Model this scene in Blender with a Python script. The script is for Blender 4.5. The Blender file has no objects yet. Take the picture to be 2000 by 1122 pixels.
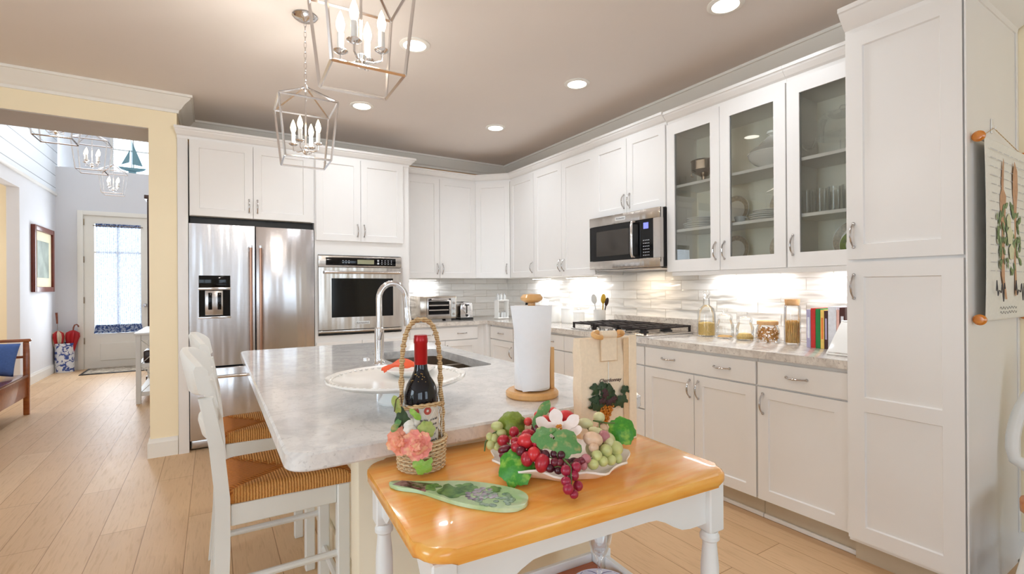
import bpy, bmesh, math, random
from mathutils import Matrix, Vector
random.seed(7)
PI = math.pi
SC = bpy.context.scene
COL = SC.collection

# ------------------------------------------------------------------ camera
cam_d = bpy.data.cameras.new('camera')
cam_d.sensor_width = 36.0
cam_d.lens = 941.66 / 2000 * 36.0
cam_d.clip_start = 0.02
cam = bpy.data.objects.new('camera', cam_d); COL.objects.link(cam)
YAW, PITCH, ROLL = 0.5551, 0.0010, -0.0064
fw = Vector((math.sin(YAW) * math.cos(PITCH), math.cos(YAW) * math.cos(PITCH), math.sin(PITCH)))
r0 = Vector((math.cos(YAW), -math.sin(YAW), 0)); u0 = r0.cross(fw)
rt = r0 * math.cos(ROLL) + u0 * math.sin(ROLL); up = u0 * math.cos(ROLL) - r0 * math.sin(ROLL)
cm = Matrix((rt, up, -fw)).transposed().to_4x4()
cm.translation = Vector((-3.1092, -5.1207, 1.2606))
cam.matrix_world = cm
SC.camera = cam

# ------------------------------------------------------------------ world, exposure
SC.view_settings.view_transform = 'Standard'
SC.view_settings.look = 'None'
SC.view_settings.gamma = 1.0
SC.view_settings.exposure = 0.03
SC.view_settings.use_curve_mapping = False
W = bpy.data.worlds.new('daylight'); SC.world = W; W.use_nodes = True
bg = W.node_tree.nodes['Background']
bg.inputs[0].default_value = (0.78, 0.89, 1.0, 1); bg.inputs[1].default_value = 3.2
SC.cycles.max_bounces = 10
SC.cycles.diffuse_bounces = 6
SC.cycles.transparent_max_bounces = 24
SC.cycles.sample_clamp_indirect = 6.0
SC.cycles.caustics_reflective = False
SC.cycles.caustics_refractive = False
SC.cycles.use_denoising = True

def area(name, loc, rot, sx, sy, power, color=(1, 1, 1), spread=PI, shape='RECTANGLE'):
    l = bpy.data.lights.new(name, 'AREA'); l.shape = shape; l.size = sx; l.size_y = sy
    l.energy = power; l.color = color; l.spread = spread
    o = bpy.data.objects.new(name, l); COL.objects.link(o); o.location = loc; o.rotation_euler = rot
    return o

# daylight coming in at the windows of the living room behind the camera, the dining window and the foyer, then added fill panels
DAY = (0.74, 0.89, 1.0)
for wx in (-6.2, -4.6, -1.3):
    area('window_daylight', (wx, -8.93, 1.55), (-PI / 2, 0, PI), 1.4, 1.9, 13, DAY)
for wy in (-4.5,):
    area('window_daylight', (-7.43, wy, 1.55), (0, -PI / 2, 0), 1.9, 1.7, 52, DAY)
area('foyer_daylight_and_fill', (-4.26, 4.86, 3.53), (-PI / 2, 0, 0), 0.7, 0.5, 9, (0.86, 0.93, 1.0))
area('foyer_daylight_and_fill', (-4.42, 4.82, 1.45), (-PI / 2, 0, 0), 0.5, 1.7, 30, (0.86, 0.93, 1.0))
area('foyer_daylight_and_fill', (-4.35, 2.2, 4.12), (0, 0, 0), 1.0, 2.5, 9, (0.92, 0.96, 1.0))  # fill panel added under the closed foyer ceiling, no window there

area('side_room_fill', (-6.95, 2.4, 1.6), (0, -PI / 2, 0), 1.6, 1.4, 22, (0.95, 0.97, 1.0))  # unseen lamp added to brighten the side room; its wall has no window

# ------------------------------------------------------------------ materials
def lin(c):
    c = c / 255.0
    return c / 12.92 if c <= 0.04045 else ((c + 0.055) / 1.055) ** 2.4
def rgb(r, g, b): return (lin(r), lin(g), lin(b), 1.0)

class NT:
    def __init__(s, name):
        m = bpy.data.materials.new(name); m.use_nodes = True
        s.m = m; s.t = m.node_tree; s.t.nodes.clear()
        s.out = s.t.nodes.new('ShaderNodeOutputMaterial')
    def n(s, typ, **kw):
        nd = s.t.nodes.new('ShaderNode' + typ)
        for k, v in kw.items():
            if k.startswith('i_'):
                key = k[2:].replace('_', ' ')
                nd.inputs[key].default_value = v
            else: setattr(nd, k, v)
        return nd
    def l(s, a, b): s.t.links.new(a, b)
    def ramp(s, fac, stops):
        r = s.n('ValToRGB'); e = r.color_ramp.elements
        while len(e) < len(stops): e.new(0.5)
        for el, (p, c) in zip(e, stops): el.position = p; el.color = c
        s.l(fac, r.inputs[0]); return r.outputs[0]
    def coord(s, scale=(1, 1, 1), rot=(0, 0, 0), kind='Object'):
        tc = s.n('TexCoord'); mp = s.n('Mapping')
        mp.inputs['Scale'].default_value = scale; mp.inputs['Rotation'].default_value = rot
        s.l(tc.outputs[kind], mp.inputs[0]); return mp.outputs[0]
    def noise(s, vec, scale, detail=4, rough=0.55, dist=0.0):
        t = s.n('TexNoise'); s.l(vec, t.inputs['Vector'])
        t.inputs['Scale'].default_value = scale; t.inputs['Detail'].default_value = detail
        t.inputs['Roughness'].default_value = rough; t.inputs['Distortion'].default_value = dist
        return t.outputs['Fac']
    def bump(s, h, strength=0.2, dist=0.01):
        b = s.n('Bump'); b.inputs['Strength'].default_value = strength; b.inputs['Distance'].default_value = dist
        s.l(h, b.inputs['Height']); return b.outputs[0]
    def mix(s, fac, a, b, mode='MIX'):
        x = s.n('Mix', data_type='RGBA', blend_type=mode)
        for v, i in ((fac, 0), (a, 6), (b, 7)):
            if hasattr(v, 'node'): s.l(v, x.inputs[i])
            else: x.inputs[i].default_value = v
        return x.outputs[2]
    def bsdf(s, color=None, rough=0.5, metal=0.0, **kw):
        p = s.n('BsdfPrincipled')
        if color is not None:
            if hasattr(color, 'node'): s.l(color, p.inputs['Base Color'])
            else: p.inputs['Base Color'].default_value = color
        if hasattr(rough, 'node'): s.l(rough, p.inputs['Roughness'])
        else: p.inputs['Roughness'].default_value = rough
        p.inputs['Metallic'].default_value = metal
        for k, v in kw.items():
            key = k.replace('_', ' ')
            if hasattr(v, 'node'): s.l(v, p.inputs[key])
            else: p.inputs[key].default_value = v
        s.l(p.outputs[0], s.out.inputs[0]); return p

M = {}
def simple(name, color, rough=0.5, metal=0.0, var=0.04, scale=8.0, bump=0.0, **kw):
    t = NT(name); v = t.coord(); f = t.noise(v, scale)
    d = tuple(max(0, c * (1 - var)) for c in color[:3]) + (1,); l2 = tuple(min(1, c * (1 + var)) for c in color[:3]) + (1,)
    c = t.ramp(f, [(0.3, d), (0.7, l2)])
    if bump: kw['Normal'] = t.bump(f, bump, 0.003)
    t.bsdf(c, rough, metal, **kw); M[name] = t.m; return t.m

simple('cabinet', rgb(238, 236, 234), 0.33, var=0.012, scale=3)
simple('trim_white', rgb(240, 237, 230), 0.4, var=0.012, scale=3)
simple('cabinet_inside', rgb(250, 247, 234), 0.5, var=0.02)
simple('wall_yellow', rgb(252, 238, 206), 0.75, var=0.015, scale=2)
simple('wall_shade_gold', rgb(205, 152, 82), 0.75, var=0.03, scale=2)  # yellow walls deepened: brown shade above the cabinets put into the colour
simple('wall_living', rgb(236, 236, 234), 0.75, var=0.015, scale=2)
simple('wall_foyer', rgb(226, 226, 228), 0.75, var=0.015, scale=2)
simple('ceiling', rgb(232, 224, 218), 0.85, var=0.02, scale=0.8)
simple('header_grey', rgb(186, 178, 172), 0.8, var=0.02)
simple('black_gloss', rgb(9, 9, 11), 0.08, var=0.1, Specular_IOR_Level=0.3)
simple('black_matte', rgb(22, 20, 20), 0.45, var=0.15)
simple('iron', rgb(38, 30, 30), 0.5, metal=0.3, var=0.2, bump=0.2)
simple('chrome', rgb(225, 225, 228), 0.12, metal=1.0, var=0.02)
simple('nickel', rgb(196, 192, 190), 0.22, metal=1.0, var=0.05)
simple('polished_nickel', rgb(226, 224, 224), 0.16, metal=1.0, var=0.05)
simple('copper_tint', rgb(170, 132, 112), 0.22, metal=1.0, var=0.05)
simple('porcelain', rgb(244, 243, 240), 0.15, var=0.01)
simple('porcelain_grey', rgb(214, 216, 216), 0.2, var=0.03)
simple('china_pattern', rgb(190, 178, 160), 0.3, var=0.25, scale=60)
simple('silver', rgb(190, 180, 168), 0.2, metal=1.0, var=0.2, scale=12)
simple('chair_white', rgb(232, 232, 228), 0.4, var=0.02)
simple('cart_white', rgb(236, 238, 238), 0.4, var=0.02)
simple('island_panel', rgb(238, 228, 205), 0.45, var=0.02)
simple('paper', rgb(240, 242, 246), 0.9, var=0.01, bump=0.1, scale=60)
simple('canvas', rgb(240, 222, 196), 0.9, var=0.04, scale=120, bump=0.2)
simple('canvas_tan', rgb(224, 194, 156), 0.9, var=0.05, scale=120, bump=0.2)
simple('linen_print', rgb(238, 236, 228), 0.9, var=0.03, scale=80)
simple('foil_red', rgb(176, 14, 26), 0.28, metal=0.2, var=0.08)
simple('bottle_glass', rgb(10, 13, 24), 0.05, var=0.2)
simple('label_paper', rgb(226, 222, 214), 0.7, var=0.06, scale=50)
simple('gold', rgb(226, 190, 110), 0.3, metal=0.8, var=0.1)
simple('label_red', rgb(196, 84, 72), 0.6, var=0.15)
simple('leaf_dark', rgb(44, 66, 36), 0.6, var=0.25, scale=30)
simple('leaf_purple', rgb(64, 32, 36), 0.6, var=0.25, scale=30)
simple('stem_brown', rgb(84, 62, 40), 0.7, var=0.2, scale=30)
simple('stem_green', rgb(92, 118, 62), 0.6, var=0.2, scale=30)
simple('cushion_blue', rgb(86, 120, 190), 0.9, var=0.08, scale=60, bump=0.2)
simple('door_white', rgb(240, 236, 226), 0.4, var=0.01)
simple('umbrella_red', rgb(176, 24, 30), 0.6, var=0.1)
simple('umbrella_cream', rgb(214, 196, 170), 0.6, var=0.1)
simple('dark_wood', rgb(52, 30, 22), 0.35, var=0.2, scale=20)
simple('frame_wood', rgb(104, 42, 26), 0.3, var=0.2, scale=20)
simple('hinge', rgb(150, 135, 115), 0.3, metal=0.9)
simple('display_green', rgb(150, 150, 120), 0.3)
simple('screen_blue', rgb(130, 140, 235), 0.3, Emission_Color=rgb(120, 130, 240), Emission_Strength=0.6)
simple('marking', rgb(200, 205, 212), 0.4)
simple('orange_cloth', rgb(238, 96, 52), 0.6, var=0.12, scale=20)
simple('blue_cloth', rgb(206, 222, 234), 0.9, var=0.12, scale=40)
simple('mustard', rgb(206, 166, 40), 0.4)
simple('pasta', rgb(232, 176, 96), 0.5, var=0.2, scale=40)
simple('spaghetti', rgb(236, 192, 110), 0.5, var=0.15, scale=40)
simple('grain', rgb(226, 190, 112), 0.6, var=0.2, scale=150, bump=0.5)
simple('petal_white', rgb(246, 232, 226), 0.6, var=0.05, scale=40)
simple('rug_red', rgb(62, 14, 20), 0.95, var=0.3, scale=40)
simple('rug_grey', rgb(176, 166, 160), 0.95, var=0.15, scale=60)
simple('ink', rgb(84, 82, 84), 0.8)
simple('faint_ink', rgb(196, 196, 200), 0.8)
simple('spoon_print', rgb(202, 160, 128), 0.8, var=0.12, scale=30)
simple('sage_print', rgb(126, 146, 104), 0.8, var=0.25, scale=60)
simple('rose_print', rgb(218, 218, 184), 0.8, var=0.08, scale=60)
simple('amber', rgb(206, 128, 36), 0.3, var=0.2)
simple('mirror_art', rgb(150, 160, 150), 0.4, var=0.3, scale=5)
simple('mat_cream', rgb(226, 214, 180), 0.7)
simple('toekick', rgb(196, 182, 160), 0.5, var=0.03)
for nm, c in (('book_lilac', (176, 170, 200)), ('book_red', (196, 44, 40)), ('book_green', (26, 128, 66)), ('book_yellow', (240, 206, 110)), ('book_black', (70, 36, 36)), ('book_white', (226, 228, 236)), ('book_pink', (232, 186, 176)), ('book_brown', (72, 34, 30)), ('book_orange', (236, 128, 60))):
    simple(nm, rgb(*c), 0.5, var=0.08, scale=40)
for nm, c in (('grape_red', (176, 28, 48)), ('grape_bright', (214, 44, 52)), ('grape_coral', (224, 72, 66)), ('grape_dark', (110, 20, 44)), ('grape_black', (74, 16, 36)), ('grape_crimson', (160, 24, 62)), ('grape_green', (202, 208, 140)), ('grape_pale', (222, 220, 170)), ('grape_peach', (226, 190, 160)), ('grape_mauve', (190, 122, 130))):
    simple(nm, rgb(*c), 0.38, var=0.14, scale=30, Subsurface_Weight=0.0, Coat_Weight=0.25)

def leaf_mat(name, a, b, edge):
    t = NT(name); v = t.coord(); f = t.noise(v, 150, 4); g = t.noise(v, 55, 2)
    c = t.mix(f, rgb(*a), rgb(*b)); r = t.ramp(g, [(0.52, (0, 0, 0, 1)), (0.7, (1, 1, 1, 1))])
    c = t.mix(r, c, rgb(*edge)); t.bsdf(c, 0.45, Normal=t.bump(f, 0.4, 0.002)); M[name] = t.m
leaf_mat('leaf_bright', (30, 120, 34), (86, 168, 44), (140, 190, 70))
leaf_mat('leaf_mid', (74, 138, 72), (112, 158, 96), (176, 166, 110))
leaf_mat('leaf_olive', (98, 122, 30), (140, 158, 52), (84, 96, 28))
leaf_mat('leaf_pale', (150, 168, 84), (180, 190, 110), (120, 150, 80))
leaf_mat('leaf_lime', (120, 176, 60), (160, 200, 90), (180, 190, 110))
leaf_mat('peony', (238, 138, 112), (248, 176, 146), (250, 200, 150))
leaf_mat('peony_pink', (234, 124, 118), (246, 164, 146), (250, 198, 156))

def steel(name, color, rough, sx, sy, sz):
    t = NT(name); v = t.coord((sx, sy, sz)); f = t.noise(v, 6, 3)
    w = t.coord((5, 5, 0.35)); g = t.noise(w, 1.4, 2)
    c = t.ramp(f, [(0.3, tuple(x * 0.93 for x in color[:3]) + (1,)), (0.7, color)])
    n1 = t.n('Bump'); n1.inputs['Strength'].default_value = 0.06; n1.inputs['Distance'].default_value = 0.002; t.l(f, n1.inputs['Height'])
    n2 = t.n('Bump'); n2.inputs['Strength'].default_value = 0.35; n2.inputs['Distance'].default_value = 0.03; t.l(g, n2.inputs['Height']); t.l(n1.outputs[0], n2.inputs['Normal'])
    t.bsdf(c, rough, 1.0, Normal=n2.outputs[0]); M[name] = t.m
steel('steel', rgb(206, 204, 206), 0.24, 2, 2, 120)
steel('steel_horizontal', rgb(204, 198, 192), 0.24, 2, 60, 60)
steel('steel_sink', rgb(190, 178, 164), 0.3, 20, 20, 20)

def glass(name, tint=(0.97, 0.985, 0.975, 1), gl=1.0, rough=0.0):
    t = NT(name); a = t.n('BsdfTransparent'); a.inputs[0].default_value = tint
    b = t.n('BsdfGlossy'); b.inputs['Roughness'].default_value = rough; b.inputs['Color'].default_value = (1, 1, 1, 1)
    f = t.n('Fresnel'); f.inputs['IOR'].default_value = 1.45
    mm = t.n('Math', operation='MULTIPLY'); mm.inputs[1].default_value = gl; t.l(f.outputs[0], mm.inputs[0])
    mx = t.n('MixShader'); t.l(mm.outputs[0], mx.inputs[0]); t.l(a.outputs[0], mx.inputs[1]); t.l(b.outputs[0], mx.inputs[2])
    t.l(mx.outputs[0], t.out.inputs[0]); M[name] = t.m
glass('pane_glass', (0.975, 0.985, 0.97, 1), 1.0)
glass('window_glass', (0.97, 0.985, 1, 1), 0.5)
glass('clear_glass', (0.988, 0.993, 0.99, 1), 0.8)
glass('crystal', (0.985, 0.988, 0.988, 1), 0.55, 0.02)

def emit(name, color, strength):
    t = NT(name); e = t.n('Emission'); e.inputs[0].default_value = color; e.inputs[1].default_value = strength
    t.l(e.outputs[0], t.out.inputs[0]); M[name] = t.m
emit('lamp_glow', (1.0, 0.93, 0.82, 1), 9)
emit('bulb_glow', (1.0, 0.78, 0.5, 1), 14)
emit('strip_glow', (1.0, 0.95, 0.88, 1), 6)

def planks():
    t = NT('floor_planks')
    v = t.coord((1, 1, 1), (0, 0, PI / 2))
    b = t.n('TexBrick'); t.l(v, b.inputs['Vector'])
    b.inputs['Scale'].default_value = 1.0; b.inputs['Brick Width'].default_value = 1.9; b.inputs['Row Height'].default_value = 0.19
    b.inputs['Mortar Size'].default_value = 0.0022; b.inputs['Mortar Smooth'].default_value = 0.4; b.inputs['Bias'].default_value = 0
    b.inputs['Color1'].default_value = (0, 0, 0, 1); b.inputs['Color2'].default_value = (1, 1, 1, 1); b.inputs['Mortar'].default_value = (0.5, 0.5, 0.5, 1)
    b.offset = 0.37
    base = t.ramp(b.outputs['Color'], [(0.0, rgb(210, 174, 134)), (0.5, rgb(216, 181, 142)), (1.0, rgb(223, 191, 153))])
    g = t.noise(t.coord((14, 1.1, 1)), 5, 6, 0.6, 0.4)
    gr = t.ramp(g, [(0.25, (0.72, 0.66, 0.6, 1)), (0.5, (1, 1, 1, 1)), (0.8, (0.9, 0.87, 0.83, 1))])
    c = t.mix(0.75, base, gr, 'MULTIPLY')
    big = t.noise(t.coord((2.2, 0.5, 1)), 1.3, 3); bc = t.ramp(big, [(0.3, (0.9, 0.88, 0.86, 1)), (0.7, (1.04, 1.04, 1.04, 1))])
    c = t.mix(0.8, c, bc, 'MULTIPLY')
    vo = t.n('TexVoronoi'); t.l(t.coord((2.2, 1.3, 1)), vo.inputs['Vector']); vo.inputs['Scale'].default_value = 1.1
    kn = t.ramp(vo.outputs['Distance'], [(0.0, (0.30, 0.2, 0.13, 1)), (0.022, (0.5, 0.4, 0.3, 1)), (0.05, (1, 1, 1, 1))])
    c = t.mix(0.55, c, kn, 'MULTIPLY')
    c = t.mix(b.outputs['Fac'], c, rgb(160, 122, 86))
    h = t.n('Math', operation='SUBTRACT'); t.l(g, h.inputs[0]); t.l(b.outputs['Fac'], h.inputs[1])
    rr = t.ramp(g, [(0.2, (0.52, 0.52, 0.52, 1)), (0.8, (0.42, 0.42, 0.42, 1))])
    t.bsdf(c, rr, Specular_IOR_Level=0.35, Normal=t.bump(h.outputs[0], 0.12, 0.004)); M['floor_planks'] = t.m
planks()

def stone(name, a, b, d, rough=0.12):
    t = NT(name); v = t.coord()
    n1 = t.noise(v, 14, 8, 0.7, 0.6); n2 = t.noise(v, 70, 6, 0.7); n3 = t.noise(v, 4, 4, 0.6, 1.2)
    c = t.ramp(n1, [(0.32, b), (0.5, a), (0.72, a)])
    sp = t.ramp(n2, [(0.34, (1, 1, 1, 1)), (0.44, (0, 0, 0, 1))])
    c = t.mix(sp, c, d)
    vn = t.ramp(n3, [(0.44, (0, 0, 0, 1)), (0.5, (0.6, 0.6, 0.6, 1)), (0.56, (0, 0, 0, 1))])
    c = t.mix(vn, c, b)
    t.bsdf(c, rough, Coat_Weight=0.2); M[name] = t.m
stone('island_quartz', rgb(232, 231, 230), rgb(208, 207, 208), rgb(196, 194, 194))
stone('counter_stone', rgb(224, 218, 210), rgb(190, 180, 172), rgb(150, 142, 138))

def tiles():
    t = NT('wavy_tile'); tc = t.n('TexCoord'); sx = t.n('SeparateXYZ'); t.l(tc.outputs['Object'], sx.inputs[0])
    ad = t.n('Math', operation='ADD'); t.l(sx.outputs[0], ad.inputs[0]); t.l(sx.outputs[1], ad.inputs[1])
    cb = t.n('CombineXYZ'); t.l(ad.outputs[0], cb.inputs[0]); t.l(sx.outputs[2], cb.inputs[1])
    b = t.n('TexBrick'); t.l(cb.outputs[0], b.inputs['Vector'])
    b.inputs['Scale'].default_value = 1.0; b.inputs['Brick Width'].default_value = 0.31; b.inputs['Row Height'].default_value = 0.077
    b.inputs['Mortar Size'].default_value = 0.0022; b.inputs['Mortar Smooth'].default_value = 0.3
    b.inputs['Color1'].default_value = (0, 0, 0, 1); b.inputs['Color2'].default_value = (1, 1, 1, 1)
    c = t.ramp(b.outputs['Color'], [(0, rgb(238, 234, 228)), (1, rgb(246, 244, 240))])
    c = t.mix(b.outputs['Fac'], c, rgb(222, 214, 204))
    mp = t.n('Mapping'); mp.inputs['Scale'].default_value = (4, 16, 1); mp.inputs['Rotation'].default_value = (0, 0, 0.45); t.l(cb.outputs[0], mp.inputs[0])
    off = t.n('VectorMath', operation='ADD'); t.l(mp.outputs[0], off.inputs[0])
    sc = t.n('VectorMath', operation='SCALE'); t.l(b.outputs['Color'], sc.inputs[0]); sc.inputs['Scale'].default_value = 7.0; t.l(sc.outputs[0], off.inputs[1])
    w = t.noise(off.outputs[0], 1.0, 1.5, 0.4)
    h = t.n('Math', operation='SUBTRACT'); t.l(w, h.inputs[0]); t.l(b.outputs['Fac'], h.inputs[1])
    t.bsdf(c, 0.12, Normal=t.bump(h.outputs[0], 1.0, 0.035)); M['wavy_tile'] = t.m
tiles()

def wood(name, a, b, rough=0.3, scale=(3, 30, 30), coat=0.3):
    t = NT(name); g = t.noise(t.coord(scale), 1.6, 5, 0.6, 0.5); w = t.noise(t.coord(tuple(x * 0.25 for x in scale)), 1.2, 2)
    c = t.ramp(g, [(0.3, a), (0.7, b)]); c2 = t.ramp(w, [(0.3, (0.9, 0.88, 0.85, 1)), (0.7, (1, 1, 1, 1))])
    t.bsdf(t.mix(0.8, c, c2, 'MULTIPLY'), rough, Coat_Weight=coat); M[name] = t.m
wood('honey_wood', rgb(246, 160, 60), rgb(255, 200, 106), 0.22, (3, 26, 26))
wood('honey_wood_edge', rgb(204, 116, 36), rgb(226, 146, 58), 0.25)
wood('shelf_wood', rgb(170, 80, 24), rgb(196, 108, 40), 0.3)
wood('bench_wood', rgb(156, 82, 34), rgb(184, 108, 52), 0.3, (2, 20, 20))
wood('bench_seat_wood', rgb(120, 56, 34), rgb(146, 74, 44), 0.25, (2, 20, 20))
wood('bamboo', rgb(220, 164, 96), rgb(236, 190, 130), 0.4, (12, 12, 3))
wood('cork', rgb(214, 164, 110), rgb(230, 186, 136), 0.8, (30, 30, 30), 0)
wood('chair_seat_wood', rgb(196, 110, 40), rgb(220, 140, 60), 0.3)

def woven(name, a, b, freq, axis):
    t = NT(name); v = t.coord(); w = t.n('TexWave', wave_type='BANDS', bands_direction=axis); t.l(v, w.inputs['Vector'])
    w.inputs['Scale'].default_value = freq; w.inputs['Distortion'].default_value = 1.2; w.inputs['Detail'].default_value = 2; w.inputs['Detail Scale'].default_value = 4
    n = t.noise(v, 120, 3); c = t.ramp(w.outputs['Fac'], [(0.15, a), (0.6, b)]); c = t.mix(0.35, c, t.ramp(n, [(0.3, (0.6, 0.6, 0.6, 1)), (0.7, (1, 1, 1, 1))]), 'MULTIPLY')
    t.bsdf(c, 0.7, Normal=t.bump(w.outputs['Fac'], 0.7, 0.004)); M[name] = t.m
woven('rush_x', rgb(186, 118, 50), rgb(226, 166, 92), 38, 'X')
woven('rush_y', rgb(176, 98, 30), rgb(212, 136, 56), 38, 'Y')
woven('wicker', rgb(206, 170, 124), rgb(244, 224, 184), 40, 'Z')
woven('rope', rgb(204, 162, 112), rgb(240, 212, 166), 60, 'Z')

def shiplap():
    t = NT('shiplap'); v = t.coord(); sx = t.n('SeparateXYZ'); t.l(v, sx.inputs[0])
    m = t.n('Math', operation='FRACT'); d = t.n('Math', operation='DIVIDE'); d.inputs[1].default_value = 0.19; t.l(sx.outputs[2], d.inputs[0]); t.l(d.outputs[0], m.inputs[0])
    r = t.ramp(m.outputs[0], [(0.0, rgb(140, 146, 152)), (0.045, rgb(150, 156, 160)), (0.06, rgb(232, 236, 240)), (1, rgb(236, 240, 244))])
    t.bsdf(r, 0.5); M['shiplap'] = t.m
shiplap()

def sheer():
    t = NT('sheer_curtain'); v = t.coord(); w = t.n('TexWave', bands_direction='X'); t.l(v, w.inputs['Vector']); w.inputs['Scale'].default_value = 12; w.inputs['Distortion'].default_value = 2.0; w.inputs['Detail'].default_value = 2
    n = t.noise(v, 60, 3)
    c = t.mix(t.ramp(n, [(0.45, (0, 0, 0, 1)), (0.6, (1, 1, 1, 1))]), rgb(250, 251, 254), rgb(206, 216, 236))
    d = t.n('BsdfDiffuse'); t.l(c, d.inputs[0]); tr = t.n('BsdfTranslucent'); t.l(c, tr.inputs[0]); tp = t.n('BsdfTransparent')
    m1 = t.n('MixShader'); m1.inputs[0].default_value = 0.6; t.l(d.outputs[0], m1.inputs[1]); t.l(tr.outputs[0], m1.inputs[2])
    f = t.n('Math', operation='MULTIPLY_ADD'); t.l(w.outputs['Fac'], f.inputs[0]); f.inputs[1].default_value = 0.35; f.inputs[2].default_value = 0.2
    m2 = t.n('MixShader'); t.l(f.outputs[0], m2.inputs[0]); t.l(m1.outputs[0], m2.inputs[1]); t.l(tp.outputs[0], m2.inputs[2])
    t.l(m2.outputs[0], t.out.inputs[0]); M['sheer_curtain'] = t.m
sheer()
def blotch(name, a, b, scale, lo=0.48, hi=0.54, rough=0.3, **kw):
    t = NT(name); n = t.noise(t.coord(), scale, 3, 0.6, 0.8); t.bsdf(t.ramp(n, [(lo, a), (hi, b)]), rough, **kw); M[name] = t.m
blotch('curtain_border', rgb(60, 84, 140), rgb(176, 190, 214), 30, rough=0.9)
blotch('blue_white_china', rgb(238, 240, 244), rgb(58, 84, 158), 13, 0.5, 0.56)
blotch('board_glass', rgb(200, 224, 184), rgb(172, 208, 158), 12, 0.4, 0.6, 0.08, Coat_Weight=0.5)
blotch('board_neck', rgb(70, 46, 42), rgb(150, 120, 120), 40, 0.45, 0.6, 0.08)
blotch('mat_pattern', rgb(128, 116, 100), rgb(190, 176, 156), 14, 0.4, 0.6, 0.95)
blotch('platter_china', rgb(238, 226, 218), rgb(246, 240, 234), 10, 0.4, 0.6, 0.25)
blotch('leaf_print_green', rgb(52, 104, 50), rgb(112, 160, 84), 60, 0.35, 0.65, 0.2)
blotch('blue_plate', rgb(226, 228, 244), rgb(214, 216, 240), 10, 0.4, 0.6, 0.15)

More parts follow.
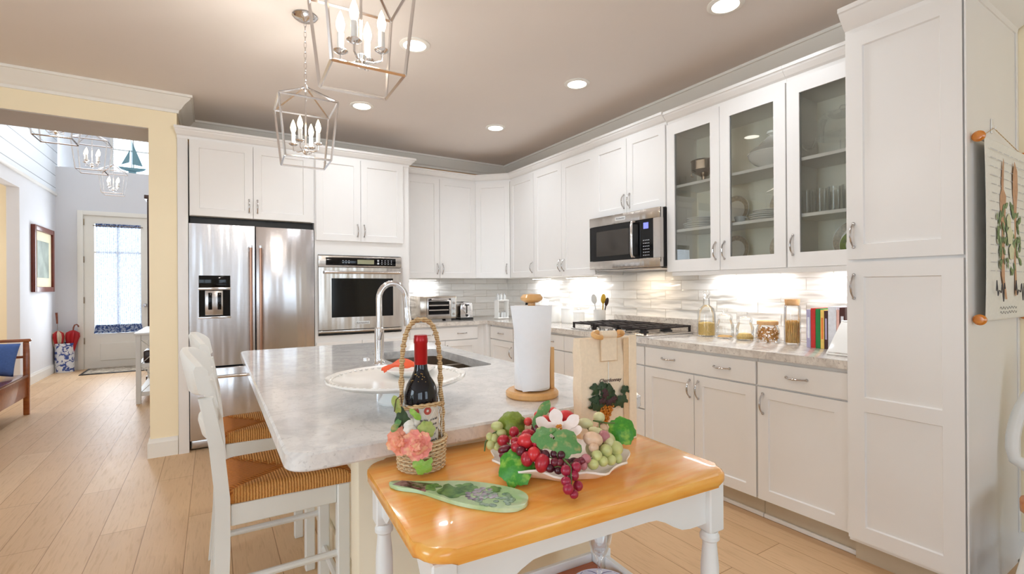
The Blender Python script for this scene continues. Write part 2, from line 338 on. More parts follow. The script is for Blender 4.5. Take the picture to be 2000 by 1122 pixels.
# ------------------------------------------------------------------ mesh helpers
class MB:
    def __init__(s): s.b = bmesh.new(); s.mi = 0
    def _take(s, vs, mat4=None):
        if mat4 is not None: bmesh.ops.transform(s.b, matrix=mat4, verts=vs)
        for f in {f for v in vs for f in v.link_faces}: f.material_index = s.mi
    def poly(s, pts, faces, T=None):
        vs = [s.b.verts.new(p) for p in pts]
        for f in faces:
            try: s.b.faces.new([vs[i] for i in f])
            except ValueError: pass
        s._take(vs, T); return s
    def box(s, x0, x1, y0, y1, z0, z1, bev=0.0, seg=2, T=None):
        r = bmesh.ops.create_cube(s.b, size=1.0); vs = r['verts']
        bmesh.ops.scale(s.b, vec=(abs(x1 - x0), abs(y1 - y0), abs(z1 - z0)), verts=vs)
        bmesh.ops.translate(s.b, vec=((x0 + x1) / 2, (y0 + y1) / 2, (z0 + z1) / 2), verts=vs)
        if bev > 0:
            es = list({e for v in vs for e in v.link_edges})
            r = bmesh.ops.bevel(s.b, geom=es, offset=bev, segments=seg, profile=0.5, affect='EDGES')
            vs = list({v for f in r['faces'] for v in f.verts} | {v for v in vs if v.is_valid})
        s._take(vs, T); return s
    def lathe(s, prof, c=(0, 0, 0), seg=24, T=None, sx=1.0, sy=1.0, wob=0.0, wn=0):
        rings = []; vs = []
        for r, z in prof:
            if r < 1e-6:
                v = s.b.verts.new((c[0], c[1], c[2] + z)); rings.append([v]); vs.append(v)
            else:
                ring = []
                for i in range(seg):
                    a = 2 * PI * i / seg; k = 1 + wob * math.sin(wn * a)
                    v = s.b.verts.new((c[0] + r * k * sx * math.cos(a), c[1] + r * k * sy * math.sin(a), c[2] + z)); ring.append(v)
                rings.append(ring); vs += ring
        for a, b in zip(rings, rings[1:]):
            for i in range(seg):
                j = (i + 1) % seg
                if len(a) == 1 and len(b) == 1: continue
                if len(a) == 1: s.b.faces.new((a[0], b[j], b[i]))
                elif len(b) == 1: s.b.faces.new((a[i], a[j], b[0]))
                else: s.b.faces.new((a[i], a[j], b[j], b[i]))
        s._take(vs, T); return s
    def tube(s, pts, r, seg=8, closed=False, T=None, flat=1.0):
        pts = [Vector(p) for p in pts]; n = len(pts); rings = []; vs = []
        rs = r if isinstance(r, (list, tuple)) else [r] * n
        prev = None
        for i, p in enumerate(pts):
            if closed: d = pts[(i + 1) % n] - pts[i - 1]
            else: d = pts[min(i + 1, n - 1)] - pts[max(i - 1, 0)]
            d.normalize()
            if prev is None:
                a = Vector((0, 0, 1)) if abs(d.z) < 0.9 else Vector((1, 0, 0))
                x = d.cross(a).normalized()
            else:
                x = (prev - d * prev.dot(d)).normalized()
            prev = x; y = d.cross(x)
            ring = [s.b.verts.new(p + (x * math.cos(2 * PI * k / seg) + y * math.sin(2 * PI * k / seg) * flat) * rs[i]) for k in range(seg)]
            rings.append(ring); vs += ring
        m = n if closed else n - 1
        for i in range(m):
            a, b = rings[i], rings[(i + 1) % n]
            for k in range(seg):
                s.b.faces.new((a[k], a[(k + 1) % seg], b[(k + 1) % seg], b[k]))
        if not closed:
            s.b.faces.new(rings[0][::-1]); s.b.faces.new(rings[-1])
        s._take(vs, T); return s
    def ball(s, c, r, seg=14, T=None, sc=(1, 1, 1), rot=None):
        res = bmesh.ops.create_uvsphere(s.b, u_segments=seg, v_segments=max(6, seg * 2 // 3), radius=1.0); vs = res['verts']
        m = Matrix.Translation(Vector(c)) @ (rot.to_4x4() if rot is not None else Matrix()) @ Matrix.Diagonal((r * sc[0], r * sc[1], r * sc[2], 1))
        bmesh.ops.transform(s.b, matrix=m, verts=vs); s._take(vs, T); return s
    def prism(s, outline, z0, z1, T=None, bev=0.0, seg=2):
        n = len(outline)
        lo = [s.b.verts.new((x, y, z0)) for x, y in outline]; hi = [s.b.verts.new((x, y, z1)) for x, y in outline]
        fb = s.b.faces.new(lo[::-1]); ft = s.b.faces.new(hi)
        for i in range(n):
            j = (i + 1) % n; s.b.faces.new((lo[i], lo[j], hi[j], hi[i]))
        vs = lo + hi
        if bev:
            es = list(fb.edges) + list(ft.edges)
            r = bmesh.ops.bevel(s.b, geom=es, offset=bev, segments=seg, profile=0.5, affect='EDGES')
            vs = list({v for f in r['faces'] for v in f.verts} | {v for v in vs if v.is_valid})
        s._take(vs, T); return s
    def sweep(s, prof, path, closed=False, T=None):
        """prof: list of (out, z) closed profile; path: list of (x, y, nx, ny) with mitred outward offset"""
        rings = []; vs = []
        for (x, y, nx, ny) in path:
            ring = [s.b.verts.new((x + nx * o, y + ny * o, z)) for o, z in prof]; rings.append(ring); vs += ring
        m = len(prof)
        for a, b in zip(rings, rings[1:]):
            for k in range(m):
                s.b.faces.new((a[k], a[(k + 1) % m], b[(k + 1) % m], b[k]))
        s.b.faces.new(rings[0][::-1]); s.b.faces.new(rings[-1])
        s._take(vs, T); return s
    def obj(s, name, mats, parent=None, smooth=0.6, loc=None):
        bmesh.ops.recalc_face_normals(s.b, faces=s.b.faces[:])
        me = bpy.data.meshes.new(name); s.b.to_mesh(me); s.b.free()
        for m in (mats if isinstance(mats, (list, tuple)) else [mats]): me.materials.append(M[m] if isinstance(m, str) else m)
        o = bpy.data.objects.new(name, me); COL.objects.link(o)
        if smooth:
            me.shade_smooth(); me.set_sharp_from_angle(angle=smooth)
        if parent is not None:
            L = ROOT[parent.name]; ROOT[o.name] = L
            me.transform(Matrix.Translation(-L)); o.parent = parent
        else:
            L = Vector(loc) if loc is not None else Vector((0, 0, 0))
            ROOT[o.name] = L
            if loc is not None:
                me.transform(Matrix.Translation(-L)); o.location = L
        return o
ROOT = {}
def tag(o, label, cat, group=None, kind=None):
    o['label'] = label; o['category'] = cat
    if group: o['group'] = group
    if kind: o['kind'] = kind
    return o
def struct(o): o['kind'] = 'structure'; return o
def thing(name, label, cat, loc=(0, 0, 0), group=None):
    o = bpy.data.objects.new(name, None); o.empty_display_size = 0.05; COL.objects.link(o)
    o.location = loc; ROOT[o.name] = Vector(loc); tag(o, label, cat, group); return o
def kids(o): return [c for c in bpy.data.objects if c.parent == o]
def copy_tree(o, parent=None):
    c = o.copy(); COL.objects.link(c); ROOT[c.name] = ROOT[o.name]
    if parent is not None: c.parent = parent
    for ch in kids(o): copy_tree(ch, c)
    return c
def dup(o, loc, label, rz=None, group=None):
    c = copy_tree(o); c.location = loc; c['label'] = label
    if rz is not None: c.rotation_euler = (0, 0, rz)
    if group: c['group'] = group
    return c
def text(s, name, body, size, mat, parent, T, extrude=0.0005, align='CENTER'):
    cu = bpy.data.curves.new('lettering', 'FONT'); cu.body = body; cu.size = size; cu.extrude = extrude; cu.align_x = align; cu.align_y = 'CENTER'; cu.resolution_u = 3
    if s: cu.shear = s
    to = bpy.data.objects.new('lettering', cu); COL.objects.link(to)
    bpy.context.view_layer.update()
    me = bpy.data.meshes.new_from_object(to.evaluated_get(bpy.context.evaluated_depsgraph_get()))
    bpy.data.objects.remove(to); bpy.data.curves.remove(cu)
    me.name = name; me.materials.clear(); me.materials.append(M[mat])
    me.transform(Matrix.Translation(-ROOT[parent.name]) @ T)
    o = bpy.data.objects.new(name, me); COL.objects.link(o); o.parent = parent; ROOT[o.name] = ROOT[parent.name]
    return o
# frames: columns are u (to the viewer's right), v (up), n (towards the viewer)
def frame_right(x, y, z): return Matrix(((0, 0, -1, x), (-1, 0, 0, y), (0, 1, 0, z), (0, 0, 0, 1)))
def frame_back(x, y, z): return Matrix(((1, 0, 0, x), (0, 0, -1, y), (0, 1, 0, z), (0, 0, 0, 1)))
def frame_dir(p, u, n):
    u = Vector(u).normalized(); n = Vector(n).normalized(); v = Vector((0, 0, 1))
    return Matrix(((u.x, v.x, n.x, p[0]), (u.y, v.y, n.y, p[1]), (u.z, v.z, n.z, p[2]), (0, 0, 0, 1)))

# ------------------------------------------------------------------ structure of the rooms
CEIL = 2.74
def slab(name, mat, *a): return struct(MB().box(*a).obj(name, mat, smooth=0))
slab('floor', 'floor_planks', -7.6, 0.12, -9.1, 5.25, -0.08, 0.0)
slab('ceiling', 'ceiling', -7.6, 0.12, -9.1, 0.0, CEIL, CEIL + 0.1)
slab('wall_right', 'wall_shade_gold', 0.0, 0.12, -4.10, 0.12, 0.0, CEIL)
slab('wall_back', 'wall_shade_gold', -3.34, 0.0, 0.0, 0.12, 0.0, CEIL)
slab('wall_dining', 'wall_yellow', 0.0, 0.12, -9.1, -4.10, 0.0, CEIL)
# wall with the opening to the foyer: pier beside the fridge, header over the opening, rest of the wall
slab('wall_pier', 'wall_yellow', -3.515, -3.34, -0.62, 0.12, 0.0, CEIL)
slab('wall_header', 'wall_yellow', -7.6, -3.515, -0.62, -0.20, 2.475, CEIL)
slab('wall_left_stub', 'wall_yellow', -7.6, -5.9, -0.62, -0.20, 0.0, 2.475)
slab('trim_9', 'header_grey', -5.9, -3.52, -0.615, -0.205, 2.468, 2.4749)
# foyer shell
def foyer_wall_left():
    b = MB()
    b.box(-5.31, -5.19, -0.20, 1.55, 0.0, 2.77); b.box(-5.31, -5.19, 3.36, 5.12, 0.0, 2.77); b.box(-5.31, -5.19, 1.55, 3.36, 2.57, 2.77)
    struct(b.obj('wall_foyer_left', 'wall_foyer', smooth=0))
    struct(MB().box(-5.30, -5.185, -0.20, 5.12, 2.77, 4.2).obj('wall_foyer_shiplap', 'shiplap', smooth=0))
    struct(MB().box(-5.19, -5.165, -0.2, 5.0, 2.735, 2.775, 0.004).obj('trim_1', 'trim_white'))
foyer_wall_left()
def foyer_wall_back():
    b = MB()
    b.box(-5.19, -4.90, 5.0, 5.12, 0.0, 3.2); b.box(-3.97, -3.34, 5.0, 5.12, 0.0, 3.2); b.box(-4.90, -3.97, 5.0, 5.12, 2.53, 3.2)
    struct(b.obj('wall_foyer_back', 'wall_foyer', smooth=0))
    b = MB()   # window wall set back above a ledge
    b.box(-5.19, -4.56, 5.25, 5.35, 3.2, 4.2); b.box(-3.95, -3.34, 5.25, 5.35, 3.2, 4.2); b.box(-4.56, -3.95, 5.25, 5.35, 3.9, 4.2)
    b.box(-5.19, -3.34, 5.121, 5.35, 3.1, 3.2)
    struct(b.obj('wall_foyer_upper', 'wall_foyer', smooth=0))
foyer_wall_back()
slab('wall_foyer_right', 'wall_foyer', -3.46, -3.34, 0.12, 5.0, 0.0, 4.2)
slab('ceiling_foyer', 'wall_foyer', -5.31, -3.34, -0.2, 5.35, 4.2, 4.3)
slab('wall_foyer_front', 'wall_foyer', -5.31, -3.34, -0.32, -0.20, CEIL + 0.1, 4.2)
# yellow room seen through the foyer's left opening
slab('wall_side_room', 'wall_yellow', -7.1, -7.0, -0.2, 5.12, 0.0, 2.9)
slab('wall_side_room_back', 'wall_yellow', -7.0, -5.31, 3.62, 3.74, 0.0, 2.9)
slab('ceiling_side_room', 'ceiling', -7.1, -5.31, -0.2, 5.12, 2.9, 3.0)
# living room behind the camera: three windows at the back, two on the left
def window_wall(name, wins, axis, c0, c1, lo, hi, mat):
    b = MB(); cuts = sorted(wins); e = lo
    def bx(a0, a1, z0, z1):
        if axis == 'x': b.box(a0, a1, c0, c1, z0, z1)
        else: b.box(c0, c1, a0, a1, z0, z1)
    for w0, w1 in cuts:
        bx(e, w0, 0, CEIL); bx(w0, w1, 0, 0.6); bx(w0, w1, 2.5, CEIL); e = w1
    bx(e, hi, 0, CEIL); struct(b.obj(name, mat, smooth=0))
WN = [2]
def window(axis, c, w0, w1, z0, z1, bars=True):
    b = MB(); t = 0.05
    def bx(a0, a1, za, zb, d=0.03):
        if axis == 'x': b.box(a0, a1, c - d, c + d, za, zb, 0.004)
        else: b.box(c - d, c + d, a0, a1, za, zb, 0.004)
    bx(w0, w0 + t, z0, z1); bx(w1 - t, w1, z0, z1); bx(w0 + t, w1 - t, z0, z0 + t); bx(w0 + t, w1 - t, z1 - t, z1)
    if bars:
        m = (w0 + w1) / 2; h = (z0 + z1) / 2
        bx(m - 0.012, m + 0.012, z0 + t, z1 - t, 0.015); bx(w0 + t, w1 - t, h - 0.015, h + 0.015, 0.014)
    f = struct(b.obj('window_%d' % WN[0], 'trim_white')); WN[0] += 1
    g = MB()
    if axis == 'x': g.box(w0 + t, w1 - t, c - 0.003, c + 0.003, z0 + t, z1 - t)
    else: g.box(c - 0.003, c + 0.003, w0 + t, w1 - t, z0 + t, z1 - t)
    g.obj('window_pane', 'window_glass', f, smooth=0)
RW = [(-7.0, -5.4), (-5.3, -3.9), (-2.1, -0.5)]
window_wall('wall_rear', RW, 'x', -9.1, -8.98, -7.6, 0.0, 'wall_living')
for a, b_ in RW: window('x', -9.03, a, b_, 0.6, 2.5)
LW = [(-5.4, -3.6)]
window_wall('wall_left', LW, 'y', -7.6, -7.48, -9.1, -0.2, 'wall_living')
for a, b_ in LW: window('y', -7.53, a, b_, 0.6, 2.5)
# foyer transom window
f = MB()
for a in ((-4.56, -4.52, 5.27, 5.33, 3.2, 3.9), (-3.99, -3.95, 5.27, 5.33, 3.2, 3.9), (-4.52, -3.99, 5.27, 5.33, 3.2, 3.24), (-4.52, -3.99, 5.27, 5.33, 3.86, 3.9), (-4.265, -4.245, 5.285, 5.315, 3.24, 3.86), (-4.52, -3.99, 5.285, 5.315, 3.62, 3.64)): f.box(*a)
f = struct(f.obj('window_1', 'trim_white', smooth=0))
MB().box(-4.52, -3.99, 5.298, 5.302, 3.24, 3.86).obj('window_pane', 'window_glass', f, smooth=0)

# crown mouldings and baseboards
CR = [(0.0, -0.125), (0.012, -0.125), (0.016, -0.105), (0.03, -0.095), (0.055, -0.06), (0.085, -0.035), (0.095, -0.02), (0.105, -0.018), (0.105, 0.0), (0.0, 0.0)]
def crown(name, path, mat, z=CEIL, prof=CR): return struct(MB().sweep([(o, z + h) for o, h in prof], path).obj(name, mat, smooth=0.3))
crown('trim_2', [(-7.48, -0.62, 0, -1), (-3.34, -0.62, 1, -1), (-3.34, 0.0, 1, -1), (0.0, 0.0, -1, -1), (0.0, -4.058, -1, 0)], 'trim_white')
crown('trim_3', [(0.0, -4.472, -1, 0), (0.0, -9.0, -1, 0)], 'trim_white')
BB = [(0.0, 0.0), (0.016, 0.0), (0.016, 0.11), (0.010, 0.125), (0.008, 0.14), (0.0, 0.14)]
def base(name, path): return struct(MB().sweep(BB, path).obj(name, 'trim_white', smooth=0.3))
base('baseboard_pier', [(-3.515, -0.205, -1, 0), (-3.515, -0.62, -1, -1), (-3.342, -0.62, 0, -1)])
base('baseboard_dining', [(0.0, -4.472, -1, 0), (0.0, -9.0, -1, 0)])
base('baseboard_foyer_left', [(-5.19, 3.37, 1, 0), (-5.19, 5.0, 1, -1), (-4.93, 5.0, 0, -1)])
# tiled backsplash (L shaped skin on the two walls)
b = MB(); b.box(-0.010, -0.0005, -4.055, -0.0005, 0.9145, 1.42); b.box(-1.497, -0.010, -0.010, -0.0005, 0.9145, 1.42)
struct(b.obj('trim_4', 'wavy_tile', smooth=0))
# front door
def front_door():
    b = MB()
    for a in ((-4.93, -4.86, 4.965, 5.0, 0, 2.53), (-4.01, -3.94, 4.965, 5.0, 0, 2.53), (-4.86, -4.01, 4.965, 5.0, 2.46, 2.53)): b.box(*a, 0.005)
    for a in ((-4.90, -4.8565, 5.001, 5.10, 0, 2.529), (-4.0135, -3.97, 5.001, 5.10, 0, 2.529), (-4.8565, -4.0135, 5.001, 5.10, 2.4565, 2.529), (-4.8565, -4.0135, 5.001, 5.10, 0.0, 0.0135), (-4.858, -4.838, 5.0515, 5.075, 0, 2.457), (-4.033, -4.013, 5.0515, 5.075, 0, 2.457), (-4.838, -4.033, 5.0515, 5.075, 2.43, 2.457)): b.box(*a)
    struct(b.obj('trim_5', 'door_white'))
    b = MB(); y0, y1 = 5.005, 5.05
    b.box(-4.855, -4.73, y0, y1, 0.015, 2.455); b.box(-4.135, -4.015, y0, y1, 0.015, 2.455); b.box(-4.73, -4.135, y0, y1, 2.33, 2.455); b.box(-4.73, -4.135, y0, y1, 0.015, 0.56)
    # raised panel under the light
    b.box(-4.66, -4.20, y0 - 0.008, y0, 0.12, 0.40, 0.006)
    d = struct(b.obj('door_1', 'door_white', smooth=0))
    MB().box(-4.73, -4.135, 5.02, 5.03, 0.56, 2.33).obj('door_pane', 'window_glass', d, smooth=0)
    g = MB(); g.box(-4.445, -4.42, 5.01, 5.04, 0.56, 2.33); g.box(-4.73, -4.135, 5.012, 5.038, 1.86, 1.885); g.obj('glazing_bar', 'door_white', d, smooth=0)
    for z in (0.4, 1.05, 1.7, 2.3):
        MB().box(-4.866, -4.848, 4.985, 5.006, z, z + 0.1, 0.003).obj('hinge', 'hinge', d)
    k = MB(); k.lathe([(0, 0), (0.03, 0), (0.03, 0.01), (0.012, 0.015), (0.012, 0.04), (0.03, 0.05), (0.032, 0.07), (0.02, 0.085), (0, 0.088)], seg=16, T=Matrix.Translation((-4.07, 5.005, 1.0)) @ Matrix.Rotation(PI / 2, 4, 'X'))
    k.obj('door_knob', 'nickel', d)
front_door()

# ------------------------------------------------------------------ cabinetry
def panel_mesh(mb, T, u0, v0, w, h, t=0.02, fr=0.058, rec=0.009, sl=0.004, mid=None):
    """shaker door: raised frame with a sloped edge down to a recessed panel (one closed mesh); mid = extra rail (v0, v1)"""
    if fr is None:
        mb.box(u0, u0 + w, v0, v0 + h, 0, t, 0.0025, 1, T=T); return
    holes = [(v0 + fr, v0 + h - fr)] if mid is None else [(v0 + fr, mid[0]), (mid[1], v0 + h - fr)]
    mb.box(u0, u0 + fr, v0, v0 + h, 0, t, T=T); mb.box(u0 + w - fr, u0 + w, v0, v0 + h, 0, t, T=T)
    e = v0
    for a, b_ in holes:
        mb.box(u0 + fr, u0 + w - fr, e, a, 0, t, T=T); e = b_
        x0, x1 = u0 + fr, u0 + w - fr; d = t - rec
        pts = [(x0, a, t), (x1, a, t), (x1, b_, t), (x0, b_, t), (x0 + sl, a + sl, d), (x1 - sl, a + sl, d), (x1 - sl, b_ - sl, d), (x0 + sl, b_ - sl, d),
               (x0, a, 0), (x1, a, 0), (x1, b_, 0), (x0, b_, 0)]
        mb.poly(pts, [(0, 1, 5, 4), (1, 2, 6, 5), (2, 3, 7, 6), (3, 0, 4, 7), (4, 5, 6, 7), (8, 9, 10, 11)], T)
    mb.box(u0 + fr, u0 + w - fr, e, v0 + h, 0, t, T=T)

def pull(parent, T, u, v, L=0.105, vert=True, out=0.028, t=0.02, mat='nickel'):
    mb = MB(); pts = []; rs = []
    for i in range(13):
        s = i / 12 * 2 - 1
        k = 1 - abs(s) ** 2.6
        a = s * L / 2; n = t + 0.002 + out * k
        pts.append((u, v + a, n) if vert else (u + a, v, n)); rs.append(0.0036 + 0.0022 * (1 - abs(s)) + (0.002 if abs(s) > 0.95 else 0))
    mb.tube(pts, rs, 8, T=T)
    for s in (-1, 1):
        c = (u, v + s * L / 2, t) if vert else (u + s * L / 2, v, t)
        mb.lathe([(0.0, 0.0), (0.0075, 0.0), (0.0075, 0.003), (0.004, 0.008), (0, 0.009)], c, 10, T=T)
    return mb.obj('handle', mat, parent)

def door(root, T, u0, v0, w, h, hnd=None, name='door', fr=0.058, mid=None, L=0.105, vert=True, mat='cabinet'):
    g = 0.0018; mb = MB(); panel_mesh(mb, T, u0 + g, v0 + g, w - 2 * g, h - 2 * g, fr=fr, mid=mid)
    d = mb.obj(name, mat, root, smooth=0.15)
    if hnd is not None:
        for hh in (hnd if isinstance(hnd, list) else [hnd]): pull(d, T, hh[0], hh[1], L, vert)
    return d

CAB_CR = [(-0.004, -0.002), (0.004, 0.0), (0.006, 0.02), (0.022, 0.028), (0.045, 0.052), (0.05, 0.062), (0.058, 0.064), (0.058, 0.082), (-0.004, 0.082)]
def cab_crown(root, z, path, prof=CAB_CR): return MB().sweep([(o, z + h) for o, h in prof], path).obj('crown_molding', 'cabinet', root, smooth=0.3)

ZB, ZT = 1.365, 2.428       # wall cabinets
XF = -0.315                 # their carcass front; door faces at -0.335
def carcass(root, x0, x1, y0, y1, z0, z1, name='body', mat='cabinet'):
    return MB().box(x0, x1, y0, y1, z0, z1).obj(name, mat, root, smooth=0)

# right wall, wall cabinets (from the corner outwards)
def wall_cab_right(name, label, y0, y1, z0, z1, doors, xf=XF, hz=0.10, crown_on=True, cz=None):
    r = thing(name, label, 'cabinet', (xf, (y0 + y1) / 2, z0), 'white wall cabinets')
    carcass(r, xf, -0.0115, y1 + 0.0005, y0 - 0.0005, z0, z1 + 0.02)
    T = frame_right(xf, y0, z0)
    for (a, w, side) in doors:
        hu = a + (w - 0.03 if side == 'r' else 0.03)
        door(r, T, a, 0, w, z1 - z0, (hu, hz + 0.0))
    if crown_on: cab_crown(r, z1, [(xf, y0, -1, 0), (xf, y1, -1, 0)])
    return r
wall_cab_right('wall_cabinet', 'narrow white one-door wall cabinet just right of the angled corner cabinet', -0.612, -1.072, ZB, ZT, [(0, 0.46, 'r')])
wall_cab_right('wall_cabinet', 'tall white two-door wall cabinet just left of the microwave', -1.073, -2.000, ZB, ZT, [(0, 0.462, 'r'), (0.462, 0.464, 'l')])
wall_cab_right('wall_cabinet', 'short white two-door wall cabinet above the microwave', -2.001, -2.762, 1.835, ZT, [(0, 0.38, 'r'), (0.38, 0.38, 'l')], xf=-0.325)

# angled corner cabinet
def corner_cab():
    r = thing('corner_wall_cabinet', 'angled white one-door wall cabinet filling the kitchen corner', 'cabinet', (-0.45, -0.45, ZB), 'white wall cabinets')
    P = [(-0.611, -0.0115), (-0.611, -0.316), (-0.316, -0.611), (-0.0115, -0.611), (-0.0115, -0.0115)]
    MB().prism(P, ZB, ZT + 0.02).obj('body', 'cabinet', r, smooth=0)
    u = Vector((1, -1, 0)).normalized(); n = Vector((-1, -1, 0)).normalized()
    T = frame_dir((-0.611, -0.316, ZB), u, n); w = 0.295 * math.sqrt(2)
    door(r, T, 0.012, 0, w - 0.024, ZT - ZB, (w - 0.05, 0.10))
    k = math.tan(PI / 8)
    cab_crown(r, ZT, [(-0.611, -0.315, -k, -1), (-0.315, -0.611, -1, -k)])
corner_cab()

# back wall, wall cabinet
def wall_cab_back(name, label, x0, x1, z0, z1, doors, yf, hz=0.10, path=None, cat_group='white wall cabinets', yb=-0.0115):
    r = thing(name, label, 'cabinet', ((x0 + x1) / 2, yf, z0), cat_group)
    carcass(r, x0 + 0.0005, x1 - 0.0005, yf, yb, z0, z1 + 0.02)
    T = frame_back(x0, yf, z0)
    for (a, w, side) in doors:
        hu = a + (w - 0.03 if side == 'r' else 0.03)
        door(r, T, a, 0, w, z1 - z0, (hu, hz))
    if path: cab_crown(r, z1, path)
    return r
wall_cab_back('wall_cabinet', 'white two-door wall cabinet above the toaster oven', -1.496, -0.612, ZB, ZT, [(0.06, 0.39, 'r'), (0.45, 0.434, 'l')], XF, path=[(-1.4955, XF, 0, -1), (-0.611, XF, 0, -1)])
YF = -0.64
fridge_cab = wall_cab_back('fridge_cabinet', 'white two-door cabinet right above the stainless steel refrigerator', -3.262, -2.356, 1.835, 2.425, [(0.004, 0.432, 'r'), (0.436, 0.442, 'l')], YF, path=[(-3.338, YF, -0.3, -1), (-2.356, YF, 0, -1)])
# fridge side panel
MB().box(-3.338, -3.270, -0.645, -0.002, 0.0, 2.424, 0.002).obj('side_panel', 'cabinet', fridge_cab)
# oven tower
def oven_tower():
    r = thing('oven_cabinet', 'tall white cabinet tower that holds the built-in wall oven', 'cabinet', (-1.93, -0.33, 0))
    b = MB(); x0, x1 = -2.3545, -1.4985
    b.box(x0, x0 + 0.026, YF, -0.0115, 0.1, 2.445); b.box(x1 - 0.083, x1, YF, -0.0115, 0.1, 2.445)
    b.box(x0 + 0.026, x1 - 0.083, YF, -0.0115, 1.56, 2.445); b.box(x0 + 0.026, x1 - 0.083, YF, -0.0115, 0.1, 0.845)
    b.box(x0, x1, YF + 0.07, -0.0115, 0.0, 0.1)
    b.obj('body', 'cabinet', r, smooth=0)
    T = frame_back(x0, YF, 0)
    door(r, T, 0.008, 1.685, 0.386, 0.745, (0.364, 1.685 + 0.10)); door(r, T, 0.394, 1.685, 0.402, 0.745, (0.424, 1.685 + 0.10))
    door(r, T, 0.008, 0.13, 0.392, 0.66, (0.37, 0.70)); door(r, T, 0.40, 0.13, 0.396, 0.66, (0.43, 0.70))
    cab_crown(r, 2.425, [(x0, YF, 0, -1), (x1, YF, 1, -1), (x1, -0.40, 1, 0)])
oven_tower()

# glass-front cabinets with shelves
def glass_cab(label, y0, y1, doors, posts):
    r = thing('glass_front_cabinet', label, 'cabinet', (XF, (y0 + y1) / 2, ZB), 'glass-front wall cabinets')
    b = MB(); t = 0.018; xb = -0.0115
    z0, z1 = ZB, ZT - 0.01
    b.box(XF, xb, y0 - t, y0 - 0.0005, z0, z1); b.box(XF, xb, y1 + 0.0005, y1 + t, z0, z1)
    b.box(XF, xb, y1 + t, y0 - t, z0, z0 + 0.03); b.box(XF, xb, y1 + t, y0 - t, z1 - 0.06, z1 + 0.03)
    b.obj('body', 'cabinet', r, smooth=0)
    MB().box(xb - 0.010, xb - 0.0005, y1 + t, y0 - t, z0 + 0.03, z1 - 0.06).obj('back_panel', 'cabinet_inside', r, smooth=0)
    for z in (1.645, 1.960):
        MB().box(XF + 0.012, xb - 0.0105, y1 + t + 0.001, y0 - t - 0.001, z, z + 0.02, 0.002, 1).obj('shelf', 'cabinet', r, smooth=0)
    T = frame_right(XF, y0, z0)
    for (a, w, side) in doors:
        g = 0.002; f0 = 0.068; hh = z1 - z0 + 0.0; d = MB(); u0 = a + g; w2 = w - 2 * g
        d.box(u0, u0 + f0, 0, hh, 0, 0.02, T=T); d.box(u0 + w2 - f0, u0 + w2, 0, hh, 0, 0.02, T=T)
        d.box(u0 + f0, u0 + w2 - f0, 0, 0.082, 0, 0.02, T=T); d.box(u0 + f0, u0 + w2 - f0, hh - 0.082, hh, 0, 0.02, T=T)
        dd = d.obj('door', 'cabinet', r, smooth=0)
        MB().box(u0 + f0, u0 + w2 - f0, 0.082, hh - 0.082, 0.006, 0.010, T=T).obj('glass_pane', 'pane_glass', dd, smooth=0)
        pull(dd, T, u0 + (w2 - 0.03 if side == 'r' else 0.03), 0.125, 0.11)
    cab_crown(r, ZT - 0.005, [(XF, y0, -1, 0), (XF, y1, -1, 0)])
glass_cab('wide white glass-front wall cabinet with two doors, right of the microwave', -2.763, -3.612, [(0.0, 0.428, 'r'), (0.428, 0.421, 'l')], 0)
glass_cab('narrow white glass-front wall cabinet with one door beside the tall pantry', -3.613, -4.054, [(0.004, 0.437, 'l')], 0)
# light rail under the glass cabinets
tag(MB().box(-0.326, -0.31, -4.053, -2.80, 1.335, 1.3645, 0.002).obj('light_rail', 'cabinet', loc=(-0.32, -3.4, 1.34)), 'thin white rail along the bottom edge of the glass-front cabinets', 'trim')

# tall pantry
def pantry():
    r = thing('pantry_cabinet', 'tall white pantry cabinet with a small upper and a long lower door', 'cabinet', (-0.33, -4.26, 0))
    b = MB(); b.box(-0.64, -0.001, -4.468, -4.0565, 0.1, 2.40); b.box(-0.57, -0.001, -4.468, -4.0565, 0.0, 0.1)
    b.box(-0.64, -0.62, -4.469, -4.45, 0.0, 0.1)
    b.obj('body', 'cabinet', r, smooth=0)
    b = MB(); b.box(-0.635, -0.001, -4.4725, -4.4685, 0.02, 2.40); b.box(-0.662, -0.632, -4.474, -4.468, 0.0, 2.40, 0.002); b.box(-0.03, -0.001, -4.477, -4.4725, 0.14, 2.40, 0.002)
    b.obj('side_panel', 'cabinet', r, smooth=0)
    T = frame_right(-0.64, -4.0565, 0)
    w = 0.405
    door(r, T, 0.002, 1.375, w, 1.02, (0.032, 1.375 + 0.11), fr=0.066)
    door(r, T, 0.002, 0.118, w, 1.248, (0.032, 1.255), fr=0.066, mid=(0.70, 0.762))
    CP = [(-0.004, -0.005), (0.004, -0.003), (0.008, 0.02), (0.025, 0.03), (0.06, 0.068), (0.068, 0.082), (0.078, 0.085), (0.078, 0.105), (-0.004, 0.105)]
    cab_crown(r, 2.395, [(-0.645, -4.0565, -1, 0), (-0.645, -4.4725, -1, -1), (-0.01, -4.4725, 0, -1)], CP)
    b = MB().box(-0.585, -0.57, -4.468, -4.0575, 0.0, 0.1).obj('toe_kick', 'toekick', r, smooth=0)
pantry()

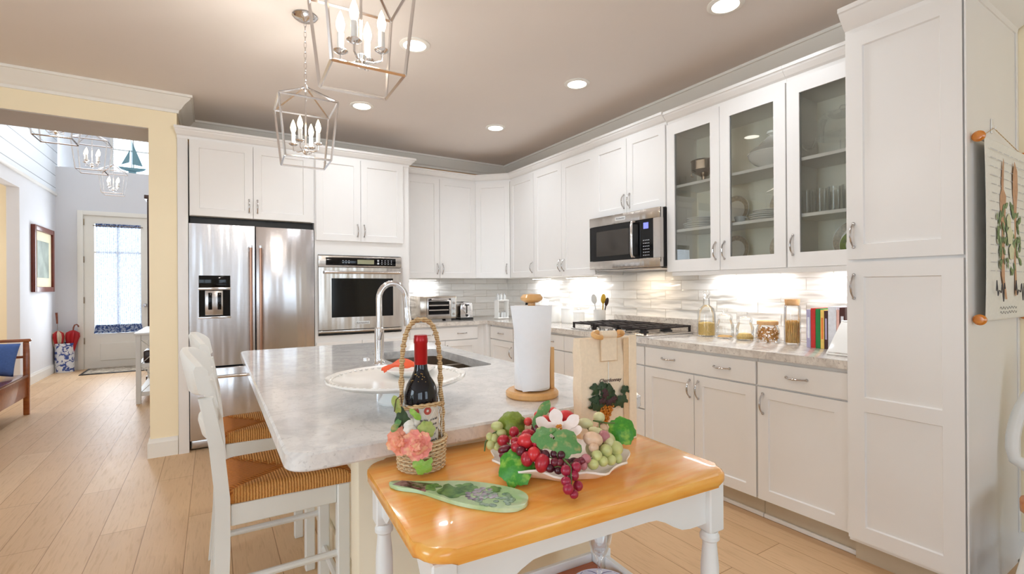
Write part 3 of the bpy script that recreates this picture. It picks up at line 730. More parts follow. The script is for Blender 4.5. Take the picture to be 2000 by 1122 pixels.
# base cabinets
def base_right(label, y0, y1, fronts, name='base_cabinet'):
    r = thing(name, label, 'cabinet', (-0.32, (y0 + y1) / 2, 0), 'white base cabinets')
    b = MB(); b.box(-0.61, -0.0115, y1 + 0.0005, y0 - 0.0005, 0.115, 0.873); b.box(-0.54, -0.0115, y1 + 0.0005, y0 - 0.0005, 0.0, 0.115)
    b.obj('body', 'cabinet', r, smooth=0)
    T = frame_right(-0.61, y0, 0)
    MB().box(0.0005, y0 - y1 - 0.0005, 0.0, 0.115, -0.0695, -0.055, T=T).obj('toe_kick', 'toekick', r, smooth=0)
    MB().box(0.0005, y0 - y1 - 0.0005, 0.0, 0.022, -0.055, -0.040, 0.004, T=T).obj('shoe_molding', 'cabinet', r, smooth=0)
    for f in fronts:
        kind, u, v, w, h = f[:5]
        if kind == 'd': door(r, T, u, v, w, h, f[5])
        else: door(r, T, u, v, w, h, f[5], name='drawer', fr=None, vert=False, L=0.10)
    return r
DZ, DH = 0.728, 0.128
base_right('white corner base cabinet with one drawer over a door, behind the paper towels', -0.672, -1.142, [('w', 0.012, DZ, 0.45, DH, (0.23, DZ + 0.066)), ('d', 0.012, 0.12, 0.45, 0.603, (0.435, 0.62))])
base_right('white three-drawer base cabinet half hidden behind the paper towel roll', -1.143, -1.938, [('w', 0.0, DZ, 0.795, DH, [(0.23, DZ + 0.066), (0.60, DZ + 0.066)]), ('w', 0.0, 0.43, 0.795, 0.293, [(0.23, 0.60), (0.60, 0.60)]), ('w', 0.0, 0.12, 0.795, 0.305, [(0.23, 0.3), (0.60, 0.3)])])
base_right('white three-drawer base cabinet under the gas cooktop', -1.939, -2.816, [('w', 0.0, DZ, 0.877, DH, None), ('w', 0.0, 0.43, 0.877, 0.293, [(0.2, 0.60)]), ('w', 0.0, 0.12, 0.877, 0.305, [(0.2, 0.3)])])
base_right('wide white base cabinet with a two-handled drawer above two doors', -2.817, -3.607, [('w', 0.004, DZ, 0.784, DH, [(0.2, DZ + 0.066), (0.585, DZ + 0.066)]), ('d', 0.004, 0.12, 0.391, 0.603, (0.365, 0.635)), ('d', 0.396, 0.12, 0.392, 0.603, (0.425, 0.635))])
base_right('single-door white base cabinet with a drawer, next to the pantry', -3.608, -4.055, [('w', 0.004, DZ, 0.438, DH, (0.21, DZ + 0.066)), ('d', 0.004, 0.12, 0.438, 0.603, (0.035, 0.635))])
def base_back():
    x0, x1 = -1.497, -0.672
    r = thing('base_cabinet', 'white base cabinet with a wide drawer below the toaster oven', 'cabinet', ((x0 + x1) / 2, -0.32, 0), 'white base cabinets')
    b = MB(); b.box(x0, x1, -0.61, -0.0115, 0.115, 0.873); b.box(x0, x1, -0.54, -0.0115, 0, 0.115); b.box(x1, -0.612, -0.60, -0.0115, 0.115, 0.873); b.box(x1 - 0.0, -0.612, -0.672, -0.60, 0.115, 0.873)
    b.obj('body', 'cabinet', r, smooth=0)
    T = frame_back(x0, -0.61, 0)
    door(r, T, 0.004, DZ, 0.745, DH, [(0.19, DZ + 0.066), (0.565, DZ + 0.066)], name='drawer', fr=None, vert=False, L=0.10)
    door(r, T, 0.004, 0.12, 0.372, 0.603, (0.35, 0.62)); door(r, T, 0.377, 0.12, 0.372, 0.603, (0.40, 0.62))
base_back()

# perimeter worktop
def worktop():
    r = thing('countertop', 'speckled stone worktop running along the back and right walls', 'countertop', (-0.33, -2.2, 0.874))
    P = [(-1.497, -0.0105), (-1.497, -0.65), (-0.65, -0.65), (-0.65, -4.0545), (-0.0105, -4.0545), (-0.0105, -0.0105)]
    MB().prism(P, 0.8745, 0.914, bev=0.004, seg=2).obj('slab', 'counter_stone', r, smooth=0.5)
    MB().box(-0.03, -0.0108, -2.86, -1.90, 0.9142, 1.012, 0.002).obj('upstand', 'counter_stone', r, smooth=0)
worktop()

# under-cabinet lights
def strip(label, x, y, lx, ly, power):
    r = thing('under_cabinet_light', label, 'light', (x, y, 1.355), 'under-cabinet lights')
    MB().box(x - lx / 2, x + lx / 2, y - ly / 2, y + ly / 2, 1.350, 1.3645, 0.003).obj('housing', 'trim_white', r, smooth=0)
    MB().box(x - lx / 2 + 0.006, x + lx / 2 - 0.006, y - ly / 2 + 0.006, y + ly / 2 - 0.006, 1.3475, 1.3502).obj('diffuser', 'strip_glow', r, smooth=0)
    l = area('strip_lamp', (x, y, 1.344), (0, 0, 0), lx, ly, power * 0.42, (0.93, 0.96, 1.0)); l.parent = r; l.location = Vector((x, y, 1.344)) - ROOT[r.name]
strip('slim light bar under the wall cabinet above the toaster oven', -1.2, -0.09, 0.42, 0.05, 4.5)
strip('slim light bar under the narrow cabinet beside the corner', -0.09, -0.86, 0.05, 0.30, 3.2)
strip('slim light bar under the cabinet left of the microwave', -0.09, -1.52, 0.05, 0.42, 4.5)
strip('slim light bar under the two-door glass cabinet', -0.09, -3.2, 0.05, 0.5, 5.0)
strip('slim light bar under the glass cabinet beside the pantry', -0.09, -3.84, 0.05, 0.3, 3.6)

# recessed ceiling lights
def can(label, x, y):
    r = thing('recessed_light', label, 'ceiling light', (x, y, CEIL), 'recessed ceiling lights')
    MB().lathe([(0.066, -0.0005), (0.092, -0.0005), (0.092, -0.006), (0.084, -0.010), (0.068, -0.010), (0.066, -0.0005)], (x, y, CEIL), 32).obj('trim_ring', 'trim_white', r)
    MB().lathe([(0.0, -0.001), (0.0665, -0.001), (0.0665, -0.007), (0.0, -0.009)], (x, y, CEIL), 32).obj('lens', 'lamp_glow', r)
    l = area('downlight', (x, y, CEIL - 0.02), (0, 0, 0), 0.13, 0.13, 4.4, (0.84, 0.92, 1.0), 2.6, 'DISK'); l.parent = r; l.location = (0, 0, -0.02)
can('recessed ceiling light nearest the pantry crown, at the top edge of the photo', -0.819, -3.569)
can('recessed ceiling light beside the nearer lantern pendant', -2.062, -2.329)
can('recessed ceiling light in front of the microwave cabinet', -0.857, -2.402)
can('recessed ceiling light behind the two lanterns, above the oven side', -2.080, -1.179)
can('recessed ceiling light deepest in the kitchen corner', -0.886, -1.266)

# ------------------------------------------------------------------ appliances
def barpull(parent, p0, p1, out, r, mat='polished_nickel', caps='chrome', off=0.0):
    p0 = Vector(p0); p1 = Vector(p1); o = Vector(out)
    mb = MB(); mb.tube([p0 + o, p1 + o], r, 14); d = (p1 - p0).normalized()
    h = mb.obj('handle', mat, parent)
    mb = MB()
    for p, s in ((p0, 1), (p1, -1)):
        mb.tube([p + d * s * 0.03, p + o + d * s * 0.03], r * 0.8, 10)
        mb.tube([p + o - d * s * 0.004, p + o + d * s * 0.014], r * 1.15, 14)
    mb.obj('handle_post', caps, parent)
    return h
def fridge():
    r = thing('refrigerator', 'stainless steel french-door refrigerator with an ice and water dispenser', 'refrigerator', (-2.81, -0.33, 0))
    x0, x1 = -3.266, -2.3585; xm = -2.813; yf = -0.648
    b = MB(); b.box(x0 + 0.004, x1 - 0.004, -0.578, -0.03, 0.02, 1.78); b.box(x0 + 0.004, x1 - 0.004, -0.57, -0.10, 1.78, 1.832)
    b.obj('body', 'black_matte', r, smooth=0)
    MB().box(x0 + 0.006, x1 - 0.006, -0.60, -0.565, 0.012, 0.075, 0.004).obj('base_grille', 'nickel', r)
    for a, c, left in ((x0, xm - 0.004, True), (xm + 0.004, x1, False)):
        b = MB()
        if left:
            u0, u1, v0, v1, w0, w1 = x0 + 0.062, x0 + 0.275, 1.04, 1.265, 1.265, 1.37
            b.box(a, u0, yf, -0.582, 0.655, 1.775); b.box(u1, c, yf, -0.582, 0.655, 1.775)
            b.box(u0, u1, yf, -0.582, 0.655, v0); b.box(u0, u1, yf, -0.582, w1, 1.775); b.box(u0, u1, -0.60, -0.582, v0, w1)
        else: b.box(a, c, yf, -0.582, 0.655, 1.775, 0.006)
        d = b.obj('door', 'steel', r, smooth=0 if left else 0.6)
        hx = xm - 0.035 if left else xm + 0.035
        barpull(d, (hx, yf, 0.70), (hx, yf, 1.61), (0, -0.055, 0), 0.0115, 'copper_tint', 'chrome')
        if left:
            p = MB().box(u0 + 0.001, u1 - 0.001, yf + 0.0, -0.601, w0 + 0.012, w1 - 0.001, 0.002).obj('dispenser_panel', 'black_gloss', d)
            MB().box(u0 - 0.004, u1 + 0.004, yf - 0.006, -0.62, w0 - 0.008, w0 + 0.012, 0.003).obj('dispenser_trim', 'chrome', d)
            MB().box(u0 - 0.004, u1 + 0.004, yf - 0.012, -0.602, v0 - 0.008, v0 + 0.006, 0.003).obj('drip_tray', 'chrome', d)
            MB().box(u0 + 0.001, u1 - 0.001, -0.607, -0.6005, v0 + 0.007, w0 - 0.009).obj('dispenser_recess', 'black_gloss', d, smooth=0)
            MB().box(u0 + 0.04, u1 - 0.05, -0.632, -0.608, v0 + 0.015, w0 - 0.012, 0.006).obj('dispenser_chute', 'nickel', d)
            for k in (0.062, 0.125):
                MB().box(u0 + k, u0 + k + 0.026, -0.642, -0.633, v0 + 0.06, w0 - 0.03, 0.004).obj('dispenser_paddle', 'black_gloss', d)
    fd = MB().box(x0, x1, yf, -0.582, 0.085, 0.640, 0.006).obj('freezer_drawer', 'steel', r)
    barpull(fd, (x0 + 0.08, yf, 0.575), (x1 - 0.08, yf, 0.575), (0, -0.055, 0), 0.0115, 'polished_nickel', 'chrome')
fridge()

def wall_oven():
    r = thing('wall_oven', 'stainless built-in wall oven with a black glass window', 'oven', (-1.955, -0.64, 0.85))
    x0, x1 = -2.3285, -1.5815; y = -0.6405
    b = MB(); b.box(x0 + 0.01, x1 - 0.01, y, -0.08, 0.853, 1.548)
    b.obj('body', 'black_matte', r, smooth=0)
    b = MB(); b.box(x0, x1, y - 0.022, y - 0.0005, 1.452, 1.553, 0.003); b.obj('control_frame', 'steel_horizontal', r)
    cp = MB().box(x0 + 0.062, x1 - 0.058, y - 0.026, y - 0.0225, 1.468, 1.538, 0.001).obj('control_panel', 'black_gloss', r)
    MB().box(-1.995, -1.845, y - 0.028, y - 0.0265, 1.482, 1.522).obj('display', 'display_green', cp, smooth=0)
    m = MB()
    for i in range(3):
        for j in range(2): m.box(-2.125 + i * 0.026, -2.118 + i * 0.026, y - 0.0275, y - 0.0262, 1.488 + j * 0.02, 1.494 + j * 0.02)
    for i in range(4):
        for j in range(3): m.box(-1.775 + i * 0.03, -1.768 + i * 0.03, y - 0.0275, y - 0.0262, 1.482 + j * 0.016, 1.488 + j * 0.016)
    for j in range(2): m.box(-1.814, -1.798, y - 0.0275, y - 0.0262, 1.482 + j * 0.026, 1.498 + j * 0.026)
    m.obj('key_markings', 'marking', cp, smooth=0)
    w0, w1, v0, v1 = x0 + 0.105, x1 - 0.09, 1.005, 1.352; d0, d1 = 0.897, 1.448; yd = y - 0.042
    b = MB(); b.box(x0, w0, yd, y - 0.001, d0, d1); b.box(w1, x1, yd, y - 0.001, d0, d1); b.box(w0, w1, yd, y - 0.001, d0, v0); b.box(w0, w1, yd, y - 0.001, v1, d1)
    d = b.obj('door', 'steel_horizontal', r, smooth=0)
    MB().box(w0, w1, yd + 0.006, y - 0.002, v0, v1).obj('window', 'black_gloss', d, smooth=0)
    barpull(d, (x0 + 0.045, yd, 1.405), (x1 - 0.04, yd, 1.405), (0, -0.045, 0), 0.0115, 'polished_nickel', 'chrome')
    pl = MB().box(-2.02, -1.89, yd - 0.003, yd, 0.935, 0.965, 0.001).obj('badge', 'porcelain_grey', d)
    text(0, 'badge_lettering', 'KitchenAid', 0.024, 'ink', d, frame_back(-1.955, yd - 0.0033, 0.95))
    b = MB(); b.box(x0, x1, y - 0.03, y - 0.001, 0.868, 0.890, 0.002); b.obj('vent_trim', 'steel_horizontal', r)
    MB().box(x0, x1, y - 0.020, y - 0.001, 0.853, 0.862).obj('lower_trim', 'black_matte', r, smooth=0)
wall_oven()

def microwave():
    r = thing('microwave', 'over-the-range stainless microwave with a black glass door', 'microwave', (-0.2, -2.38, 1.4))
    y0, y1 = -2.003, -2.760; z0, z1 = 1.405, 1.834
    MB().box(-0.365, -0.012, y1, y0, z0, z1 - 0.001, 0.002).obj('body', 'black_gloss', r)
    T = frame_right(-0.366, y0, z0); w = y0 - y1; h = z1 - z0 - 0.001
    b = MB(); b.box(0, w, h - 0.075, h, 0, 0.036, 0.003, T=T); b.box(0, w, 0, 0.066, 0, 0.036, 0.003, T=T); b.box(w - 0.062, w, 0.066, h - 0.075, 0, 0.036, T=T)
    b.obj('front_frame', 'steel_horizontal', r)
    d = MB().box(0.002, w - 0.064, 0.068, h - 0.077, 0, 0.034, T=T).obj('door', 'black_gloss', r, smooth=0)
    t = NT('microwave_window'); t.bsdf(rgb(70, 66, 62), 0.06, 0.6); M['microwave_window'] = t.m
    MB().box(0.085, 0.455, 0.105, h - 0.12, 0.0342, 0.0352, T=T).obj('window', 'microwave_window', d, smooth=0)
    b = MB(); b.tube([T @ Vector((0.52, 0.085, 0.034)), T @ Vector((0.52, 0.085, 0.07)), T @ Vector((0.52, 0.10, 0.076)), T @ Vector((0.52, h - 0.105, 0.076)), T @ Vector((0.52, h - 0.09, 0.07)), T @ Vector((0.52, h - 0.09, 0.034))], 0.0115, 10)
    b.obj('handle', 'polished_nickel', d)
    MB().box(0.60, 0.648, h - 0.145, h - 0.10, 0.0342, 0.0352, T=T).obj('display', 'screen_blue', d, smooth=0)
    b = MB()
    for i in range(4):
        for j in range(6): b.box(0.596 + i * 0.017, 0.604 + i * 0.017, 0.085 + j * 0.022, 0.091 + j * 0.022, 0.0342, 0.0350, T=T)
    b.obj('key_markings', 'marking', d, smooth=0)
    MB().box(0.31, 0.42, h - 0.052, h - 0.024, 0.0362, 0.0385, T=T).obj('badge', 'porcelain_grey', r, smooth=0)
    text(0, 'badge_lettering', 'KitchenAid', 0.020, 'ink', r, T @ Matrix.Translation((0.365, h - 0.038, 0.0388)))
    b = MB(); b.box(-0.36, -0.06, y1 + 0.03, y0 - 0.03, z0 - 0.012, z0 - 0.0005, 0.003); b.obj('vent_grille', 'nickel', r)
    l = area('cooktop_lamp', (-0.2, -2.38, 1.388), (0, 0, 0), 0.06, 0.18, 1.6, (1.0, 0.80, 0.58)); l.parent = r; l.location = Vector((-0.2, -2.38, 1.388)) - ROOT[r.name]
microwave()

def cooktop():
    r = thing('gas_cooktop', 'stainless gas cooktop with black cast-iron grates under the microwave', 'cooktop', (-0.33, -2.38, 0.914))
    MB().box(-0.585, -0.075, -2.79, -1.97, 0.9142, 0.926, 0.005).obj('tray', 'steel_horizontal', r)
    zt = 0.972
    for (a, c) in ((-1.985, -2.245), (-2.25, -2.51), (-2.515, -2.775)):
        b = MB(); x0, x1 = -0.575, -0.09; h = 0.013
        for y in (a - 0.006, c + 0.006): b.box(x0, x1, y - 0.006, y + 0.006, zt - h, zt, 0.002, 1)
        for x in (x0 + 0.006, x1 - 0.006, (x0 + x1) / 2): b.box(x - 0.006, x + 0.006, c, a, zt - h, zt, 0.002, 1)
        m = (a + c) / 2
        b.box(x0, x1, m - 0.005, m + 0.005, zt - h, zt + 0.002, 0.002, 1)
        for x in (x0 + 0.08, x0 + 0.16, x1 - 0.08, x1 - 0.16): b.box(x - 0.005, x + 0.005, c, a, zt - h, zt + 0.002, 0.002, 1)
        for x in (x0 + 0.008, x1 - 0.008):
            for y in (a - 0.008, c + 0.008): b.box(x - 0.007, x + 0.007, y - 0.007, y + 0.007, 0.9262, zt - h + 0.002)
        g = b.obj('grate', 'iron', r, smooth=0)
    for (x, y, s) in ((-0.45, -2.115, 1), (-0.21, -2.115, 0.8), (-0.33, -2.38, 1.3), (-0.45, -2.645, 0.8), (-0.21, -2.645, 1)):
        MB().lathe([(0, 0), (0.045 * s, 0), (0.045 * s, 0.008), (0.034 * s, 0.012), (0.034 * s, 0.022), (0.03 * s, 0.026), (0, 0.026)], (x, y, 0.9262), 20).obj('burner', 'black_matte', r)
    for i in range(5):
        MB().lathe([(0, 0), (0.017, 0), (0.016, 0.018), (0.013, 0.022), (0, 0.022)], (-0.565, -2.20 - 0.09 * i, 0.9262), 16, T=None).obj('knob', 'nickel', r)
cooktop()

def toaster_oven():
    r = thing('toaster_oven', 'stainless toaster oven with a glass door on the back worktop', 'toaster oven', (-1.09, -0.27, 0.914))
    x0, x1, y0, y1, z0, z1 = -1.30, -0.885, -0.40, -0.10, 0.932, 1.175
    MB().box(x0, x1, y0, y1, z0, z1, 0.01).obj('body', 'silver', r)
    b = MB(); b.box(x0 + 0.075, x1 - 0.075, y0 - 0.012, y0 - 0.0005, z0 + 0.03, z1 - 0.02, 0.003)
    d = b.obj('door', 'nickel', r)
    MB().box(x0 + 0.09, x1 - 0.09, y0 - 0.0145, y0 - 0.0122, z0 + 0.05, z1 - 0.055).obj('window', 'black_gloss', d, smooth=0)
    b = MB()
    for z in (z0 + 0.09, z0 + 0.14): b.box(x0 + 0.095, x1 - 0.10, y0 - 0.016, y0 - 0.0146, z, z + 0.012)
    b.obj('rack_bars', 'nickel', d, smooth=0)
    barpull(d, (x0 + 0.095, y0 - 0.012, z1 - 0.035), (x1 - 0.095, y0 - 0.012, z1 - 0.035), (0, -0.03, 0), 0.008, 'polished_nickel', 'black_matte')
    MB().box(x1 - 0.065, x1 - 0.012, y0 - 0.004, y0 - 0.0003, z0 + 0.02, z1 - 0.02, 0.001).obj('control_strip', 'porcelain_grey', r)
    for k in range(3):
        MB().lathe([(0, 0), (0.014, 0), (0.012, 0.014), (0, 0.015)], (0, 0, 0), 14, T=Matrix.Translation((x1 - 0.038, y0 - 0.0043, z0 + 0.05 + k * 0.06)) @ Matrix.Rotation(PI / 2, 4, 'X')).obj('knob', 'nickel', r)
    for x in (x0 + 0.03, x1 - 0.03):
        for y in (y0 + 0.03, y1 - 0.03): MB().box(x - 0.014, x + 0.014, y - 0.014, y + 0.014, 0.9142, z0 + 0.001).obj('foot', 'black_matte', r, smooth=0)
toaster_oven()
def toaster():
    r = thing('toaster', 'chrome two-slice toaster between the toaster oven and the corner', 'toaster', (-0.775, -0.33, 0.914))
    P = [(-0.075, 0), (-0.075, 0.12)] + [(-0.075 + 0.05 * (1 - math.cos(a)), 0.12 + 0.05 * math.sin(a)) for a in (0.4, 0.8, 1.2, 1.57)]
    P += [(-x, z) for x, z in P[::-1]]
    T = Matrix.Translation((-0.775, -0.225, 0.936)) @ Matrix.Rotation(PI / 2, 4, 'X')
    MB().prism(P, 0.0, 0.20, T=T, bev=0.008).obj('body', 'chrome', r)
    MB().box(-0.853, -0.697, -0.432, -0.22, 0.9142, 0.9358, 0.004).obj('base', 'black_matte', r)
    MB().box(-0.781, -0.769, -0.4285, -0.4255, 0.985, 1.075).obj('lever_slot', 'black_matte', r, smooth=0)
    MB().box(-0.797, -0.753, -0.445, -0.4288, 1.068, 1.084, 0.004).obj('lever', 'black_matte', r)
    MB().lathe([(0, 0), (0.014, 0), (0.012, 0.012), (0, 0.013)], (0, 0, 0), 14, T=Matrix.Translation((-0.775, -0.4258, 0.962)) @ Matrix.Rotation(PI / 2, 4, 'X')).obj('knob', 'black_matte', r)
    for x in (-0.80, -0.75): MB().box(x - 0.012, x + 0.012, -0.40, -0.25, 1.104, 1.107).obj('bread_slot', 'black_matte', r, smooth=0)
toaster()

# ------------------------------------------------------------------ small things on the worktop
CT = 0.9142
def item(name, label, cat, mb, mat, loc, group=None, smooth=0.6):
    return tag(mb.obj(name, mat, smooth=smooth, loc=loc), label, cat, group)
def utensil_rack():
    r = thing('bottle_rack', 'small white two-tier stand with little bottles in the worktop corner', 'stand', (-0.36, -0.46, CT))
    for z in (CT + 0.002, CT + 0.20): MB().box(-0.43, -0.29, -0.51, -0.41, z, z + 0.012, 0.003).obj('shelf', 'porcelain', r)
    for x in (-0.425, -0.299): MB().box(x, x + 0.004, -0.505, -0.415, CT + 0.014, CT + 0.20).obj('side', 'porcelain', r, smooth=0)
    return r
utensil_rack()
for i, (x, y, z) in enumerate([(-0.41, -0.47, 0.212), (-0.37, -0.47, 0.212), (-0.32, -0.46, 0.212), (-0.40, -0.46, 0.014), (-0.36, -0.475, 0.014), (-0.32, -0.46, 0.014)]):
    r = thing('seasoning_bottle', ('%s small seasoning bottle on the %s tier of the white corner stand' % (('left', 'middle', 'right')[i % 3], 'upper' if i < 3 else 'lower')), 'bottle', (x, y, CT + z + 0.0005), 'seasoning bottles on the corner stand')
    MB().lathe([(0, 0), (0.015, 0), (0.016, 0.004), (0.016, 0.045), (0.009, 0.055), (0, 0.055)], (x, y, CT + z + 0.0005), 14).obj('jar', 'porcelain_grey', r)
    MB().lathe([(0, 0.0552), (0.010, 0.0552), (0.010, 0.066), (0, 0.067)], (x, y, CT + z + 0.0005), 14).obj('cap', 'nickel', r)
r = thing('picture_frame', 'dark framed tablet of black slate leaning on the tiles behind the paper towels', 'frame', (-0.06, -0.62, CT))
T = Matrix.Translation((-0.10, -0.62, CT + 0.0042)) @ Matrix.Rotation(0.22, 4, 'Y')
b = MB(); b.box(0, 0.015, -0.12, 0.12, 0.0, 0.018, T=T); b.box(0, 0.015, -0.12, 0.12, 0.242, 0.26, T=T); b.box(0, 0.015, -0.12, -0.102, 0.018, 0.242, T=T); b.box(0, 0.015, 0.102, 0.12, 0.018, 0.242, T=T)
b.obj('frame', 'black_matte', r, smooth=0)
MB().box(0.004, 0.012, -0.102, 0.102, 0.018, 0.242, T=T).obj('slate', 'black_gloss', r, smooth=0)
# white canisters, stepping down in height
for i, (x, y, rad, h, lab) in enumerate([(-0.22, -1.05, 0.075, 0.225, 'tallest white lidded canister in the row left of the cooktop'), (-0.20, -1.25, 0.068, 0.185, 'second tallest white lidded canister in the row left of the cooktop'), (-0.19, -1.43, 0.06, 0.155, 'third white lidded canister in the row, shorter than its left neighbours'), (-0.18, -1.59, 0.052, 0.125, 'shortest white lidded canister, nearest the utensil crock')]):
    r = thing('canister', lab, 'canister', (x, y, CT), 'white canisters')
    MB().lathe([(0, 0), (rad * 0.94, 0), (rad, 0.006), (rad, h - 0.03), (rad * 0.97, h - 0.026), (0, h - 0.026)], (x, y, CT), 28).obj('body', 'porcelain', r)
    MB().lathe([(0, h - 0.0255), (rad * 1.03, h - 0.0255), (rad * 1.03, h - 0.012), (rad * 0.8, h - 0.002), (0.016, h + 0.004), (0.016, h + 0.016), (0.008, h + 0.022), (0, h + 0.022)], (x, y, CT), 28).obj('lid', 'porcelain', r)
# utensil crock
cx, cy = -0.20, -1.90
r = thing('utensil_crock', 'white utensil crock at the left end of the cooktop', 'crock', (cx, cy, CT))
MB().lathe([(0, 0), (0.046, 0), (0.05, 0.006), (0.055, 0.145), (0.051, 0.145), (0.046, 0.012), (0, 0.012)], (cx, cy, CT), 28).obj('crock', 'porcelain', r)
def utensil(name, label, mat, a, tilt, L, head):
    base = Vector((cx + 0.02 * math.cos(a), cy + 0.02 * math.sin(a), CT + 0.016)); d = Vector((math.cos(a) * math.sin(tilt), math.sin(a) * math.sin(tilt), math.cos(tilt)))
    mb = MB(); mb.tube([base, base + d * (L - 0.07)], 0.005, 8)
    side = d.cross(Vector((0.55, 0.85, 0))).normalized(); nn = d.cross(side)
    R3 = Matrix((side, d, nn)).transposed()
    mb.ball(base + d * (L - 0.045), 1.0, 14, sc=(head[0], head[1], head[2]), rot=R3)
    item(name, label, 'utensil', mb, mat, base, 'kitchen utensils in the crock')
utensil('serving_spoon', 'white long-handled spoon leaning left in the white crock', 'porcelain_grey', 1.9, 0.16, 0.27, (0.026, 0.045, 0.007))
utensil('cooking_spoon', 'mustard yellow spoon standing in the white crock', 'mustard', -0.5, 0.06, 0.27, (0.022, 0.045, 0.008))
utensil('spatula', 'dark brown spatula leaning right in the white crock', 'dark_wood', -1.2, 0.24, 0.25, (0.017, 0.040, 0.006))

# glass jars right of the cooktop
def jar(label, x, y, prof, fill=None, fillmat=None, lid=None, lidmat=None, name='storage_jar', stuffn='filling'):
    r = thing(name, label, 'jar', (x, y, CT), 'glass jars on the worktop')
    MB().lathe(prof, (x, y, CT), 28).obj('glass', 'clear_glass', r)
    if lid: MB().lathe(lid, (x, y, CT), 28).obj('lid', lidmat, r)
    if fill: MB().lathe(fill, (x, y, CT), 24).obj(stuffn, fillmat, r)
    return r
jar('tall glass decanter with a stopper and a little yellow grain, right of the cooktop', -0.17, -2.965,
    [(0, 0), (0.055, 0), (0.06, 0.006), (0.06, 0.15), (0.05, 0.19), (0.022, 0.215), (0.02, 0.26), (0.028, 0.268)],
    [(0, 0.006), (0.054, 0.006), (0.054, 0.085), (0.03, 0.095), (0, 0.097)], 'grain', [(0, 0.262), (0.018, 0.262), (0.018, 0.27), (0.008, 0.275), (0.024, 0.29), (0.026, 0.305), (0.012, 0.322), (0, 0.324)], 'crystal', 'decanter')
lidg = lambda R, h: [(0, h), (R * 0.86, h), (R * 0.88, h + 0.01), (R * 0.6, h + 0.025), (0.012, h + 0.03), (0.02, h + 0.045), (0.012, h + 0.06), (0, h + 0.06)]
squat = lambda R, h: [(0, 0), (R * 0.92, 0), (R, 0.008), (R, h * 0.62), (R * 0.8, h * 0.82), (R * 0.78, h * 0.9), (R * 0.85, h)]
jar('clear glass jar with a glass lid and a few crumbs left in it', -0.18, -3.115, squat(0.058, 0.135), [(0, 0.006), (0.05, 0.006), (0.04, 0.014), (0, 0.016)], 'pasta', lidg(0.058, 0.135), 'crystal')
jar('clear glass jar a third full of pasta, left of the bow-tie jar', -0.19, -3.265, squat(0.055, 0.125), [(0, 0.006), (0.05, 0.006), (0.05, 0.02), (0.035, 0.04), (0, 0.045)], 'grain', lidg(0.055, 0.125), 'crystal')
# bow-tie pasta jar: every piece an item of its own mesh part
r = jar('squat glass jar with a cork lid, full of bow-tie pasta', -0.19, -3.415, [(0, 0), (0.062, 0), (0.068, 0.008), (0.068, 0.075), (0.056, 0.098), (0.054, 0.106)], None, None,
        [(0, 0.1065), (0.058, 0.1065), (0.06, 0.110), (0.06, 0.126), (0.056, 0.130), (0, 0.130)], 'cork')
rnd = random.Random(3)
def bow(mb, c, R3, s):
    pts = []
    for (u, v) in ((-1, -0.7), (-1, 0.7), (-0.15, 0.2), (-0.15, -0.2), (0.15, 0.2), (0.15, -0.2), (1, 0.7), (1, -0.7)):
        for w in (-0.12, 0.12): pts.append(tuple(Vector(c) + R3 @ Vector((u * s, v * s, w * s + 0.25 * s * (1 - abs(u))))))
    f = []
    for q in ((0, 1, 2, 3), (3, 2, 4, 5), (5, 4, 6, 7)):
        f.append([2 * i for i in q]); f.append([2 * i + 1 for i in q[::-1]])
    f += [(0, 1, 3, 2), (12, 13, 15, 14), (2, 3, 5, 4), (4, 5, 9, 8), (8, 9, 13, 12), (14, 15, 11, 10), (10, 11, 7, 6), (6, 7, 1, 0)]
    mb.poly(pts, f)
mb = MB()
for k in range(120):
    a = rnd.uniform(0, 2 * PI); rr = 0.056 * math.sqrt(rnd.uniform(0.35, 1)); z = rnd.uniform(0.012, 0.084)
    if z > 0.07: rr *= 0.8
    bow(mb, (-0.19 + rr * math.cos(a), -3.415 + rr * math.sin(a), CT + z), Matrix.Rotation(rnd.uniform(0, 6), 3, 'X') @ Matrix.Rotation(rnd.uniform(0, 6), 3, 'Z'), 0.0105)
o = mb.obj('bow_tie_pasta', 'pasta', r, smooth=0); o['kind'] = 'stuff'
r = jar('tall cork-stoppered glass jar holding upright spaghetti', -0.17, -3.555, [(0, 0), (0.042, 0), (0.045, 0.006), (0.045, 0.215), (0.040, 0.228), (0.041, 0.236)], None, None, [(0, 0.228), (0.037, 0.228), (0.041, 0.262), (0.04, 0.266), (0, 0.266)], 'cork')
mb = MB()
for k in range(90):
    a = rnd.uniform(0, 2 * PI); rr = 0.037 * math.sqrt(rnd.uniform(0, 1)); b2 = a + rnd.uniform(-0.5, 0.5)
    mb.tube([(-0.17 + rr * math.cos(a), -3.555 + rr * math.sin(a), CT + 0.006), (-0.17 + rr * math.cos(b2), -3.555 + rr * math.sin(b2), CT + rnd.uniform(0.128, 0.14))], 0.0026, 5)
o = mb.obj('spaghetti', 'spaghetti', r, smooth=0); o['kind'] = 'stuff'

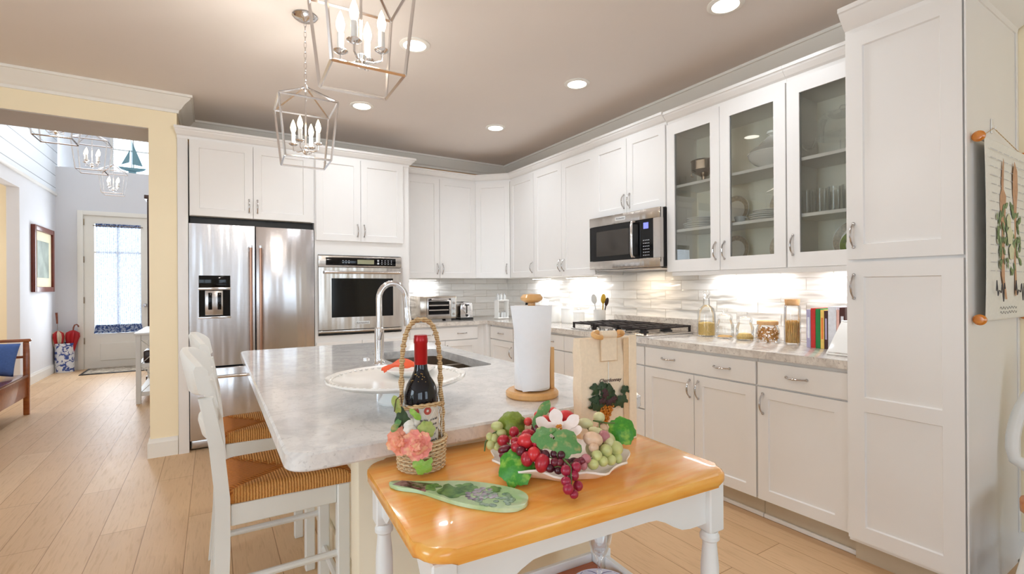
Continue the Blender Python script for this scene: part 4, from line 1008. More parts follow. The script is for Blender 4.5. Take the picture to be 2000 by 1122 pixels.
# cookbooks beside the pantry: spines towards the room
def book(label, y0, th, h, d, mat, mat2=None, lean=0.0):
    r = thing('book', label, 'book', (-0.28, y0 - th / 2, CT), 'cookbooks standing beside the pantry')
    x0 = -0.275; T = Matrix.Translation((x0, y0, CT)) @ Matrix.Rotation(lean, 4, 'X')
    b = MB(); b.box(0, d, -0.0025, 0, 0.0003, h, T=T); b.box(0, d, -th, -th + 0.0025, 0.0003, h, T=T); b.box(-0.003, 0.0, -th, 0, 0.0003, h, 0.0008, 1, T=T)
    b.obj('cover', mat, r, smooth=0)
    MB().box(0.0005, d - 0.004, -th + 0.003, -0.003, 0.003, h - 0.004, T=T).obj('pages', 'paper', r, smooth=0)
    if mat2:
        MB().box(-0.0036, -0.0031, -th * 0.75, -th * 0.25, h * 0.25, h * 0.8, T=T).obj('spine_print', mat2, r, smooth=0)
    return r
y = -3.690
for lab, th, h, d, m1, m2 in (('lilac patterned book, leftmost of the cookbooks', 0.022, 0.212, 0.17, 'book_lilac', 'book_white'), ('red-spined book between the lilac and green ones', 0.024, 0.220, 0.18, 'book_red', None), ('green-spined book right of the red one', 0.024, 0.218, 0.18, 'book_green', None),
        ('pale yellow and orange-spined book right of the green one', 0.018, 0.212, 0.17, 'book_yellow', 'book_orange'), ('dark multicoloured-spined book left of the thick white one', 0.018, 0.208, 0.17, 'book_black', 'book_lilac'), ('thick white ring binder among the cookbooks', 0.040, 0.232, 0.19, 'book_white', None), ('thin pink-spined book right of the white binder', 0.014, 0.215, 0.18, 'book_pink', None), ('dark brown-spined book nearest the pantry', 0.026, 0.228, 0.18, 'book_brown', 'book_white')):
    book(lab, y, th, h, d, m1, m2); y -= th + 0.0012
# white metal bookstand in front of the pantry end of the books
r = thing('cookbook_stand', 'white wire cookbook stand at the pantry end of the worktop', 'stand', (-0.42, -3.97, CT))
b = MB()
for yy in (-3.90, -4.03):
    b.tube([(-0.50, yy, CT + 0.006), (-0.34, yy, CT + 0.16), (-0.30, yy, CT + 0.006), (-0.50, yy, CT + 0.006)], 0.005, 8)
b.tube([(-0.34, -3.90, CT + 0.16), (-0.34, -4.03, CT + 0.16)], 0.005, 8); b.tube([(-0.50, -3.90, CT + 0.006), (-0.50, -4.03, CT + 0.006)], 0.005, 8)
b.obj('wire_frame', 'porcelain', r)
T = Matrix.Translation((-0.50, -3.965, CT + 0.012)) @ Matrix.Rotation(0.80, 4, 'Y')
MB().box(-0.008, -0.002, -0.062, 0.062, 0.0, 0.20, 0.002, T=T).obj('back_plate', 'porcelain', r)

# ------------------------------------------------------------------ island
def island():
    r = thing('kitchen_island', 'kitchen island with a white-grey quartz top and cream panelled base', 'kitchen island', (-2.4, -3.0, 0))
    b = MB(); x0, x1, y0, y1 = -2.62, -1.985, -3.80, -2.06
    b.box(x0, x0 + 0.02, y0, y1, 0, 0.873); b.box(x1 - 0.02, x1, y0, y1, 0.10, 0.873); b.box(x0 + 0.02, x1 - 0.02, y1 - 0.02, y1, 0, 0.873); b.box(x0 + 0.02, x1 - 0.02, y0, y0 + 0.02, 0, 0.873); b.box(x0 + 0.02, x1 - 0.06, y0 + 0.02, y1 - 0.02, 0.0, 0.12)
    b.obj('body', 'island_panel', r, smooth=0)
    b = MB(); b.box(-2.80, -1.98, -3.88, -3.801, 0.0, 0.8735, 0.003); b.box(-2.80, -1.98, -3.896, -3.8802, 0.0, 0.12, 0.004)
    b.obj('end_panel', 'island_panel', r)
    b = MB(); b.box(x0 - 0.016, x0 - 0.0005, -3.79, y1, 0.0, 0.12, 0.004); b.obj('baseboard', 'island_panel', r)
    # quartz slab with the sink cut-out
    X0, X1, Y0, Y1, R = -2.982, -1.925, -4.032, -2.020, 0.05
    out = []
    for (cx, cy, a0) in ((X0 + R, Y0 + R, PI), (X1 - R, Y0 + R, 1.5 * PI), (X1 - R, Y1 - R, 0), (X0 + R, Y1 - R, 0.5 * PI)):
        rr = R if a0 != 2 else R
        for k in range(7):
            a = a0 + k / 6 * PI / 2; out.append((cx + rr * math.cos(a), cy + rr * math.sin(a)))
    hole = []; hx0, hx1, hy0, hy1, hr = -2.40, -2.035, -3.235, -2.545, 0.04
    for (cx, cy, a0) in ((hx0 + hr, hy0 + hr, PI), (hx1 - hr, hy0 + hr, 1.5 * PI), (hx1 - hr, hy1 - hr, 0), (hx0 + hr, hy1 - hr, 0.5 * PI)):
        for k in range(5):
            a = a0 + k / 4 * PI / 2; hole.append((cx + hr * math.cos(a), cy + hr * math.sin(a)))
    b = MB(); bm = b.b; ccx, ccy = (X0 + X1) / 2, (Y0 + Y1) / 2
    def ring(pts, z, inset=0.0):
        return [bm.verts.new((x - math.copysign(inset, x - ccx), y - math.copysign(inset, y - ccy), z)) for x, y in pts]
    o1, o2, o3, o4 = ring(out, 0.8745, 0.003), ring(out, 0.8785), ring(out, 0.909), ring(out, 0.914, 0.005)
    h1, h2 = ring(hole, 0.8745), ring(hole, 0.914)
    def band(a, c):
        n = len(a)
        for i in range(n): bm.faces.new((a[i], a[(i + 1) % n], c[(i + 1) % n], c[i]))
    band(o1, o2); band(o2, o3); band(o3, o4); band(h1, h2)
    def edges(a): return [bm.edges.get((a[i], a[(i + 1) % len(a)])) for i in range(len(a))]
    bmesh.ops.triangle_fill(bm, use_beauty=True, edges=edges(o4) + edges(h2)); bmesh.ops.triangle_fill(bm, use_beauty=True, edges=edges(o1) + edges(h1))
    b.obj('countertop', 'island_quartz', r, smooth=0.5)
    # double-bowl undermount sink: rim flange and two bowls
    t = 0.003; zb = 0.70
    def bowl(ya, yb):
        b = MB(); xa, xb = hx0 - 0.012, hx1 + 0.012
        b.box(xa, xa + t, ya, yb, zb, 0.8742); b.box(xb - t, xb, ya, yb, zb, 0.8742); b.box(xa + t, xb - t, ya, ya + t, zb, 0.8742); b.box(xa + t, xb - t, yb - t, yb, zb, 0.8742); b.box(xa + t, xb - t, ya + t, yb - t, zb, zb + t)
        o = b.obj('sink_bowl', 'steel_sink', r, smooth=0)
        MB().lathe([(0, zb + t), (0.042, zb + t), (0.04, zb + t + 0.004), (0.02, zb + t + 0.001), (0, zb + t + 0.001)], ((xa + xb) / 2, (ya + yb) / 2, 0), 20).obj('drain', 'chrome', o)
    bowl(-3.247, -2.905); bowl(-2.885, -2.533)
    MB().box(hx0 - 0.012, hx1 + 0.012, -2.9045, -2.8855, 0.862, 0.8742, 0.002).obj('sink_divider', 'steel_sink', r)
island()
def faucet():
    fx, fy = -2.470, -2.946
    r = thing('faucet', 'tall chrome gooseneck faucet standing at the island sink', 'faucet', (fx, fy, 0.9142))
    MB().lathe([(0, 0), (0.028, 0), (0.028, 0.006), (0.023, 0.012), (0.021, 0.03), (0.021, 0.165), (0.0165, 0.17), (0, 0.17)], (fx, fy, 0.9142), 24).obj('base_column', 'chrome', r)
    pts = [(fx, fy, 1.08), (fx, fy, 1.20)]
    R = 0.062
    for k in range(13):
        a = PI - k / 12 * PI; pts.append((fx + R + R * math.cos(a), fy, 1.215 + R * 1.1 * math.sin(a)))
    pts += [(fx + 2 * R + 0.005, fy, 1.16)]
    MB().tube(pts, 0.0135, 14).obj('gooseneck', 'chrome', r)
    MB().tube([(fx + 2 * R + 0.005, fy, 1.17), (fx + 2 * R + 0.008, fy, 1.13), (fx + 2 * R + 0.012, fy, 1.085)], [0.0145, 0.017, 0.018], 14).obj('spray_head', 'chrome', r)
    MB().tube([(fx - 0.005, fy - 0.02, 1.035), (fx - 0.01, fy - 0.045, 1.045), (fx - 0.02, fy - 0.10, 1.075)], [0.009, 0.007, 0.006], 10).obj('lever', 'chrome', r)
faucet()
o = MB(); o.lathe([(0, 0), (0.018, 0), (0.018, 0.006), (0.008, 0.009), (0, 0.009)], (-2.474, -2.736, 0.9142), 18)
item('soap_button', 'small chrome button set in the quartz behind the faucet', 'button', o, 'chrome', (-2.474, -2.736, 0.9142))

# ------------------------------------------------------------------ counter stools (built at the origin, facing +x)
def stool(label, loc):
    r = thing('counter_stool', label, 'stool', (0, 0, 0), 'white rush-seat counter stools')
    HY = 0.185
    for s in (-1, 1):
        y = s * (HY - 0.018)
        prof = [(-0.222, 0.0), (-0.203, 0.25), (-0.195, 0.50), (-0.195, 0.64), (-0.210, 0.80), (-0.236, 0.945)]
        ps = [(x - 0.019, z) for x, z in prof] + [(x + 0.019, z) for x, z in prof[::-1]]
        T = Matrix.Translation((0, y + 0.016, 0)) @ Matrix.Rotation(PI / 2, 4, 'X')
        MB().prism(ps, 0.0, 0.032, T=T, bev=0.004, seg=1).obj('rear_post', 'chair_white', r)
        MB().box(0.128, 0.168, y - 0.02, y + 0.02, 0.0, 0.618, 0.004, 1).obj('front_leg', 'chair_white', r)
        MB().box(-0.1745, 0.1278, y - 0.011, y + 0.011, 0.555, 0.618, 0.003, 1).obj('side_rail', 'chair_white', r)
        MB().tube([(-0.18, y, 0.385), (0.128, y, 0.385)], 0.011, 10).obj('side_stretcher', 'chair_white', r)
    MB().box(0.136, 0.160, -HY + 0.0395, HY - 0.0395, 0.555, 0.618, 0.003, 1).obj('front_rail', 'chair_white', r)
    MB().box(-0.206, -0.184, -HY + 0.0355, HY - 0.0355, 0.555, 0.618, 0.003, 1).obj('back_rail', 'chair_white', r)
    MB().tube([(0.148, -HY + 0.0385, 0.25), (0.148, HY - 0.0385, 0.25)], 0.013, 10).obj('footrest', 'chair_white', r)
    MB().tube([(-0.203, -HY + 0.0355, 0.30), (-0.203, HY - 0.0355, 0.30)], 0.011, 10).obj('back_stretcher', 'chair_white', r)
    # crest rail: bowed board with rounded top, and a slimmer slat below
    def slat(name, z0, z1, x0, tip, arch, n=14, th=0.026, ext=0.0):
        pts = []; H = HY + ext
        for i in range(n + 1):
            s = i / n * 2 - 1; y = s * H; back = -0.034 * (1 - s * s); zt = z1 - arch * abs(s) ** 2.5; zb = z0 + arch * 0.35 * abs(s) ** 2.5
            for (dx, z) in ((0.5, zb + 0.006), (0.5, zt - 0.012), (0.25, zt), (-0.25, zt), (-0.5, zt - 0.012), (-0.5, zb + 0.006), (-0.3, zb), (0.3, zb)):
                f = (z - z0) / (z1 - z0); pts.append((x0 + back + tip * f + dx * th, y, z))
        m = 8; fs = [[i * m + k, i * m + (k + 1) % m, (i + 1) * m + (k + 1) % m, (i + 1) * m + k] for i in range(n) for k in range(m)]
        fs += [list(range(m))[::-1], [n * m + k for k in range(m)]]
        return MB().poly(pts, fs).obj(name, 'chair_white', r, smooth=0.7)
    slat('crest_rail', 0.945, 1.075, -0.232, -0.026, 0.035, th=0.034, ext=0.008)
    slat('back_slat', 0.80, 0.86, -0.205, -0.014, 0.010, th=0.018, ext=-0.034)
    # woven rush seat: four triangles meeting at the middle, rolled edges
    n = 22; hx, hy = 0.187, 0.192; b = MB(); V = {}
    for i in range(n + 1):
        for j in range(n + 1):
            u = i / n * 2 - 1; v = j / n * 2 - 1
            u2 = math.copysign(1 - (1 - abs(u)) ** 1.5, u); v2 = math.copysign(1 - (1 - abs(v)) ** 1.5, v)
            e = max(abs(u2), abs(v2)); ee = max(0.0, (e - 0.88) / 0.12)
            ridge = abs(abs(u2) - abs(v2))
            z = 0.664 - 0.030 * (1 - math.sqrt(max(0, 1 - ee * ee))) - 0.010 * math.exp(-(ridge / 0.05) ** 2) * (1 if e > 0.1 else 0) - 0.010 * (1 - e)
            V[i, j] = b.b.verts.new((u2 * hx - 0.008, v2 * hy * (0.94 + 0.06 * u2), z))
    for i in range(n):
        for j in range(n):
            f = b.b.faces.new((V[i, j], V[i + 1, j], V[i + 1, j + 1], V[i, j + 1])); c = f.calc_center_median()
            f.material_index = 0 if abs((c.x + 0.008) / hx) > abs(c.y / hy) else 1
    edge = [(i, 0) for i in range(n)] + [(n, j) for j in range(n)] + [(i, n) for i in range(n, 0, -1)] + [(0, j) for j in range(n, 0, -1)]
    lo = [b.b.verts.new((V[k].co.x * 0.985, V[k].co.y * 0.985, 0.6185)) for k in edge]
    for a in range(len(edge)):
        c = (a + 1) % len(edge); f = b.b.faces.new((V[edge[a]], V[edge[c]], lo[c], lo[a])); m = f.calc_center_median(); f.material_index = 0 if abs((m.x + 0.008) / hx) > abs(m.y / hy) else 1
    b.b.faces.new(lo)
    b.obj('rush_seat', ['rush_y', 'rush_x'], r, smooth=0.8)
    r.location = loc
    return r
s0 = stool('white wooden counter stool with woven rush seat, nearer to the camera', (-2.893, -3.285, 0))
dup(s0, (-2.893, -2.625, 0), 'white wooden counter stool with woven rush seat, farther along toward the refrigerator')

# ------------------------------------------------------------------ things on the island
IT = 0.9142
def cake_stand():
    c = (-2.635, -3.69, IT)
    r = thing('cake_stand', 'large white ceramic pedestal plate on the island', 'cake stand', c)
    MB().lathe([(0, 0.0), (0.055, 0.0), (0.058, 0.006), (0.046, 0.02), (0.035, 0.045), (0.04, 0.052), (0, 0.052)], c, 32).obj('foot', 'porcelain', r)
    MB().lathe([(0, 0.0522), (0.05, 0.0522), (0.12, 0.054), (0.185, 0.066), (0.207, 0.078), (0.205, 0.083), (0.18, 0.073), (0.12, 0.061), (0, 0.060)], c, 56, wob=0.008, wn=14).obj('plate', 'porcelain', r)
    b = MB()
    for k in range(56):
        a = 2 * PI * k / 56; b.ball((c[0] + 0.190 * math.cos(a), c[1] + 0.190 * math.sin(a), c[2] + 0.0785), 0.006, 8, sc=(1, 1, 0.45))
    b.obj('beaded_rim', 'porcelain', r)
    c2 = (-2.565, -3.60, IT + 0.0606)
    q = thing('serving_dish', 'shallow white dish resting on the pedestal plate behind the wine bottle', 'dish', c2)
    MB().lathe([(0, 0), (0.04, 0), (0.075, 0.018), (0.082, 0.024), (0.08, 0.027), (0.05, 0.011), (0, 0.009)], c2, 32).obj('bowl', 'porcelain', q)
    b = MB(); base = Vector((c2[0] - 0.025, c2[1], c2[2] + 0.028)); n = 16; pts = []; fs = []
    for i in range(n + 1):
        for j in range(9):
            u = i / n * 2 - 1; v = j / 8 * 2 - 1
            z = 0.026 * max(0, 1 - abs(u) ** 1.4) * (1 - 0.5 * v * v) + 0.006 * math.sin(5 * u + 2 * v); pts.append((base.x + 0.062 * u, base.y + 0.03 * v * (1 - 0.5 * u * u), base.z + z))
    N = len(pts); pts += [(x, y, z - 0.006) for x, y, z in pts]
    for i in range(n):
        for j in range(8):
            q4 = [i * 9 + j, (i + 1) * 9 + j, (i + 1) * 9 + j + 1, i * 9 + j + 1]; fs.append(q4); fs.append([N + k for k in q4[::-1]])
    for i in range(n):
        for j in (0, 8): fs.append([i * 9 + j, (i + 1) * 9 + j, N + (i + 1) * 9 + j, N + i * 9 + j])
    for j in range(8):
        for i in (0, n): fs.append([i * 9 + j, i * 9 + j + 1, N + i * 9 + j + 1, N + i * 9 + j])
    b.poly(pts, fs); item('napkin', 'bright orange-red folded cloth lying in the white dish', 'napkin', b, 'orange_cloth', base)
cake_stand()
def towel_holder():
    c = (-2.245, -3.845, IT)
    r = thing('paper_towel_holder', 'wooden upright paper towel holder with a round base on the island', 'paper towel holder', c)
    MB().lathe([(0, 0), (0.079, 0), (0.084, 0.005), (0.084, 0.016), (0.078, 0.022), (0, 0.022)], c, 40).obj('base', 'bamboo', r)
    MB().tube([(c[0], c[1], c[2] + 0.022), (c[0], c[1], c[2] + 0.296)], 0.012, 14).obj('post', 'bamboo', r)
    MB().lathe([(0, 0.296), (0.020, 0.298), (0.034, 0.306), (0.036, 0.314), (0.028, 0.324), (0, 0.327)], c, 24).obj('knob', 'bamboo', r)
    MB().box(c[0] + 0.052, c[0] + 0.066, c[1] - 0.032, c[1] - 0.018, c[2] + 0.0215, c[2] + 0.155, 0.003).obj('side_arm', 'bamboo', r)
    z0, z1 = c[2] + 0.026, c[2] + 0.288
    q = thing('paper_towel_roll', 'white paper towel roll with a loose hanging sheet, on the wooden holder', 'paper towels', (c[0], c[1], z0))
    MB().lathe([(0.018, z0), (0.056, z0), (0.0565, z0 + 0.003), (0.0565, z1 - 0.003), (0.056, z1), (0.018, z1), (0.018, z0)], (c[0], c[1], 0), 48).obj('roll', 'paper', q)
    # the loose end hanging off to the left, tapering downwards
    b = MB(); pts = []; n = 10
    d = Vector((-0.46, -0.89, 0)).normalized(); side = Vector((-0.89, 0.46, 0)).normalized()
    for i in range(n + 1):
        f = i / n
        for j in range(9):
            g = j / 8; w = (-0.072 + 0.036 * f * 1.0) * (1 - g) + (0.057 - 0.010 * f) * g
            curl = 0.062 + 0.004 * math.sin(3 * g + f) - 0.022 * (abs(g - 0.5) * 2) ** 2 * 0.4
            p = Vector((c[0], c[1], z1 + 0.002 - f * (0.265 - 0.012 * g))) + d * curl + side * (-w); pts.append(tuple(p))
    N = len(pts); pts += [tuple(Vector(p) - d * 0.0012) for p in pts]; fs = []
    for i in range(n):
        for j in range(8):
            q4 = [i * 9 + j, (i + 1) * 9 + j, (i + 1) * 9 + j + 1, i * 9 + j + 1]; fs.append(q4); fs.append([N + k for k in q4[::-1]])
    for i in range(n):
        for j in (0, 8): fs.append([i * 9 + j, (i + 1) * 9 + j, N + (i + 1) * 9 + j, N + i * 9 + j])
    for j in range(8):
        for i in (0, n): fs.append([i * 9 + j, i * 9 + j + 1, N + i * 9 + j + 1, N + i * 9 + j])
    b.poly(pts, fs).obj('loose_sheet', 'paper', q)
towel_holder()
# pale blue cloth crumpled at the island's right edge
def crumple(name, label, cat, c, rx, ry, h, mat, seed):
    rnd = random.Random(seed); b = MB(); res = bmesh.ops.create_icosphere(b.b, subdivisions=4, radius=1.0)
    from mathutils import noise
    for v in res['verts']:
        n = 1 + 0.45 * noise.noise(v.co * 2.4 + Vector((seed, 0, 0))); v.co = Vector((v.co.x * rx * n, v.co.y * ry * n, max(0, v.co.z * n + 0.35) * h)) + Vector(c)
    return item(name, label, cat, b, mat, c, smooth=1.0)
crumple('dish_cloth', 'pale blue and white cloth crumpled at the right edge of the island', 'cloth', (-2.005, -3.86, IT), 0.055, 0.06, 0.03, 'blue_cloth', 5)

# ------------------------------------------------------------------ kitchen cart in the foreground
TZ = 0.860; CC = Vector((-2.4825, -4.238, 0)); CR_ = Matrix.Translation(CC) @ Matrix.Rotation(math.radians(-3.6), 4, 'Z')
def rrect(hx, hy, R, n=7):
    o = []
    for (cx, cy, a0) in ((-hx + R, -hy + R, PI), (hx - R, -hy + R, 1.5 * PI), (hx - R, hy - R, 0), (-hx + R, hy - R, 0.5 * PI)):
        for k in range(n): a = a0 + k / (n - 1) * PI / 2; o.append((cx + R * math.cos(a), cy + R * math.sin(a)))
    return o
def cart():
    r = thing('kitchen_cart', 'small white kitchen cart with turned legs and a honey wood top', 'cart', (CC.x, CC.y, 0))
    HX, HY = 0.350, 0.227
    MB().prism(rrect(HX, HY, 0.055), TZ - 0.026, TZ - 0.0005, T=CR_, bev=0.011, seg=4).obj('tabletop', 'honey_wood', r, smooth=0.9)
    lx, ly, w = 0.310, 0.190, 0.0215; zt = TZ - 0.0265
    for sx in (-1, 1):
        for sy in (-1, 1):
            cx, cy = sx * lx, sy * ly; b = MB()
            b.box(cx - w, cx + w, cy - w, cy + w, zt - 0.105, zt, 0.003, 1, T=CR_)
            prof = [(0.0, 0.0), (0.012, 0.0), (0.015, 0.03), (0.019, 0.10), (0.021, 0.20), (0.0215, 0.36), (0.0215, 0.40)]
            prof += [(0.014, 0.41), (0.02, 0.42), (0.0215, 0.44)]
            b.lathe([(0, 0), (0.013, 0), (0.019, 0.10), (0.0205, 0.18), (0.0165, 0.30), (0.0145, 0.38), (0.02, 0.392), (0.02, 0.402), (0.0155, 0.41), (0.0215, 0.43)], (cx, cy, 0), 20, T=CR_)
            b.box(cx - w, cx + w, cy - w, cy + w, 0.4301, 0.510, 0.003, 1, T=CR_)
            b.lathe([(0.0, 0.5102), (0.019, 0.5102), (0.0155, 0.522), (0.0205, 0.530), (0.0205, 0.538), (0.0165, 0.548), (0.0195, 0.60), (0.0190, 0.65), (0.0150, 0.695), (0.0150, 0.703), (0.0205, 0.708), (0.0205, 0.716), (0.0160, 0.724), (0.0200, 0.7282), (0.0, 0.7282)], (cx, cy, 0), 20, T=CR_)
            L = b.obj('leg', 'cart_white', r, smooth=0.5)
            if sx < 0 and sy < 0:
                MB().lathe([(0, 0), (0.0075, 0), (0.006, 0.004), (0, 0.005)], (0, 0, 0), 14, T=CR_ @ Matrix.Translation((cx - w - 0.0002, cy, zt - 0.05)) @ Matrix.Rotation(-PI / 2, 4, 'Y')).obj('bolt_cap', 'hinge', L)
    def apron(axis, s):
        n = 24; pts = []; L = (lx if axis == 'x' else ly) - w; c = s * (ly if axis == 'x' else lx)
        top = zt - 0.0005; out = []
        for i in range(n + 1):
            u = i / n * 2 - 1; a = abs(u)
            drop = 0.085 if a > 0.82 else 0.085 - 0.042 * (0.5 + 0.5 * math.cos(PI * max(0, (a - 0.45)) / 0.37)) if a > 0.45 else 0.043
            out.append((u * L, top - drop))
        P = [(-L, top)] + out + [(L, top)]
        b = MB()
        if axis == 'x': b.prism(P, -0.009, 0.009, T=CR_ @ Matrix.Translation((0, c, 0)) @ Matrix.Rotation(PI / 2, 4, 'X'))
        else: b.prism(P, -0.009, 0.009, T=CR_ @ Matrix.Translation((c, 0, 0)) @ Matrix.Rotation(PI / 2, 4, 'Z') @ Matrix.Rotation(PI / 2, 4, 'X'))
        b.obj('apron', 'cart_white', r, smooth=0)
    for ax in 'xy':
        for s in (-1, 1): apron(ax, s)
    # lower shelf with a white rail around it
    MB().box(-lx + w + 0.001, lx - w - 0.001, -ly - 0.008, ly + 0.008, 0.455, 0.470, 0.002, 1, T=CR_).obj('shelf', 'shelf_wood', r, smooth=0)
    b = MB()
    for s in (-1, 1):
        b.box(-lx + w + 0.0005, lx - w - 0.0005, s * (ly + 0.015) - 0.0065, s * (ly + 0.015) + 0.0065, 0.450, 0.492, 0.002, 1, T=CR_)
        b.box(s * (lx + 0.005) - 0.0075, s * (lx + 0.005) + 0.0075, -ly + w + 0.0005, ly - w - 0.0005, 0.450, 0.492, 0.002, 1, T=CR_)
    b.obj('shelf_rail', 'cart_white', r, smooth=0)
cart()

# ------------------------------------------------------------------ wine basket with its bottle and flowers
TT = TZ - 0.0003
BX, BY = -2.713, -4.091
def leaf_mesh(mb, c, normal, tip, size, lobes='grape', dome=0.18, th=0.0012, seed=0, width=1.0):
    """leaf blade: lobed outline around c, tip direction, domed and a little crumpled, with thickness"""
    rnd = random.Random(seed); n = Vector(normal).normalized(); t = Vector(tip); t = (t - n * t.dot(n)).normalized(); s = n.cross(t)
    A = 36; Rn = 5; pts = []; ph = rnd.uniform(0, 6)
    def rad(a):
        if lobes == 'grape':
            base = 0.70 + 0.28 * abs(math.cos(2.5 * a)) ** 0.8 + 0.035 * (2 * abs(((a * 3.5 + ph) % 1.0) - 0.5) * 2 - 1)
            if abs(abs(a) - PI) < 0.35: base *= 0.45
            return base
        if lobes == 'round': return 0.85 + 0.06 * math.cos(7 * a + ph) + 0.03 * math.cos(17 * a)
        return (0.62 * (1 + 0.9 * math.cos(a) ** 2 * (1 if math.cos(a) > 0 else 0.55))) * (1 - 0.45 * abs(math.sin(a)))
    for r in range(Rn + 1):
        f = r / Rn
        for k in range(A):
            a = k / A * 2 * PI - PI; q = rad(a) * f
            u, v = q * math.cos(a), q * math.sin(a) * width
            h = -dome * (u * u + v * v) + 0.05 * math.sin(4 * u + ph) * math.sin(5 * v + ph) - 0.03 * abs(math.sin(2.5 * a)) * f
            pts.append(tuple(Vector(c) + t * (u * size) + s * (v * size) + n * (h * size)))
    N = len(pts); pts += [tuple(Vector(p) - n * th) for p in pts]; fs = []
    for r in range(Rn):
        for k in range(A):
            q4 = [r * A + k, r * A + (k + 1) % A, (r + 1) * A + (k + 1) % A, (r + 1) * A + k]
            if r == 0: q4 = [k, (r + 1) * A + (k + 1) % A, (r + 1) * A + k]
            fs.append(q4); fs.append([N + i for i in q4[::-1]])
    for k in range(A): fs.append([Rn * A + k, Rn * A + (k + 1) % A, N + Rn * A + (k + 1) % A, N + Rn * A + k])
    mb.poly(pts, fs)
    bmesh.ops.remove_doubles(mb.b, verts=mb.b.verts[:], dist=1e-6)
    return mb
def weave(mb, c, r0, r1, z0, z1, rows, stakes, amp=0.0016, tr=0.0021):
    for i in range(rows):
        f = i / (rows - 1); R = r0 + (r1 - r0) * f; z = z0 + (z1 - z0) * f; pts = []
        for k in range(stakes * 4):
            a = 2 * PI * k / (stakes * 4); rr = R + amp * math.cos(stakes * a + (i % 2) * PI); pts.append((c[0] + rr * math.cos(a), c[1] + rr * math.sin(a), z))
        mb.tube(pts, tr, 5, closed=True)
    for k in range(stakes):
        a = 2 * PI * k / stakes; mb.tube([(c[0] + r0 * math.cos(a), c[1] + r0 * math.sin(a), z0), (c[0] + r1 * math.cos(a), c[1] + r1 * math.sin(a), z1)], 0.0016, 5)
def twist(mb, path, R, r, turns, strands=2):
    P = [Vector(p) for p in path]; n = len(P)
    for s in range(strands):
        pts = []; prev = None
        for i, p in enumerate(P):
            d = (P[min(i + 1, n - 1)] - P[max(i - 1, 0)]).normalized()
            x = Vector((0, 1, 0)) if prev is None else prev
            x = (x - d * x.dot(d)).normalized(); prev = x; y = d.cross(x)
            a = 2 * PI * (turns * i / (n - 1) + s / strands); pts.append(p + x * (R * math.cos(a)) + y * (R * math.sin(a)))
        mb.tube(pts, r, 7)
